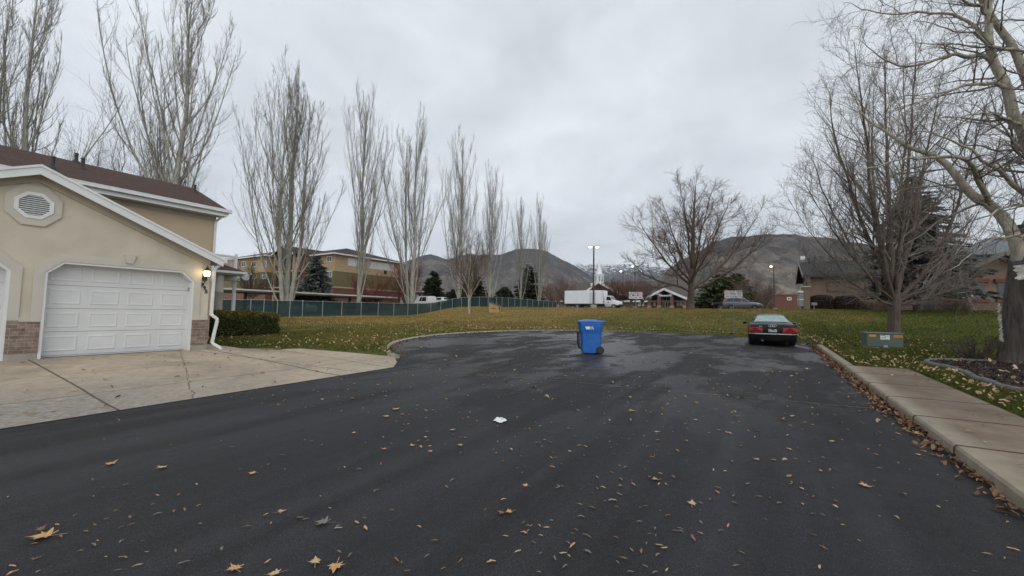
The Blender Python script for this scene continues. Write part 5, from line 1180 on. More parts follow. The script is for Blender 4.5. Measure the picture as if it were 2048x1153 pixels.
# ================================================================== SIGNS, UTILITY BOX, LAMP POSTS
signw = M('white_sign_sheet', (.70, .72, .73), .4, .03, 3); inkb = M('black_print', (.03, .03, .035), .5); inkr = M('red_print', (.45, .06, .05), .5)
def sign(label, x, ytop, ybase, D, w_, h_, words, seed):
    B = at(x, ybase, D); T = at(x, ytop, D); zb = zl(B[0], B[1])
    t = thing('parking_sign', label, 'sign', (B[0], B[1], zb), YAW * .45, 'three-panel signs on the bank')
    H = T[2] - zb
    MB().box(-.025, .025, -.015, .015, -.4, H).build('post', M('weathered_green_post', (.13, .15, .14), .6, .15, 5), t, world=False)
    MB().box(-w_ / 2, w_ / 2, -.035, -.02, H - h_ + .1, H - h_ + .14).box(-w_ / 2, w_ / 2, -.035, -.02, H - .1, H - .06).build('bracket', galv, t, world=False)
    for i, lines_ in enumerate(words):
        x0 = -w_ / 2 + i * w_ / 3
        p = MB().box(x0 + .008, x0 + w_ / 3 - .008, -.045, -.037, H - h_, H).build('panel', signw, t, world=False)
        n = len(lines_)
        for ink, mm in ((0, inkb), (1, inkr)):
            mb = MB(); any_ = False
            for j, (txt, ik) in enumerate(lines_):
                if ik != ink: continue
                any_ = True
                if txt == '#': mb.box(x0 + .05, x0 + w_ / 3 - .05, -.0475, -.0455, H - h_ * (j + .72) / (n + .2), H - h_ * (j + .32) / (n + .2))
                else: mb.text(txt, h_ / (n + .2) * 1.12 * min(1, 7.5 / len(txt)), .002, (lambda xx, zz: (lambda u, v, w: (xx + u, -.0455 - w, zz + v)))(x0 + w_ / 6, H - h_ * (j + .6) / (n + .2)), bold=.004)
            if any_: mb.build('lettering', mm, p, world=False)
    return t
sign('white three-panel sign on a grey post between the blue bin and the rounded tree', 1271.5, 584.3, 653, 28.3, .93, .47, ([('NO', 0), ('PARKING', 0), ('ANY TIME', 0), ('TOW', 1), ('AWAY', 1)], [('FIRE', 0), ('LANE', 0), ('#', 0)], [('STOP', 1), ('PRIVATE', 1), ('DRIVE', 1), ('#', 0)]), 1)
sign('white three-panel sign with red writing on a grey post, left of the black saloon', 1467.5, 581.5, 655, 24.6, .99, .44, ([('PRIVATE', 1), ('PROPERTY', 1), ('ONLY', 1), ('#', 0)], [('NO', 0), ('PARK', 0), ('TOW', 0), ('ZONE', 0)], [('DEAD', 0), ('END', 0), ('NO', 0), ('OUTLET', 1)]), 2)
# pad-mounted utility box
P = at(1775, 702, 14.9); P[2] = zl(P[0], P[1])
ub = thing('utility_box', 'low green steel utility box with orange warning labels in front of the many-stemmed tree', 'utility box', P, YAW * .4)
grn = M('utility_green_paint', (.085, .115, .10), .55, .10, 2.5)
MB().box(-.62, .50, -.02, .50, -.15, .02).build('plinth', concrete, ub, world=False)
MB().box(-.60, .48, 0, .48, .02, .53).build('cabinet', grn, ub, world=False, bevel=.012)
MB().loft([[(-.63, -.03, .532), (.51, -.03, .532), (.51, .50, .532), (-.63, .50, .532)], [(-.63, -.03, .555), (.51, -.03, .555), (.51, .50, .565), (-.63, .50, .565)]]).build('lid', M('utility_lid_green', (.14, .19, .17), .5, .08, 3), ub, world=False, bevel=.006)
og = M('orange_label', (.62, .27, .012), .5, .06, 8)
for x0, x1 in ((-.53, -.32), (.20, .46)):
    l_ = MB().box(x0, x1, -.004, -.0005, .40, .49).build('warning_label', og, ub, world=False)
    if x0 > 0: MB().text('WARNING', .045, .001, lambda u, v, w: (.33 + u, -.0045 - w, .445 + v)).build('lettering', inkb, l_, world=False)
l_ = MB().box(-.20, .08, -.004, -.0005, .31, .48).build('notice_label', signw, ub, world=False)
MB().box(-.19, -.05, -.006, -.0045, .445, .47).box(-.19, -.05, -.006, -.0045, .365, .385).build('red_bar', inkr, l_, world=False)
MB().box(-.06, -.03, -.006, -.0045, .40, .43).box(-.09, .03, -.006, -.0045, .325, .333).box(0, .06, -.006, -.0045, .42, .426).build('black_mark', inkb, l_, world=False)
MB().box(-.11, .0, -.02, -.0005, .02, .10).build('hasp', galv, ub, world=False)
MB().box(-.60, .48, -.006, -.001, .02, .05).build('base_strip', M('dark_strip', (.03, .035, .033), .6), ub, world=False)
# lamp posts
bronze = M('dark_bronze_pole', (.045, .038, .035), .5, .15, 5)
glow = M('lit_lamp_head', (1, .98, .92), .4, 0, 1, emit=9.0)
def lamp_post(label, x, ytop, D, r, heads, base=True, z=None):
    B = at(x, 612, D); T = at(x, ytop, D); zb = zl(B[0], B[1]) if z is None else z; H = T[2] - zb
    t = thing('lamp_post', label, 'lamp post', (B[0], B[1], zb), YAW, 'lit car park lamp posts')
    MB().tube([(0, 0, 0), (0, 0, H)], [r * 1.15, r * .85], 10).build('pole', bronze, t, world=False, smooth=True)
    if base: MB().box(-.42, .42, -.42, .42, -.3, .72).build('base_block', concrete, t, world=False, bevel=.03)
    for s in heads:
        MB().bar((0, 0, H - .1), (s * .35, 0, H - .02), .06, .06).build('arm', bronze, t, world=False)
        h = MB().box(s * .55 - .28, s * .55 + .28, -.2, .2, H - .02, H + .10).build('lamp_head', bronze, t, world=False, bevel=.03)
        MB().lathe((s * .55, -.02, H - .12), [(.05, -.10), (.20, -.06), (.24, .02), (.2, .095)], 14).build('lens', glow, h, world=False, smooth=True)
lamp_post('tall twin-headed lamp post on a concrete block in front of the white truck', 1187, 492, 64, .13, (-1, 1))
lamp_post('lamp post with one lit head just beyond the cab of the white truck', 1246, 542, 104, .11, (-1,), z=3.0)
lamp_post('lamp post with one lit head behind the sign closest to the blue bin', 1270, 532, 96, .11, (-1,), z=2.8)
lamp_post('lamp post with one lit head beyond the nose of the grey parked car', 1549, 532, 82, .11, (-1,))
B = at(1404, 616, 92); lp = thing('bollard_light', 'short white post light in front of the church side windows', 'post light', (B[0], B[1], zl(B[0], B[1])), YAW)
MB().box(-.12, .12, -.12, .12, 0, 3.1).build('post', white, lp, world=False); MB().box(-.42, .42, -.3, .3, 3.1, 3.35).build('cap', white, lp, world=False)

# ================================================================== SCREENED FENCE
FPTS = [(-42.0, 3.0)] + [(-42.0, 9.0)]
posts_px = [470, 501.5, 528, 555, 580, 605.4, 645.5, 684, 722.6, 756.8, 788, 816, 835.5, 861.7, 881.6, 904.4, 923]
Fp = [np.array([-42.0, 4.0]), np.array([-42.0, 7.5])] + [onX(x, 610, -42.0)[:2] for x in posts_px]
e1_ = np.array([Fp[-1][0], Fp[-1][1]]); e2_ = at(1113.4, 610, 100)[:2]
for x in (941, 958.5, 976, 992.6, 1004, 1016.8, 1029.6, 1041.8, 1054.4, 1065.4, 1076.4, 1087.2, 1096.6, 1105.5, 1113.4):
    d = ray(x, 610)[:2]; A_ = np.array([d, -(e2_ - e1_)]).T; tt = np.linalg.solve(A_, e1_); Fp.append(d * tt[0])
fence = thing('screened_fence', 'long chain-link fence hung with dark green privacy screen', 'fence', (Fp[0][0], Fp[0][1], zl(*Fp[0])))
topz = []
for i, p in enumerate(Fp): topz.append(zl(*p) + 1.85)
ft = [(501.5, 599), (645.5, 603), (788, 606.5), (835.5, 606.5), (861.7, 606), (881.6, 602.5), (904.4, 598), (923, 595), (958.5, 594), (992.6, 594.2), (1016.8, 596), (1054.4, 599), (1087.2, 601.5), (1113.4, 603.3)]
fx = [a for a, b in ft]; fy = [b for a, b in ft]
for i, p in enumerate(Fp):
    v = np.array([p[0], p[1], 0.0]); dep = v @ FW + 0; px_ = CX + FPX * ((v - O) @ RT) / ((v - O) @ FW)
    d = (v - O) @ FW
    topz[i] = max(at(px_, float(np.interp(px_, fx, fy)), d)[2], zl(*p) + 1.2)
scm, nt_ = newmat('green_privacy_screen')
co_ = nd(nt_, 'ShaderNodeTexCoord').outputs['Object']
n_ = nd(nt_, 'ShaderNodeTexNoise', Vector=co_, Scale=.5, Detail=4.0).outputs[0]
cs = ramp(nt_, n_, [(.3, (.014, .038, .040)), (.7, (.022, .058, .060))])
bs_ = nd(nt_, 'ShaderNodeBsdfPrincipled', Base_Color=cs, Roughness=.75, Specular_IOR_Level=.25)
mx_ = nt_.nodes.new('ShaderNodeMixShader'); mx_.inputs[0].default_value = .90
tr_ = nt_.nodes.new('ShaderNodeBsdfTransparent'); nt_.links.new(tr_.outputs[0], mx_.inputs[1]); nt_.links.new(bs_.outputs[0], mx_.inputs[2]); outp(nt_, mx_.outputs[0])
rng = np.random.default_rng(9)
for i, p in enumerate(Fp):
    zb = zl(*p)
    MB().tube([(p[0], p[1], zb - .3), (p[0], p[1], topz[i])], .034, 8).lathe((p[0], p[1], topz[i]), [(.04, -.02), (.045, .02), (.02, .06)], 8).build('fence_post', galv, fence, smooth=True)
mbr = MB(); 
for i in range(len(Fp) - 1):
    a, b = Fp[i], Fp[i + 1]; za, zb = zl(*a), zl(*b)
    mbr.tube([(a[0], a[1], topz[i] - .03), (b[0], b[1], topz[i + 1] - .03)], .022, 6)
    n = 6; V_ = []; side = np.array([-(b - a)[1], (b - a)[0]]); side = side / np.linalg.norm(side); side = side if side @ (-a) < 0 else -side
    for k_ in range(n + 1):
        t = k_ / n; q = lerp(a, b, t) + side * (.03 + .03 * math.sin(t * math.pi) * rng.uniform(.3, 1.4))
        zt = lerp(topz[i], topz[i + 1], t) - .05 - .035 * math.sin(t * math.pi); zc_ = zl(*q) + .03
        V_.append([(q[0], q[1], zc_), (q[0] + side[0] * .03 * rng.random(), q[1] + side[1] * .03 * rng.random(), lerp(zc_, zt, .5)), (q[0], q[1], zt)])
    MB().loft(V_, closed=False, caps=False).build('screen_panel', scm, fence)
mbr.build('top_rail', galv, fence, smooth=True)
# wooden shed on the bank
P = at(993, 614, 49.0); P[2] = zl(P[0], P[1])
sh = thing('wooden_shed', 'small plywood shed with a sloping dark roof on the crest of the bank', 'shed', P, RAD(20))
ply = M('raw_plywood', (.40, .27, .13), .8, .12, 3, stretch=(1, 1, 6)); ply2 = M('pale_plywood', (.50, .36, .18), .8, .1, 3, stretch=(1, 1, 6))
MB().add([(-.75, -.7, -.1), (.35, -.7, -.1), (.35, .7, -.1), (-.75, .7, -.1), (-.75, -.7, 1.12), (.35, -.7, .78), (.35, .7, .78), (-.75, .7, 1.12)], [(0, 1, 5, 4), (1, 2, 6, 5), (2, 3, 7, 6), (3, 0, 4, 7), (4, 5, 6, 7), (0, 3, 2, 1)]).build('wall', ply, sh, world=False)
MB().add([(-.85, -.78, 1.16), (.48, -.78, .75), (.48, .78, .75), (-.85, .78, 1.16), (-.85, -.78, 1.21), (.48, -.78, .80), (.48, .78, .80), (-.85, .78, 1.21)], [(0, 1, 5, 4), (1, 2, 6, 5), (2, 3, 7, 6), (3, 0, 4, 7), (4, 5, 6, 7), (0, 3, 2, 1)]).build('roof', M('dark_felt_roof', (.05, .05, .055), .8, .15, 4), sh, world=False)
MB().box(.352, .372, -.64, .64, 0, .74).build('door', ply2, sh, world=False)
MB().tube([(.40, -.05 + .14 * math.cos(a), .42 + .16 * math.sin(a)) for a in np.linspace(0, 2 * math.pi, 13)], .03, 6).build('rope_coil', blackrub, sh, world=False)
MB().box(-.55, .1, -.715, -.702, .42, .50).build('hinge_strap', M('rusty_strap', (.06, .035, .025), .7), sh, world=False)
# ================================================================== BUILDINGS IN THE DISTANCE
def win(parent, fn, u0, u1, v0, v1, fw=.09, mull=True, fm=None, gm=None):
    """window on a wall; fn(u,v,w) with w outwards"""
    f = MB().fill([[(u0, v0), (u1, v0), (u1, v1), (u0, v1)], [(u0 + fw, v0 + fw), (u0 + fw, v1 - fw), (u1 - fw, v1 - fw), (u1 - fw, v0 + fw)]], .08, fn)
    if mull:
        m_ = (u0 + u1) / 2; f.fill([[(m_ - fw * .4, v0 + fw), (m_ + fw * .4, v0 + fw), (m_ + fw * .4, v1 - fw), (m_ - fw * .4, v1 - fw)]], .07, fn)
    fo = f.build('window', fm or white, parent)
    MB().fill([[(u0 + fw, v0 + fw), (u1 - fw, v0 + fw), (u1 - fw, v1 - fw), (u0 + fw, v1 - fw)]], .02, fn).build('pane', gm or M('dark_window_glass', (.035, .04, .045), .1, .2, 2, spec=.7), fo)
def fY(Y): return lambda u, v, w: (u, Y - w, v)
def fXp(X): return lambda u, v, w: (X + w, u, v)
# --- apartment block
AX = -63.8; AY0, AY1 = 42.6, 57.8; AZ = 11.3; gz = .6
apt = thing('apartment_block', 'three-storey tan, olive and brick apartment block behind the carports', 'apartment block', (AX, AY0, gz))
tanw = M('tan_upper_stucco', (.44, .315, .195), .9, .05, .5); olive = M('olive_stucco', (.165, .145, .072), .9, .06, .5)
abrick = brickmat('apartment_red_brick', (.20, .082, .058), (.16, .065, .048), (.22, .15, .12), plane='yz'); abrick2 = brickmat('apartment_red_brick_front', (.20, .082, .058), (.16, .065, .048), (.22, .15, .12), plane='xz')
aroof = brickmat('apartment_roof_shingles', (.062, .045, .042), (.048, .036, .034), (.035, .026, .025), bw=.6, bh=.3, ms=.02, plane='yx', rough=.95)
Z1, Z2 = 8.45, 5.5; XW0, XW1 = -99.0, -78.5; YW = 38.5; XG0, XG1 = -77.6, -71.0; YG = 39.5
for nm, m_, z0, z1 in (('brick_storey', abrick, -.5, Z2), ('olive_storey', olive, Z2, Z1), ('tan_storey', tanw, Z1, AZ)):
    MB().box(-90, AX, AY0, AY1, z0, z1).box(XW0, XW1, YW, 52, z0, z1).build(nm, m_, apt)
bd = MB()
for z in (Z1, Z2): bd.box(-90, AX + .06, AY0 - .06, AY1 + .06, z - .14, z + .14).box(XW0 - .06, XW1 + .06, YW - .06, 52, z - .14, z + .14)
bd.build('floor_band', M('cream_band', (.42, .34, .20), .8), apt)
def hip(mb, x0, x1, y0, y1, z, h, ov=.7):
    x0 -= ov; x1 += ov; y0 -= ov; y1 += ov; m_ = min(x1 - x0, y1 - y0) / 2
    r0 = (x0 + m_, (y0 + y1) / 2, z + h); r1 = (x1 - m_, (y0 + y1) / 2, z + h)
    if (x1 - x0) < (y1 - y0): r0 = ((x0 + x1) / 2, y0 + m_, z + h); r1 = ((x0 + x1) / 2, y1 - m_, z + h)
    b = [(x0, y0, z), (x1, y0, z), (x1, y1, z), (x0, y1, z)]
    if (x1 - x0) >= (y1 - y0): mb.add(b + [r0, r1], [(0, 1, 5, 4), (1, 2, 5), (2, 3, 4, 5), (3, 0, 4), (3, 2, 1, 0)])
    else: mb.add(b + [r0, r1], [(0, 1, 4), (1, 2, 5, 4), (2, 3, 5), (3, 0, 4, 5), (3, 2, 1, 0)])
mb = MB(); hip(mb, -90, AX, AY0, AY1, AZ + .12, 2.5); hip(mb, XW0, XW1, YW, 52, AZ + .13, 2.3)
mb.loft([[(x, y, AZ + .05 + hh) for x, hh in ((XG0 - .5, 0), ((XG0 + XG1) / 2, 1.75), (XG1 + .5, 0))] for y in (YG - .6, 49)], closed=False, caps=False)
mb.build('roof', aroof, apt)
mb = MB()
for x0, x1, y0, y1 in ((-90, AX, AY0, AY1), (XW0, XW1, YW, 52)):
    for p, q in (((x0 - .7, y0 - .7), (x1 + .7, y0 - .7)), ((x1 + .7, y0 - .7), (x1 + .7, y1 + .7))): mb.bar(p + (AZ + .03,), q + (AZ + .03,), .12, .24)
for s_ in ((XG0 - .5, (XG0 + XG1) / 2), (XG1 + .5, (XG0 + XG1) / 2)): mb.bar((s_[0], YG - .62, AZ - .02), (s_[1], YG - .62, AZ + 1.73), .12, .26)
mb.build('eave_fascia', white, apt)
MB().loft([[(XG0, y, AZ), ((XG0 + XG1) / 2, y, AZ + 1.6), (XG1, y, AZ)] for y in (YG - .1, YG + .1)]).build('gable_wall', olive, apt)
mb = MB().box(XG0, XG1, YG + 1.6, 43, -.5, AZ); mb.build('entry_wall', abrick2, apt)
mb = MB()
for z in (Z1 - .2, Z2 - .2): mb.box(XG0, XG1, YG - .1, YG + 1.6, z, z + .25)
for x in (XG0 + .15, XG1 - .15): mb.box(x - .15, x + .15, YG - .15, YG + .15, -.5, AZ)
mb.build('balcony_frame', tanw, apt)
mb = MB()
for z in (Z1, Z2):
    for x in np.arange(XG0 + .3, XG1 - .2, .22): mb.box(x, x + .03, YG - .05, YG - .02, z + .05, z + 1.05)
    mb.box(XG0, XG1, YG - .07, YG, z + 1.02, z + 1.1)
mb.build('balcony_railing', darkmetal, apt)
MB().box(-75.8, -74.4, YG + 1.55, YG + 1.62, Z1 + .05, Z1 + 2.2).box(-75.8, -74.4, YG + 1.55, YG + 1.62, Z2 + .05, Z2 + 2.2).build('balcony_door', M('dark_window_glass', (.035, .04, .045), .1, .2, 2, spec=.7), apt)
for y0, y1 in ((513.5, 524.5), (543, 555)):
    a = onY(654.5, y0, AY0); b = onY(664, y1, AY0); win(apt, fY(AY0 - .001), a[0], b[0], b[2], a[2], .11)
for y0, y1 in ((524, 534), (550, 558)):
    for x0, x1 in ((484, 492), (504, 513), (525, 533)):
        a = onY(x0, y0, YW); b = onY(x1, y1, YW); win(apt, fY(YW - .001), a[0], b[0], b[2], a[2], .11)
for (xa, ya), (xb, yb) in (((696, 519), (714, 532)), ((733, 525), (787, 541))):
    a = onX(xa, ya, AX); b = onX(xb, yb, AX); MB().box(AX + .002, AX + .05, a[1], b[1], (a[2] + b[2]) / 2 - .65, (a[2] + b[2]) / 2 + .75).build('white_wall_area', M('white_wall_patch', (.62, .62, .62), .7, .08, .6), apt)  # pale rectangles laid on the end wall
MB().bar((AX + .08, AY0 + .1, 0), (AX + .08, AY0 + .1, AZ), .1, .1).bar((AX + .08, AY1 - .1, 0), (AX + .08, AY1 - .1, AZ), .1, .1).build('downspout', white, apt)
a = onX(770, 545, AX); MB().box(AX + .002, AX + .3, a[1] - .25, a[1] + .25, a[2] - .3, a[2] + .3).build('wall_light', darkmetal, apt)
# --- carports
cpr = M('carport_steel_roof', (.68, .69, .70), .5, .08, .7); cpu = M('carport_brown_steel', (.10, .085, .07), .7, .1, 1)
def carport(label, X0, X1, ya, yb, z, n, group='carports behind the fence'):
    t = thing('carport', label, 'carport', (X0, ya, .6), 0, group)
    MB().box(X1, X0, ya, yb, z - .03, z + .03).box(X0 - .02, X0 + .02, ya, yb, z - .12, z + .06).build('roof', cpr, t)
    MB().box(X1, X0 - .05, ya, yb, z - .32, z - .10).build('roof_beam', cpu, t)
    for y in np.linspace(ya + 2, yb - 2, n): MB().box((X0 + X1) / 2 - .15, (X0 + X1) / 2 + .15, y - .15, y + .15, .3, z - .3).build('post', cpu, t)
CX0 = -53.0
pa = onX(440, 574, CX0); pb = onX(795, 597.5, CX0)
carport('long flat carport with a white edge in front of the apartment block', CX0, CX0 - 6.0, pa[1] - 3, pb[1], (pa[2] + pb[2]) / 2, 6)
a = at(841, 584, 92); b = at(893, 587, 96)
carport('short pale flat carport above the white vans', a[0] + .5, a[0] - 5, a[1], b[1] + 3, (a[2] + b[2]) / 2, 2)
# --- church
chz = zl(-30, 130)
chu = thing('church', 'long low church with a big grey roof, white-edged porch gables and a white steeple', 'church', (-35, 130, chz))
chroof = brickmat('church_roof_shingles', (.115, .098, .088), (.095, .083, .075), (.075, .064, .058), bw=.8, bh=.4, ms=.03, plane='xy', rough=.95)
chbrick = brickmat('church_tan_brick', (.185, .145, .115), (.155, .12, .098), (.20, .17, .14), bw=.4, bh=.14, plane='xz'); pbrick = brickmat('porch_red_brick', (.19, .10, .07), (.15, .078, .056), (.2, .15, .12), bw=.4, bh=.14, plane='xz')
xl = onY(1118, 600, 130)[0]; xr = onY(1462, 600, 130)[0]
ez = onY(1440, 603, 129)[2]; rz_ = onY(1330, 561.5, 147)[2]
MB().box(xl, xr, 130, 164, chz - 1, ez).build('wall', chbrick, chu)
MB().add([(xl - 1, 129, ez), (xr + 1, 129, ez), (xr + 1, 165, ez), (xl - 1, 165, ez), (xl - 1, 147, rz_), (xr - 4.5, 147, rz_)], [(0, 1, 5, 4), (1, 2, 5), (2, 3, 4, 5), (3, 0, 4), (3, 2, 1, 0)]).build('roof', chroof, chu)
MB().bar((xl - 1, 128.97, ez), (xr + 1, 128.97, ez), .15, .5).bar((xr + 1, 129, ez), (xr + 1, 165, ez), .15, .5).build('eave_fascia', white, chu)
def porch(px0, pxk, px1, yk, ye, Y, Yb, ht, nm='porch_roof'):
    k_ = onY(pxk, yk, Y); a = onY(px0, ye, Y); b = onY(px1, ye, Y)
    zb = (a[2] + b[2]) / 2
    po_ = MB().loft([[(a[0], y, zb), (k_[0], y, k_[2]), (b[0], y, zb)] for y in (Y, Yb)], closed=False, caps=False).build(nm, chroof, chu)
    MB().bar((a[0], Y - .1, zb), (k_[0], Y - .1, k_[2]), .25, .62).bar((k_[0], Y - .1, k_[2]), (b[0], Y - .1, zb), .25, .62).build('porch_fascia', white, po_)
    return a, k_, b, zb
a, k_, b, zb = porch(1286, 1328, 1376, 578.5, 599, 121, 140, 0)
for p0, p1, top in ((1315, 1321.5, 590.5), (1340.5, 1347, 590.5), (1296, 1301.5, 597), (1366.5, 1372, 597)):
    q0 = onY(p0, top, 122); q1 = onY(p1, top, 122)
    MB().box(q0[0], q1[0], 121.6, 122.6, chz - 1, q0[2]).build('porch_pier', pbrick, chu)
    MB().box(q0[0] - .1, q1[0] + .1, 121.5, 122.7, chz - 1, chz + 1.3).build('pier_base', M('pale_stone', (.30, .25, .19), .9, .12, 2), chu)
    MB().box(q0[0] - .2, q1[0] + .2, 121.4, 122.8, q0[2], q0[2] + .35).build('pier_cap', white, chu)
q0 = onY(1318, 592, 121.7); q1 = onY(1344, 592, 121.7); kk = onY(1330, 584, 121.7)
MB().bar((q0[0], 121.7, q0[2]), (q1[0], 121.7, q0[2]), .3, .35).bar((kk[0], 121.7, q0[2]), (kk[0], 121.7, k_[2] - .3), .3, .25).build('porch_truss', white, chu)
MB().box(a[0] + 1, b[0] - 1, 129.4, 129.9, chz - 1, zb).loft([[(a[0] + 1, y, zb), (k_[0], y, k_[2] - .5), (b[0] - 1, y, zb)] for y in (129.4, 129.9)]).build('porch_back_wall', pbrick, chu)
d0 = onY(1325, 605, 129.3); d1 = onY(1341, 606, 129.3)
for i in range(3):
    u0 = lerp(d0[0], d1[0], i / 3); u1 = lerp(d0[0], d1[0], (i + 1) / 3); win(chu, fY(129.38), u0, u1, chz - .2, d0[2], .14, False)
dt = onY(1325, 593, 129.3); win(chu, fY(129.38), d0[0], d1[0], d0[2] + .35, dt[2], .14, True)
for x0, x1, Yw in ((1276.5, 1282), (1282.8, 1288), (1306.5, 1311.5), (1353.5, 1358.5), (1360, 1365), (1399, 1404.5), (1406, 1411.5)) and [(1276.5, 1282, 129.9), (1282.8, 1288, 129.9), (1306.5, 1311.5, 129.35), (1353.5, 1358.5, 129.35), (1360, 1365, 129.35), (1399, 1404.5, 129.9), (1406, 1411.5, 129.9)]:
    p = onY(x0, 605.5, Yw); q = onY(x1, 612.5, Yw); win(chu, fY(Yw), p[0], q[0], q[2], p[2], .2)
porch(1160, 1197, 1246, 565, 592.5, 124, 140, 0)
p0 = onY(1392, 580, 128.5); p1 = onY(1403, 568.5, 128.5)
MB().bar(tuple(p0), tuple(p1), .2, .35).build('roof_edge', white, chu)
# steeple
sx = onY(1198.2, 560, 142); 
def zY(y): return onY(1198.2, y, 142)[2]
pxm = (onY(1199.2, 560, 142)[0] - onY(1198.2, 560, 142)[0])
stp = MB().box(sx[0] - 12.5 * pxm, sx[0] + 12.5 * pxm, 142 - 12 * pxm, 142 + 12 * pxm, zY(574), zY(567.5))
o8 = lambda r: r
stp.lathe((sx[0], 142, 0), [(9.2 * pxm, zY(568)), (9.2 * pxm, zY(551.5)), (10.4 * pxm, zY(551)), (10.6 * pxm, zY(549)), (8.8 * pxm, zY(548.6)), (6.4 * pxm, zY(548.4)), (3.8 * pxm, zY(538)), (.3 * pxm, zY(516.5))], 8)
so = stp.build('steeple', M('white_steeple', (.72, .73, .74), .5, .03, 1), chu)
mb = MB()
for i in range(8):
    a_ = RAD(22.5 + 45 * i); c_ = np.array([sx[0] + math.cos(a_) * 8.6 * pxm, 142 + math.sin(a_) * 8.6 * pxm]); t_ = np.array([-math.sin(a_), math.cos(a_)])
    for s_ in (-1, 1):
        e_ = c_ + t_ * s_ * 0
    mb.bar((c_[0], c_[1], zY(564.5)), (c_[0], c_[1], zY(553.5)), .5 if True else .5, .25, up=(math.cos(a_), math.sin(a_), .01))
mb.build('louvre_opening', M('grey_louvre', (.30, .31, .33), .7), so)
# --- distant red brick block
p = at(1528, 603, 150); q = at(1606, 603, 150); zt = at(1560, 592, 150)[2]
rb = thing('brick_building', 'low red brick building far behind the lamp post by the grey car', 'building', (p[0], p[1], zl(p[0], p[1])))
MB().box(p[0], q[0], p[1], p[1] + 12, 2, zt).build('wall', brickmat('far_red_brick', (.17, .075, .055), (.14, .06, .046), (.17, .12, .1), bw=.4, bh=.14, plane='xz'), rb)
MB().box(p[0] - .2, q[0] + .2, p[1] - .2, p[1] + 12, zt, zt + .35).build('parapet', M('brown_parapet', (.12, .08, .07), .8), rb)
a = onY(1574, 595, p[1]); b = onY(1583, 601, p[1]); win(rb, fY(p[1]), a[0], b[0], b[2], a[2], .2)
# --- brown office house on the right
OY = 49.0; OX0 = 3.3; OX1 = 27.0; oz = zl(8, OY)
off = thing('office_house', 'single-storey brown stucco office with a dark grey roof beyond the bank', 'house', (OX0, OY, oz))
ost = M('brown_stucco', (.25, .172, .128), .9, .07, .7, bump=.2, bscale=120)
oroof = brickmat('dark_grey_shingles', (.050, .050, .052), (.040, .040, .042), (.028, .028, .03), bw=.35, bh=.16, ms=.015, plane='xy', rough=.95)
oeave = onY(1660, 549, OY - .5)[2]; ork = onY(1660, 522.5, OY + 5.2)[2]
MB().box(OX0 + .35, OX1, OY, OY + 10.4, oz - .5, oeave + .1).loft([[(x, OY, oeave), (x, OY + 10.4, oeave), (x, OY + 5.2, ork - .25)] for x in (OX0 + .35, OX1)]).build('wall', ost, off)
ys2 = (OY - .6, OY + 5.2, OY + 11.0)
MB().loft([[(x, ys2[0], oeave), (x, ys2[1], ork), (x, ys2[2], oeave), (x, ys2[2], oeave - .08), (x, ys2[1], ork - .08), (x, ys2[0], oeave - .08)] for x in (OX0 - .3, OX1)]).build('roof', oroof, off)
mb = MB()
for x in (OX0 - .3,): mb.loft([[(x + d, ys2[0], oeave - .0), (x + d, ys2[1], ork - .0), (x + d, ys2[2], oeave - .0), (x + d, ys2[2], oeave - .30), (x + d, ys2[1], ork - .30), (x + d, ys2[0], oeave - .30)] for d in (-.05, .03)])
mb.build('rake_board', M('grey_brown_fascia', (.20, .17, .145), .7, .1, 2), off)
MB().box(OX0 - .3, OX1, ys2[0] - .06, ys2[0], oeave - .22, oeave - .02).build('gutter', M('dark_brown_gutter', (.06, .048, .042), .6), off)
a = onY(1655, 566.5, OY); b = onY(1689, 582, OY)
f_ = MB().fill([[(a[0] - .1, b[2] - .15), (b[0] + .1, b[2] - .15), (b[0] + .1, a[2] + .1), (a[0] - .1, a[2] + .1)]], .06, fY(OY - .001)).build('window', M('brown_window_frame', (.12, .075, .05), .7, .1, 3), off)
MB().fill([[(a[0], b[2]), (b[0], b[2]), (b[0], a[2]), (a[0], a[2])]], .02, fY(OY - .065)).build('wooden_blind', M('blind_slats', (.20, .135, .065), .6, .2, 1, stretch=(.3, 1, 14)), f_)
MB().bar((onY(1722, 560, OY)[0], OY - .08, oz), (onY(1722, 560, OY)[0], OY - .08, oeave), .1, .1).build('downspout', M('dark_brown_gutter', (.06, .048, .042), .6), off)
a = onX(1607, 572, OX0 + .34); MB().box(OX0 + .30, OX0 + .36, OY + 4.4, OY + 5.6, oz + 2.6, oz + 3.2).build('gable_louvre', darkmetal, off)
for px in (1658, 1718): a = onY(px, 524.5, OY + 4.4); MB().box(a[0] - .25, a[0] + .25, OY + 4.2, OY + 4.7, a[2] - .4, a[2] + .05).build('roof_vent', darkmetal, off)
a = onY(1618, 526, OY + 4.5); MB().tube([(a[0], a[1], a[2] - .6), (a[0], a[1], a[2] + .55)], .1, 8).build('flue_pipe', blackpipe, off)
a = onY(1605.5, 519, OY + 6); MB().tube([(a[0], a[1], a[2] - 1.0), (a[0], a[1], a[2])], .03, 6).box(a[0] - .2, a[0] + .2, a[1] - .2, a[1] + .2, a[2] - .05, a[2] + .35).build('roof_beacon', white, off)
stone = brickmat('red_stone_base', (.19, .115, .088), (.14, .10, .08), (.20, .17, .14), bw=.55, bh=.22, ms=.02, plane='xz')
MB().box(onY(1723, 600, OY)[0], OX1, OY - .12, OY - .001, oz - .3, oz + 1.0).build('stone_base', stone, off)
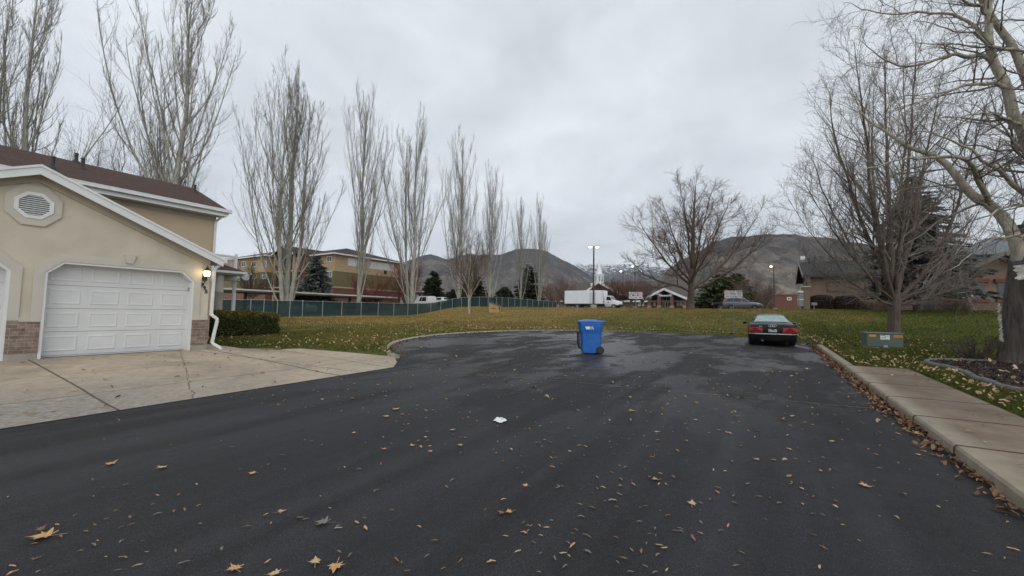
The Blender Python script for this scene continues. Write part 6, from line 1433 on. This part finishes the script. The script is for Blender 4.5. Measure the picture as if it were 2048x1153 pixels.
# gabled entrance bay
BY = 46.4; g0 = onY(1935, 560, BY)[0]; g1 = onY(2075, 560, BY)[0]; gk = onY(2002, 506, BY); gm = (g0 + g1) / 2; gz_ = onY(2000, 541, BY)[2]
MB().box(g0, g1, BY, OY + .3, oz - .3, gz_).loft([[(g0, y, gz_), (gm, y, gk[2] - .2), (g1, y, gz_)] for y in (BY, OY + 4)]).build('entry_bay_wall', ost, off)
MB().loft([[(g0 - .9, y, gz_ - .35), (gm, y, gk[2]), (g1 + .9, y, gz_ - .35), (g1 + .9, y, gz_ - .45), (gm, y, gk[2] - .1), (g0 - .9, y, gz_ - .45)] for y in (BY - .8, OY + 4.5)]).build('entry_bay_roof', brickmat('dark_grey_shingles_side', (.050, .050, .052), (.040, .040, .042), (.028, .028, .03), bw=.35, bh=.16, ms=.015, plane='yx', rough=.95), off)
MB().bar((g0 - .9, BY - .82, gz_ - .45), (gm, BY - .82, gk[2] - .1), .08, .28).bar((gm, BY - .82, gk[2] - .1), (g1 + .9, BY - .82, gz_ - .45), .08, .28).build('entry_bay_fascia', M('grey_brown_fascia', (.20, .17, .145)), off)
redw = M('red_brown_timber', (.15, .05, .03), .7, .15, 2)
for x0, x1 in ((1951, 1971), (1994, 2018)):
    a = onY(x0, 566, BY); b = onY(x1, 598, BY)
    MB().fill([[(a[0], b[2]), (b[0], b[2]), (b[0], a[2]), (a[0], a[2])]], .03, fY(BY - .001)).build('window', M('dark_window_glass', (.035, .04, .045)), off)
    MB().box(a[0] - .15, b[0] + .2, BY - .25, BY - .001, a[2], a[2] + .3).build('timber_beam', redw, off)
    MB().box(a[0] - .1, b[0] + .2, BY - .2, BY - .001, b[2] - .3, b[2]).build('timber_sill', redw, off)
MB().box(g0 - .05, g1 + .05, BY - .14, BY - .001, oz - .3, onY(1990, 606, BY)[2]).build('stone_base', stone, off)
a = onY(1845, 597, OY); b = onY(1868, 618, OY)
MB().fill([[(a[0], oz), (b[0], oz), (b[0], a[2] + .4), (a[0], a[2] + .4)]], .05, fY(OY - .125)).build('door', M('dark_green_door', (.02, .03, .032), .4), off)
# meter pier
P = onY(1612, 612, 46.0); pz = zl(P[0], P[1])
mp_ = thing('meter_pier', 'tan stucco pier with grey electric meter cabinets beside the office gable', 'utility pier', (P[0], P[1], pz), RAD(12))
tz = onY(1612, 575, 46.0)[2] - pz
MB().box(-.22, .26, -.2, .4, -.3, tz).build('pier', ost, mp_, world=False)
MB().box(-.30, .34, -.28, .48, tz, tz + .1).build('cap', trimgrey, mp_, world=False)
gcab = M('grey_meter_cabinet', (.26, .29, .29), .5, .06, 3)
for i, (z0, z1) in enumerate(((.45, 1.05), (1.12, 1.75))):
    c = MB().box(-.58, -.24, -.25, .35, z0, z1).build('meter_cabinet', gcab, mp_, world=False, bevel=.03)
    MB().loft([[(-.62, -.28, z1), (-.22, -.28, z1), (-.22, .38, z1), (-.62, .38, z1)], [(-.55, -.2, z1 + .12), (-.26, -.2, z1 + .16), (-.26, .3, z1 + .16), (-.55, .3, z1 + .12)]]).build('hood', M('white_hood', (.62, .64, .65), .5), c, world=False)
MB().box(-.55, -.47, -.2, -.12, -.2, .45).box(-.36, -.28, .2, .3, -.2, .45).box(.55, .63, -.1, -.02, -.2, .6).build('leg', gcab, mp_, world=False)
MB().box(.38, .80, -.25, .05, .55, .82).build('junction_box', gcab, mp_, world=False, bevel=.02)
brh = hedgemat('brown_hedge_twigs', (.035, .022, .018), (.065, .040, .032), (.11, .072, .055)); brc = M('brown_hedge_core', (.022, .015, .012), .95, .3, 3)
for i, (xa, xb, yt, lab) in enumerate(((1622, 1669, 591, 'square brown winter hedge under the window with the wooden blind'), (1671, 1720, 592, 'square brown winter hedge between the window and the dark downspout'))):
    a = onY(xa, 612, 47.6); b = onY(xb, 612, 47.6); zt = onY((xa + xb) / 2, yt, 47.6)[2]
    hedge('winter_hedge', lab, a, b, 1.1, zt - oz + .1, 9000, .07, (brh, brc), 60 + i, oz - .1, .3, group='brown winter hedges in front of the office', twig=True)
for i, (x, D, top, W, lab) in enumerate(((1737, 37.0, 590, .9, 'round brown bush beside the dark downspout of the office'), (1768, 35.5, 596, .8, 'low brown bush left of the many-stemmed trunk, against the stone base'), (1900, 31.5, 592, .9, 'bare brown bush right of the dark office door'), (1930, 31.0, 592, .9, 'bare brown bush under the office entrance bay window'), (1541, 58, 604, .5, 'small dark shrub at the kerb in front of the grey parked car'))):
    put_shrub('brown_bush', lab, dict(seed=80 + i, W=W, n=16, levels=4, rt=.018, k2=7, k3=6, up=.6), x, D, (brownbark, browntwig), top=top, cat='shrub', group='brown bushes by the office')
# ================================================================== MULCH BED, LEAVES, GRASS, LITTER
EL = [(1992, 727), (1936, 724.5), (1896, 722.5), (1862, 722.5), (1851, 726), (1862, 731), (1876, 733), (1896, 738), (1920, 743), (1944, 755), (1968, 765), (2000, 775), (2047, 785)]
bp_ = [hit(x, y) for x, y in EL]
q_ = bp_[-1] + (bp_[-1] - bp_[-2]) * 2.5; r_ = bp_[0] + (bp_[0] - bp_[1]) * 1.6
BED = [(p[0], p[1]) for p in bp_] + [(q_[0], q_[1]), (q_[0] + 1.5, q_[1] + 1.0), (r_[0] + 1.2, r_[1])]
mulch = sheet('mulch_bed', BED, lambda x, y: zl(x, y) + .03, M('dark_bark_mulch', (.030, .021, .017), .95, .5, 14, bump=1.0, bscale=30), sub=((2, 9, .4), (10, 20, .4)))
rng = np.random.default_rng(77)
n = 9000; px_ = rng.uniform(min(p[0] for p in BED), max(p[0] for p in BED), n); py_ = rng.uniform(min(p[1] for p in BED), max(p[1] for p in BED), n)
ins = sdist(px_, py_, BED) < -.05; px_, py_ = px_[ins], py_[ins]
def flakes(x, y, z, rng, size, asp=(.3, .7), tilt=.35, sj=(.6, 1.4), fold=True):
    n = len(x); a = rng.random(n) * 2 * np.pi; t = rng.normal(0, tilt, n); s = size * rng.uniform(*sj, n); w = s * rng.uniform(*asp, n)
    u = np.stack([np.cos(a) * np.cos(t), np.sin(a) * np.cos(t), np.sin(t)], 1); v = np.stack([-np.sin(a), np.cos(a), rng.normal(0, tilt, n)], 1)
    c = np.stack([x, y, z], 1); c[:, 2] += np.abs(np.sin(t)) * s * .5
    up = np.array([0, 0, 1.0]) * (w * rng.uniform(-.1, .5, n))[:, None]
    k = [c - u * s[:, None] * .5, c - u * s[:, None] * .12 + v * w[:, None] * .5 + up, c + u * s[:, None] * .28 + v * w[:, None] * .38 + up, c + u * s[:, None] * .55, c + u * s[:, None] * .22 - v * w[:, None] * .45 + up, c - u * s[:, None] * .2 - v * w[:, None] * .42 + up]
    V = np.stack(k, 1).reshape(-1, 3); b = np.arange(n)[:, None] * 6
    return V, np.concatenate([b + np.array([[0, 1, 2, 3]]), b + np.array([[0, 3, 4, 5]])])
V, F = flakes(px_, py_, zlawn(px_, py_) + .035, rng, .05, (.2, .45), .5)
kind(link('mulch_chips', np_mesh('mulch_chips', V, [F]), needlemat('mulch_chip_browns', (.018, .012, .010), (.036, .024, .019), (.075, .05, .04))), 'stuff')
ed = thing('bed_edging', 'pale grey scalloped concrete edging round the dark mulch bed', 'edging', (BED[4][0], BED[4][1], zl(*BED[4])))
E2 = resample([(x, y, 0) for x, y in BED[:14]], 40)
for i in range(0, 39, 3):
    seg = E2[i:i + 4] if i + 4 <= 40 else E2[i:]
    if len(seg) < 2: continue
    pts = [(p[0], p[1], zl(p[0], p[1]) + .025 + .012 * math.sin(i)) for p in seg]
    MB().tube(pts, .06, 8).mapv(lambda p: p).build('edging_stone', M('edging_concrete', (.135, .135, .125), .9, .15, 6, bump=.3, bscale=40), ed, smooth=True)
# leaves ----------------------------------------------------------------
leafc = needlemat('dry_leaf_colours', (.20, .12, .06), (.36, .245, .13), (.48, .37, .23))
brownleaf = needlemat('brown_leaf_colours', (.10, .052, .032), (.17, .092, .052), (.30, .19, .105))
mixleaf = needlemat('mixed_leaf_colours', (.17, .10, .055), (.32, .20, .10), (.50, .38, .23))
lm_or = M('orange_leaf', (.50, .285, .125), .7, .2, 18); lm_tan = M('tan_leaf', (.46, .33, .18), .75, .2, 18); lm_br = M('brown_leaf', (.21, .115, .06), .75, .25, 18); lm_gr = M('grey_brown_leaf', (.17, .15, .12), .7, .25, 18)
def maple(seed):
    r = random.Random(seed); out = []
    lob = [(-90, .30), (-62, .28), (-40, .62), (-22, .36), (8, .78), (28, .48), (48, .66), (62, .50), (90, 1.0), (118, .50), (132, .66), (152, .48), (172, .78), (202, .36), (220, .62), (242, .28)]
    vs = [(0, 0, .0)]; b1, b2 = r.uniform(.05, .35), r.uniform(-.15, .3)
    for a, d in lob:
        for da, k in ((-6, .82), (0, 1.0)):
            q = d * k * r.uniform(.9, 1.08) * .5; x, y = q * math.cos(RAD(a + da)), q * math.sin(RAD(a + da))
            vs.append((x, y, b1 * x * x * 2 + b2 * y * y + .04 * r.random()))
    n = len(vs) - 1; f = [(0, i, i % n + 1) for i in range(1, n + 1)]
    s0 = len(vs); vs += [(-.012, -.12, .01), (.012, -.12, .01), (.012, -.55, .03), (-.012, -.55, .03)]; f.append((s0, s0 + 1, s0 + 2, s0 + 3))
    m = MB().add(vs, f); z0 = min(v[2] for v in m.v); m.v = [(x, y, z - z0) for x, y, z in m.v]
    me = bpy.data.meshes.new('maple_leaf'); me.from_pydata(m.v, [], m.f); me.update(); return me
def leaflet(seed):
    r = random.Random(seed); n = 7; top = []; bot = []
    for i in range(n + 1):
        t = i / n; w = math.sin(math.pi * min(1, t * .92 + .04)) ** .8 * r.uniform(.10, .16); c = r.uniform(.02, .12) * math.sin(math.pi * t); z = .10 * math.sin(math.pi * t) * r.uniform(.3, 1)
        top.append((t - .5, c + w, z + .06 * r.random())); bot.append((t - .5, c - w, z + .04 * r.random()))
    vs = top + bot; f = [(i, i + 1, n + 2 + i, n + 1 + i) for i in range(n)]
    me = bpy.data.meshes.new('leaflet'); me.from_pydata(vs, [], f); me.update(); return me
MAP = {}
def leafmesh(kind_, i, m):
    k_ = (kind_, i, m.name)
    if k_ not in MAP:
        me = maple(i) if kind_ == 'maple' else leaflet(i); me.materials.append(m); MAP[k_] = me
    return MAP[k_]
def roadpt(x, y): 
    d = ray(x, y); t = (EYE) / (.018 * d[1] - d[2]); return O + d * t
rr = random.Random(12)
def put_leaf(name, kind_, i, m, P, s, label, group=None, rz=None, zoff=.012):
    o = bpy.data.objects.new(name, leafmesh(kind_, i, m)); C.objects.link(o)
    o.location = (P[0], P[1], P[2] + zoff); o.scale = (s, s, s); o.rotation_euler = (rr.uniform(-.10, .10), rr.uniform(-.10, .10), rr.uniform(0, 6.3) if rz is None else rz)
    tag(o, label, 'leaf', group); return o
BIG = [(90, 1077, .185, 0, 'largest orange maple leaf, lying on the asphalt near the lower left corner', 2.4), (219, 931, .135, 0, 'orange maple leaf alone on the asphalt above the largest leaf', .5), (791, 821, .15, 0, 'broad orange maple leaf pointing up, farther of the pair near the driveway corner', .2), (773, 835, .13, 0, 'orange maple leaf just in front of the broad upright one', .9),
       (672, 1136, .13, 0, 'orange maple leaf at the bottom edge of the photo, right one of a touching pair', 3.9), (630, 1129, .10, 1, 'crumpled tan maple leaf at the bottom edge, left one of a touching pair', 1.0), (648, 1049, .14, 3, 'curled grey-brown leaf with two lobes on the asphalt, lower left of centre', 2.0), (470, 1142, .12, 0, 'orange maple leaf cut by the bottom edge left of the touching pair', 1.5), (552, 1152, .10, 1, 'tan maple leaf cut by the bottom edge just right of another', 2.5),
       (322, 938, .115, 1, 'folded tan maple leaf right of the lone orange one', .4), (1261, 823, .14, 0, 'spread orange maple leaf on the asphalt right of the white paper scrap', 5.2), (1731, 974, .115, 0, 'orange maple leaf on the asphalt nearest the right kerb', 2.0), (1828, 868, .16, 1, 'tan maple leaf lying among the gutter leaves by the kerb joint', 4.0), (506, 949, .085, 0, 'small orange leaf below the driveway edge, left of centre', 2.2), (80, 1063, .07, 2, 'small rust-brown leaf touching the tip of the largest leaf', .7), (180, 1060, .09, 2, 'long brown leaf', .3)]
BIG = BIG[:-1]
ms_ = [lm_or, lm_tan, lm_br, lm_gr]
for i, (x, y, s, mi_, lab, rz) in enumerate(BIG): put_leaf('maple_leaf', 'maple', i % 6, ms_[mi_], roadpt(x, y), s * 1.15, lab, 'maple leaves on the asphalt', rz)
MID = [(708, 868), (920, 893), (852, 877), (848, 717), (985, 742), (1131, 753), (880, 740), (1312, 866), (1020, 1027), (1003, 1028), (1052, 974), (825, 893), (560, 1027), (755, 771), (705, 799), (800, 716), (645, 800), (1384, 1011), (1512, 921), (1546, 922), (1579, 901), (1664, 885), (1392, 842), (1565, 840), (1290, 694), (1160, 688), (1068, 680), (1405, 760), (1560, 745), (1668, 762), (1480, 700), (1392, 704), (905, 862), (770, 900), (1410, 742), (860, 905), (1312, 962), (1838, 912)]
for i, (x, y) in enumerate(MID): put_leaf('fallen_leaf', 'maple', i % 6, ms_[(0, 1, 1, 0, 2)[i % 5]], roadpt(x, y), rr.uniform(.075, .115) * (1 + .12 * (y < 780)), 'small tan or orange maple leaf lying on the dark asphalt of the road', 'small maple leaves on the asphalt')
rng = np.random.default_rng(42)
N = 0; pts = []
CL = [(rng.uniform(0, 1700), 1150 - 260 * rng.random() ** 1.2, rng.uniform(40, 130)) for _ in range(16)] + [(980, 1060, 160), (1180, 1090, 150), (700, 1020, 120)]
while len(pts) < 215:
    y = 1150 - 330 * rng.random() ** 1.15; x = rng.uniform(-10, 2050)
    if rng.random() < .62:
        c_ = CL[rng.integers(len(CL))]; x = rng.normal(c_[0], c_[2]); y = rng.normal(c_[1], c_[2] * .3)
        if y > 1150 or y < 800 or x < -10 or x > 2050: continue
    P = roadpt(x, y)
    if P[0] < -7.9 or P[0] > 1.5: continue
    if x > 1350 and rng.random() < .6: continue
    pts.append(P)
for i, P in enumerate(pts):
    put_leaf('leaflet', 'leaflet', i % 8, (lm_br, lm_br, lm_tan, lm_or, lm_gr, lm_br, lm_gr)[i % 7], P, rr.uniform(.026, .060) * (1.5 if i % 17 == 0 else 1), 'narrow curled leaflet, one of many strewn over the dark asphalt', 'narrow leaflets on the asphalt', zoff=.010)
n = 6000; x = rng.uniform(-15, 1.6, n); y = rng.uniform(3.2, 26.4, n); k_ = sdist(x, y, ROAD) < -.1; x, y = x[k_], y[k_]
V1 = flakes(x, y, zroad(y) + .010, rng, .034, (.2, .55), .15, (.4, 1.8))
n = 420; x2 = rng.uniform(-15, 1.6, n); y2 = rng.uniform(6, 26.4, n); k_ = sdist(x2, y2, ROAD) < -.1; V2 = flakes(x2[k_], y2[k_], zroad(y2[k_]) + .012, rng, .075, (.5, .9), .2)
def join(*vf):
    V = []; F = []; b = 0
    for v, f in vf: V.append(v); F.append(f + b); b += len(v)
    return np.concatenate(V), np.concatenate(F)
V, F = join(V1, V2)
kind(link('leaf_litter', np_mesh('leaf_litter', V, [F]), mixleaf), 'stuff')
# drifts in the gutter along the right kerb
n = 2900; y = rng.uniform(2.2, 22.0, n); x = 1.62 - np.abs(rng.normal(0, .065, n)) * (1 + .6 * np.sin(y * 1.7) ** 2) * np.clip((y + 3) / 9, .35, 1.25)
k_ = rng.random(n) < np.where((y < 7), .35, 1.0); x, y = x[k_], y[k_]
VG = flakes(x, y, zroad(y) + .012 + .018 * np.clip(1 - (1.62 - x) / .2, 0, 1) * rng.random(len(x)), rng, .058, (.3, .75), .5)
n = 1500; t = A0 + (A1 - A0) * rng.random(n) * .98; r = RR - np.abs(rng.normal(0, .14, n)); xa = RC[0] + r * np.cos(t); ya = RC[1] + r * np.sin(t)
VK = flakes(xa, ya, zroad(ya) + .012, rng, .06, (.35, .8), .4)
V, F = join(VG, VK)
kind(link('leaf_drift', np_mesh('leaf_drift', V, [F]), brownleaf), 'stuff')
# leaves on the grass
def lawn_pts(n, x0, x1, y0, y1, dens):
    x = rng.uniform(x0, x1, n); y = rng.uniform(y0, y1, n)
    hd = np.minimum(np.minimum(sdist(x, y, ROAD), sdist(x, y, DRIVE)), np.minimum(np.maximum(np.maximum(1.6 - x, x - 2.86), y - 13.35), np.maximum(np.maximum(1.6 - x, x - 1.85), y - 20.4)))
    bed = sdist(x, y, BED)
    k = (hd > .06) & (bed > .1) & (rng.random(n) < dens(x, y, hd, bed)) & ~((x < -14.4) & (y < 5.6))
    return x[k], y[k], hd[k]
def patch(x, y):
    v = np.array([MN.fractal(Vector((float(a) * .55, float(b) * .55, 4.2)), 1.0, 2.0, 4) for a, b in zip(x, y)])
    return np.clip(.42 + .85 * v, .02, 1.15)
dl = lambda x, y, hd, bed: np.clip(.95 * np.exp(-hd / 1.9) * (.5 + .5 * patch(x, y)) + .13 * patch(x, y) * np.exp(-np.maximum(y - 30, 0) / 9) + .02, 0, 1) * np.where(x > 2.2, .18, 1) * np.where((x < -8.5) & (y < 20), .40, 1)
x, y, hd = lawn_pts(60000, -22, 9, 7, 42, dl)
VA = flakes(x, y, zlawn(x, y) + .035, rng, .085, (.45, .85), .45)
dr = lambda x, y, hd, bed: np.where(y > 14.5, .55, 1.0) * np.clip(1.0 * np.exp(-((bed - .55) / .55) ** 2) + .40 * np.exp(-hd / .9) + .28 * patch(x * 2, y * 2) * np.exp(-np.maximum(y - 15, 0) / 5), 0, 1)
x, y, hd = lawn_pts(5200, 1.8, 7.5, 6.5, 24, dr)
VB = flakes(x, y, zlawn(x, y) + .035, rng, .055, (.45, .9), .5, (.4, 1.7))
n = 260; xb = rng.uniform(3.6, 9, n); yb = rng.uniform(10.5, 18, n); kb = sdist(xb, yb, BED) < -.1
VC = flakes(xb[kb], yb[kb], zlawn(xb[kb], yb[kb]) + .06, rng, .085, (.5, .9), .4)
x, y, hd = lawn_pts(9000, -41, -14, 9, 46, lambda x, y, hd, bed: .16 * patch(x, y) + .03)
VD = flakes(x, y, zlawn(x, y) + .035, rng, .10, (.45, .85), .45)
V, F = join(VA, VB, VC, VD)
kind(link('leaf_scatter', np_mesh('leaf_scatter', V, [F]), leafc), 'stuff')
n = 90; x = rng.uniform(-14, -8.2, n); y = rng.uniform(.5, 7.6, n); k_ = sdist(x, y, DRIVE) < -.15; x, y = x[k_], y[k_]
z = np.array([zdrive(a, b) for a, b in zip(x, y)]); VE = flakes(x, y, z + .012, rng, .10, (.3, .7), .25, (.4, 1.2))
n = 60; x = rng.uniform(1.9, 2.8, n); y = rng.uniform(3, 13, n); VF = flakes(x, y, zroad(y) + .148, rng, .06, (.3, .8), .25, (.4, 1.3))
V, F = join(VE, VF); kind(link('leaf_crumbs', np_mesh('leaf_crumbs', V, [F]), mixleaf), 'stuff')
# grass blades
def blades(x, y, rng, h, w):
    n = len(x); a = rng.random(n) * 2 * np.pi; hh = h * rng.uniform(.5, 1.3, n); ww = w * rng.uniform(.6, 1.3, n); z = zlawn(x, y)
    lx, ly = rng.normal(0, .5, n) * hh, rng.normal(0, .5, n) * hh
    p0 = np.stack([x - np.cos(a) * ww, y - np.sin(a) * ww, z - .01], 1); p1 = np.stack([x + np.cos(a) * ww, y + np.sin(a) * ww, z - .01], 1); p2 = np.stack([x + lx, y + ly, z + hh], 1)
    return np.stack([p0, p1, p2], 1).reshape(-1, 3), np.arange(n * 3).reshape(n, 3)
def lawn_region(n, x0, x1, y0, y1): return lawn_pts(n, x0, x1, y0, y1, lambda x, y, hd, bed: np.ones_like(x))
G = []
x, y, _ = lawn_region(150000, 1.8, 8.5, 6.5, 19); G.append(blades(x, y, rng, .055, .006))
x, y, _ = lawn_region(40000, 2.8, 9, 0, 6.5); G.append(blades(x, y, rng, .055, .009))
x, y, _ = lawn_region(40000, 8.5, 14, 2, 19); G.append(blades(x, y, rng, .055, .012))
x, y, _ = lawn_region(60000, 1.8, 14, 19, 33); G.append(blades(x, y, rng, .065, .012))
x, y, _ = lawn_region(60000, -21, -8.8, 6.3, 14); G.append(blades(x, y, rng, .06, .010))
x, y, _ = lawn_region(140000, -22, 3, 14, 46); G.append(blades(x, y, rng, .07, .018))
x, y, _ = lawn_region(70000, 3, 26, 33, 46); G.append(blades(x, y, rng, .07, .018))
x, y, _ = lawn_region(40000, 14, 26, 19, 33); G.append(blades(x, y, rng, .07, .018))
x, y, _ = lawn_region(50000, -41.5, -22, 9, 50); G.append(blades(x, y, rng, .08, .03))
V, F = join(*G)
gm_ = lawnmat.copy(); gm_.name = 'grass_blade_green'; nt = gm_.node_tree
bsd = [n for n in nt.nodes if n.type == 'BSDF_PRINCIPLED'][0]; src = bsd.inputs['Base Color'].links[0].from_socket
rv = nd(nt, 'ShaderNodeNewGeometry').outputs['Random Per Island']
nt.links.new(mixc(nt, 1.0, src, ramp(nt, rv, [(0, (.6, .6, .55)), (.6, (1.05, 1.05, 1.0)), (1, (1.8, 1.65, 1.3))]), 'MULTIPLY'), bsd.inputs['Base Color'])
kind(link('grass', np_mesh('grass', V, [F]), gm_), 'stuff')
# white paper scrap
P = roadpt(1000, 844)
sp_ = MB(); r0 = random.Random(5)
ring_o = [(.088 * math.cos(a) * r0.uniform(.85, 1.15), .070 * math.sin(a) * r0.uniform(.8, 1.2), r0.uniform(.004, .03)) for a in np.linspace(0, 2 * math.pi, 17)[:-1]]
ring_i = [(.030 * math.cos(a) + .015, .024 * math.sin(a) + .012, r0.uniform(.03, .06)) for a in np.linspace(0, 2 * math.pi, 17)[:-1]]
ring_m = [((a[0] + b[0]) / 2, (a[1] + b[1]) / 2, r0.uniform(.03, .055)) for a, b in zip(ring_o, ring_i)]
so_ = thing('paper_scrap', 'crumpled white paper scrap lying on the asphalt in front of the blue bin', 'litter', P)
MB().loft([ring_o, ring_m, ring_i, [(x * .9, y * .9, .006) for x, y, z in ring_i]], caps=False).build('crumpled_sheet', M('white_litter', (.72, .73, .76), .6, .06, 30), so_, world=False, smooth=False)
# ================================================================== HAZE
def haze():
    o = MB().box(-12000, 12000, -3000, 12000, -40, 2600).build('haze', None)
    m, nt = newmat('haze_air')
    v = nd(nt, 'ShaderNodeVolumePrincipled', Color=(.80, .86, .95, 1), Density=HAZE, Anisotropy=0.0)
    ou = nd(nt, 'ShaderNodeOutputMaterial'); nt.links.new(v.outputs[0], ou.inputs['Volume'])
    o.data.materials.clear(); o.data.materials.append(m); kind(o, 'stuff')
HAZE = 5.0e-5
haze()
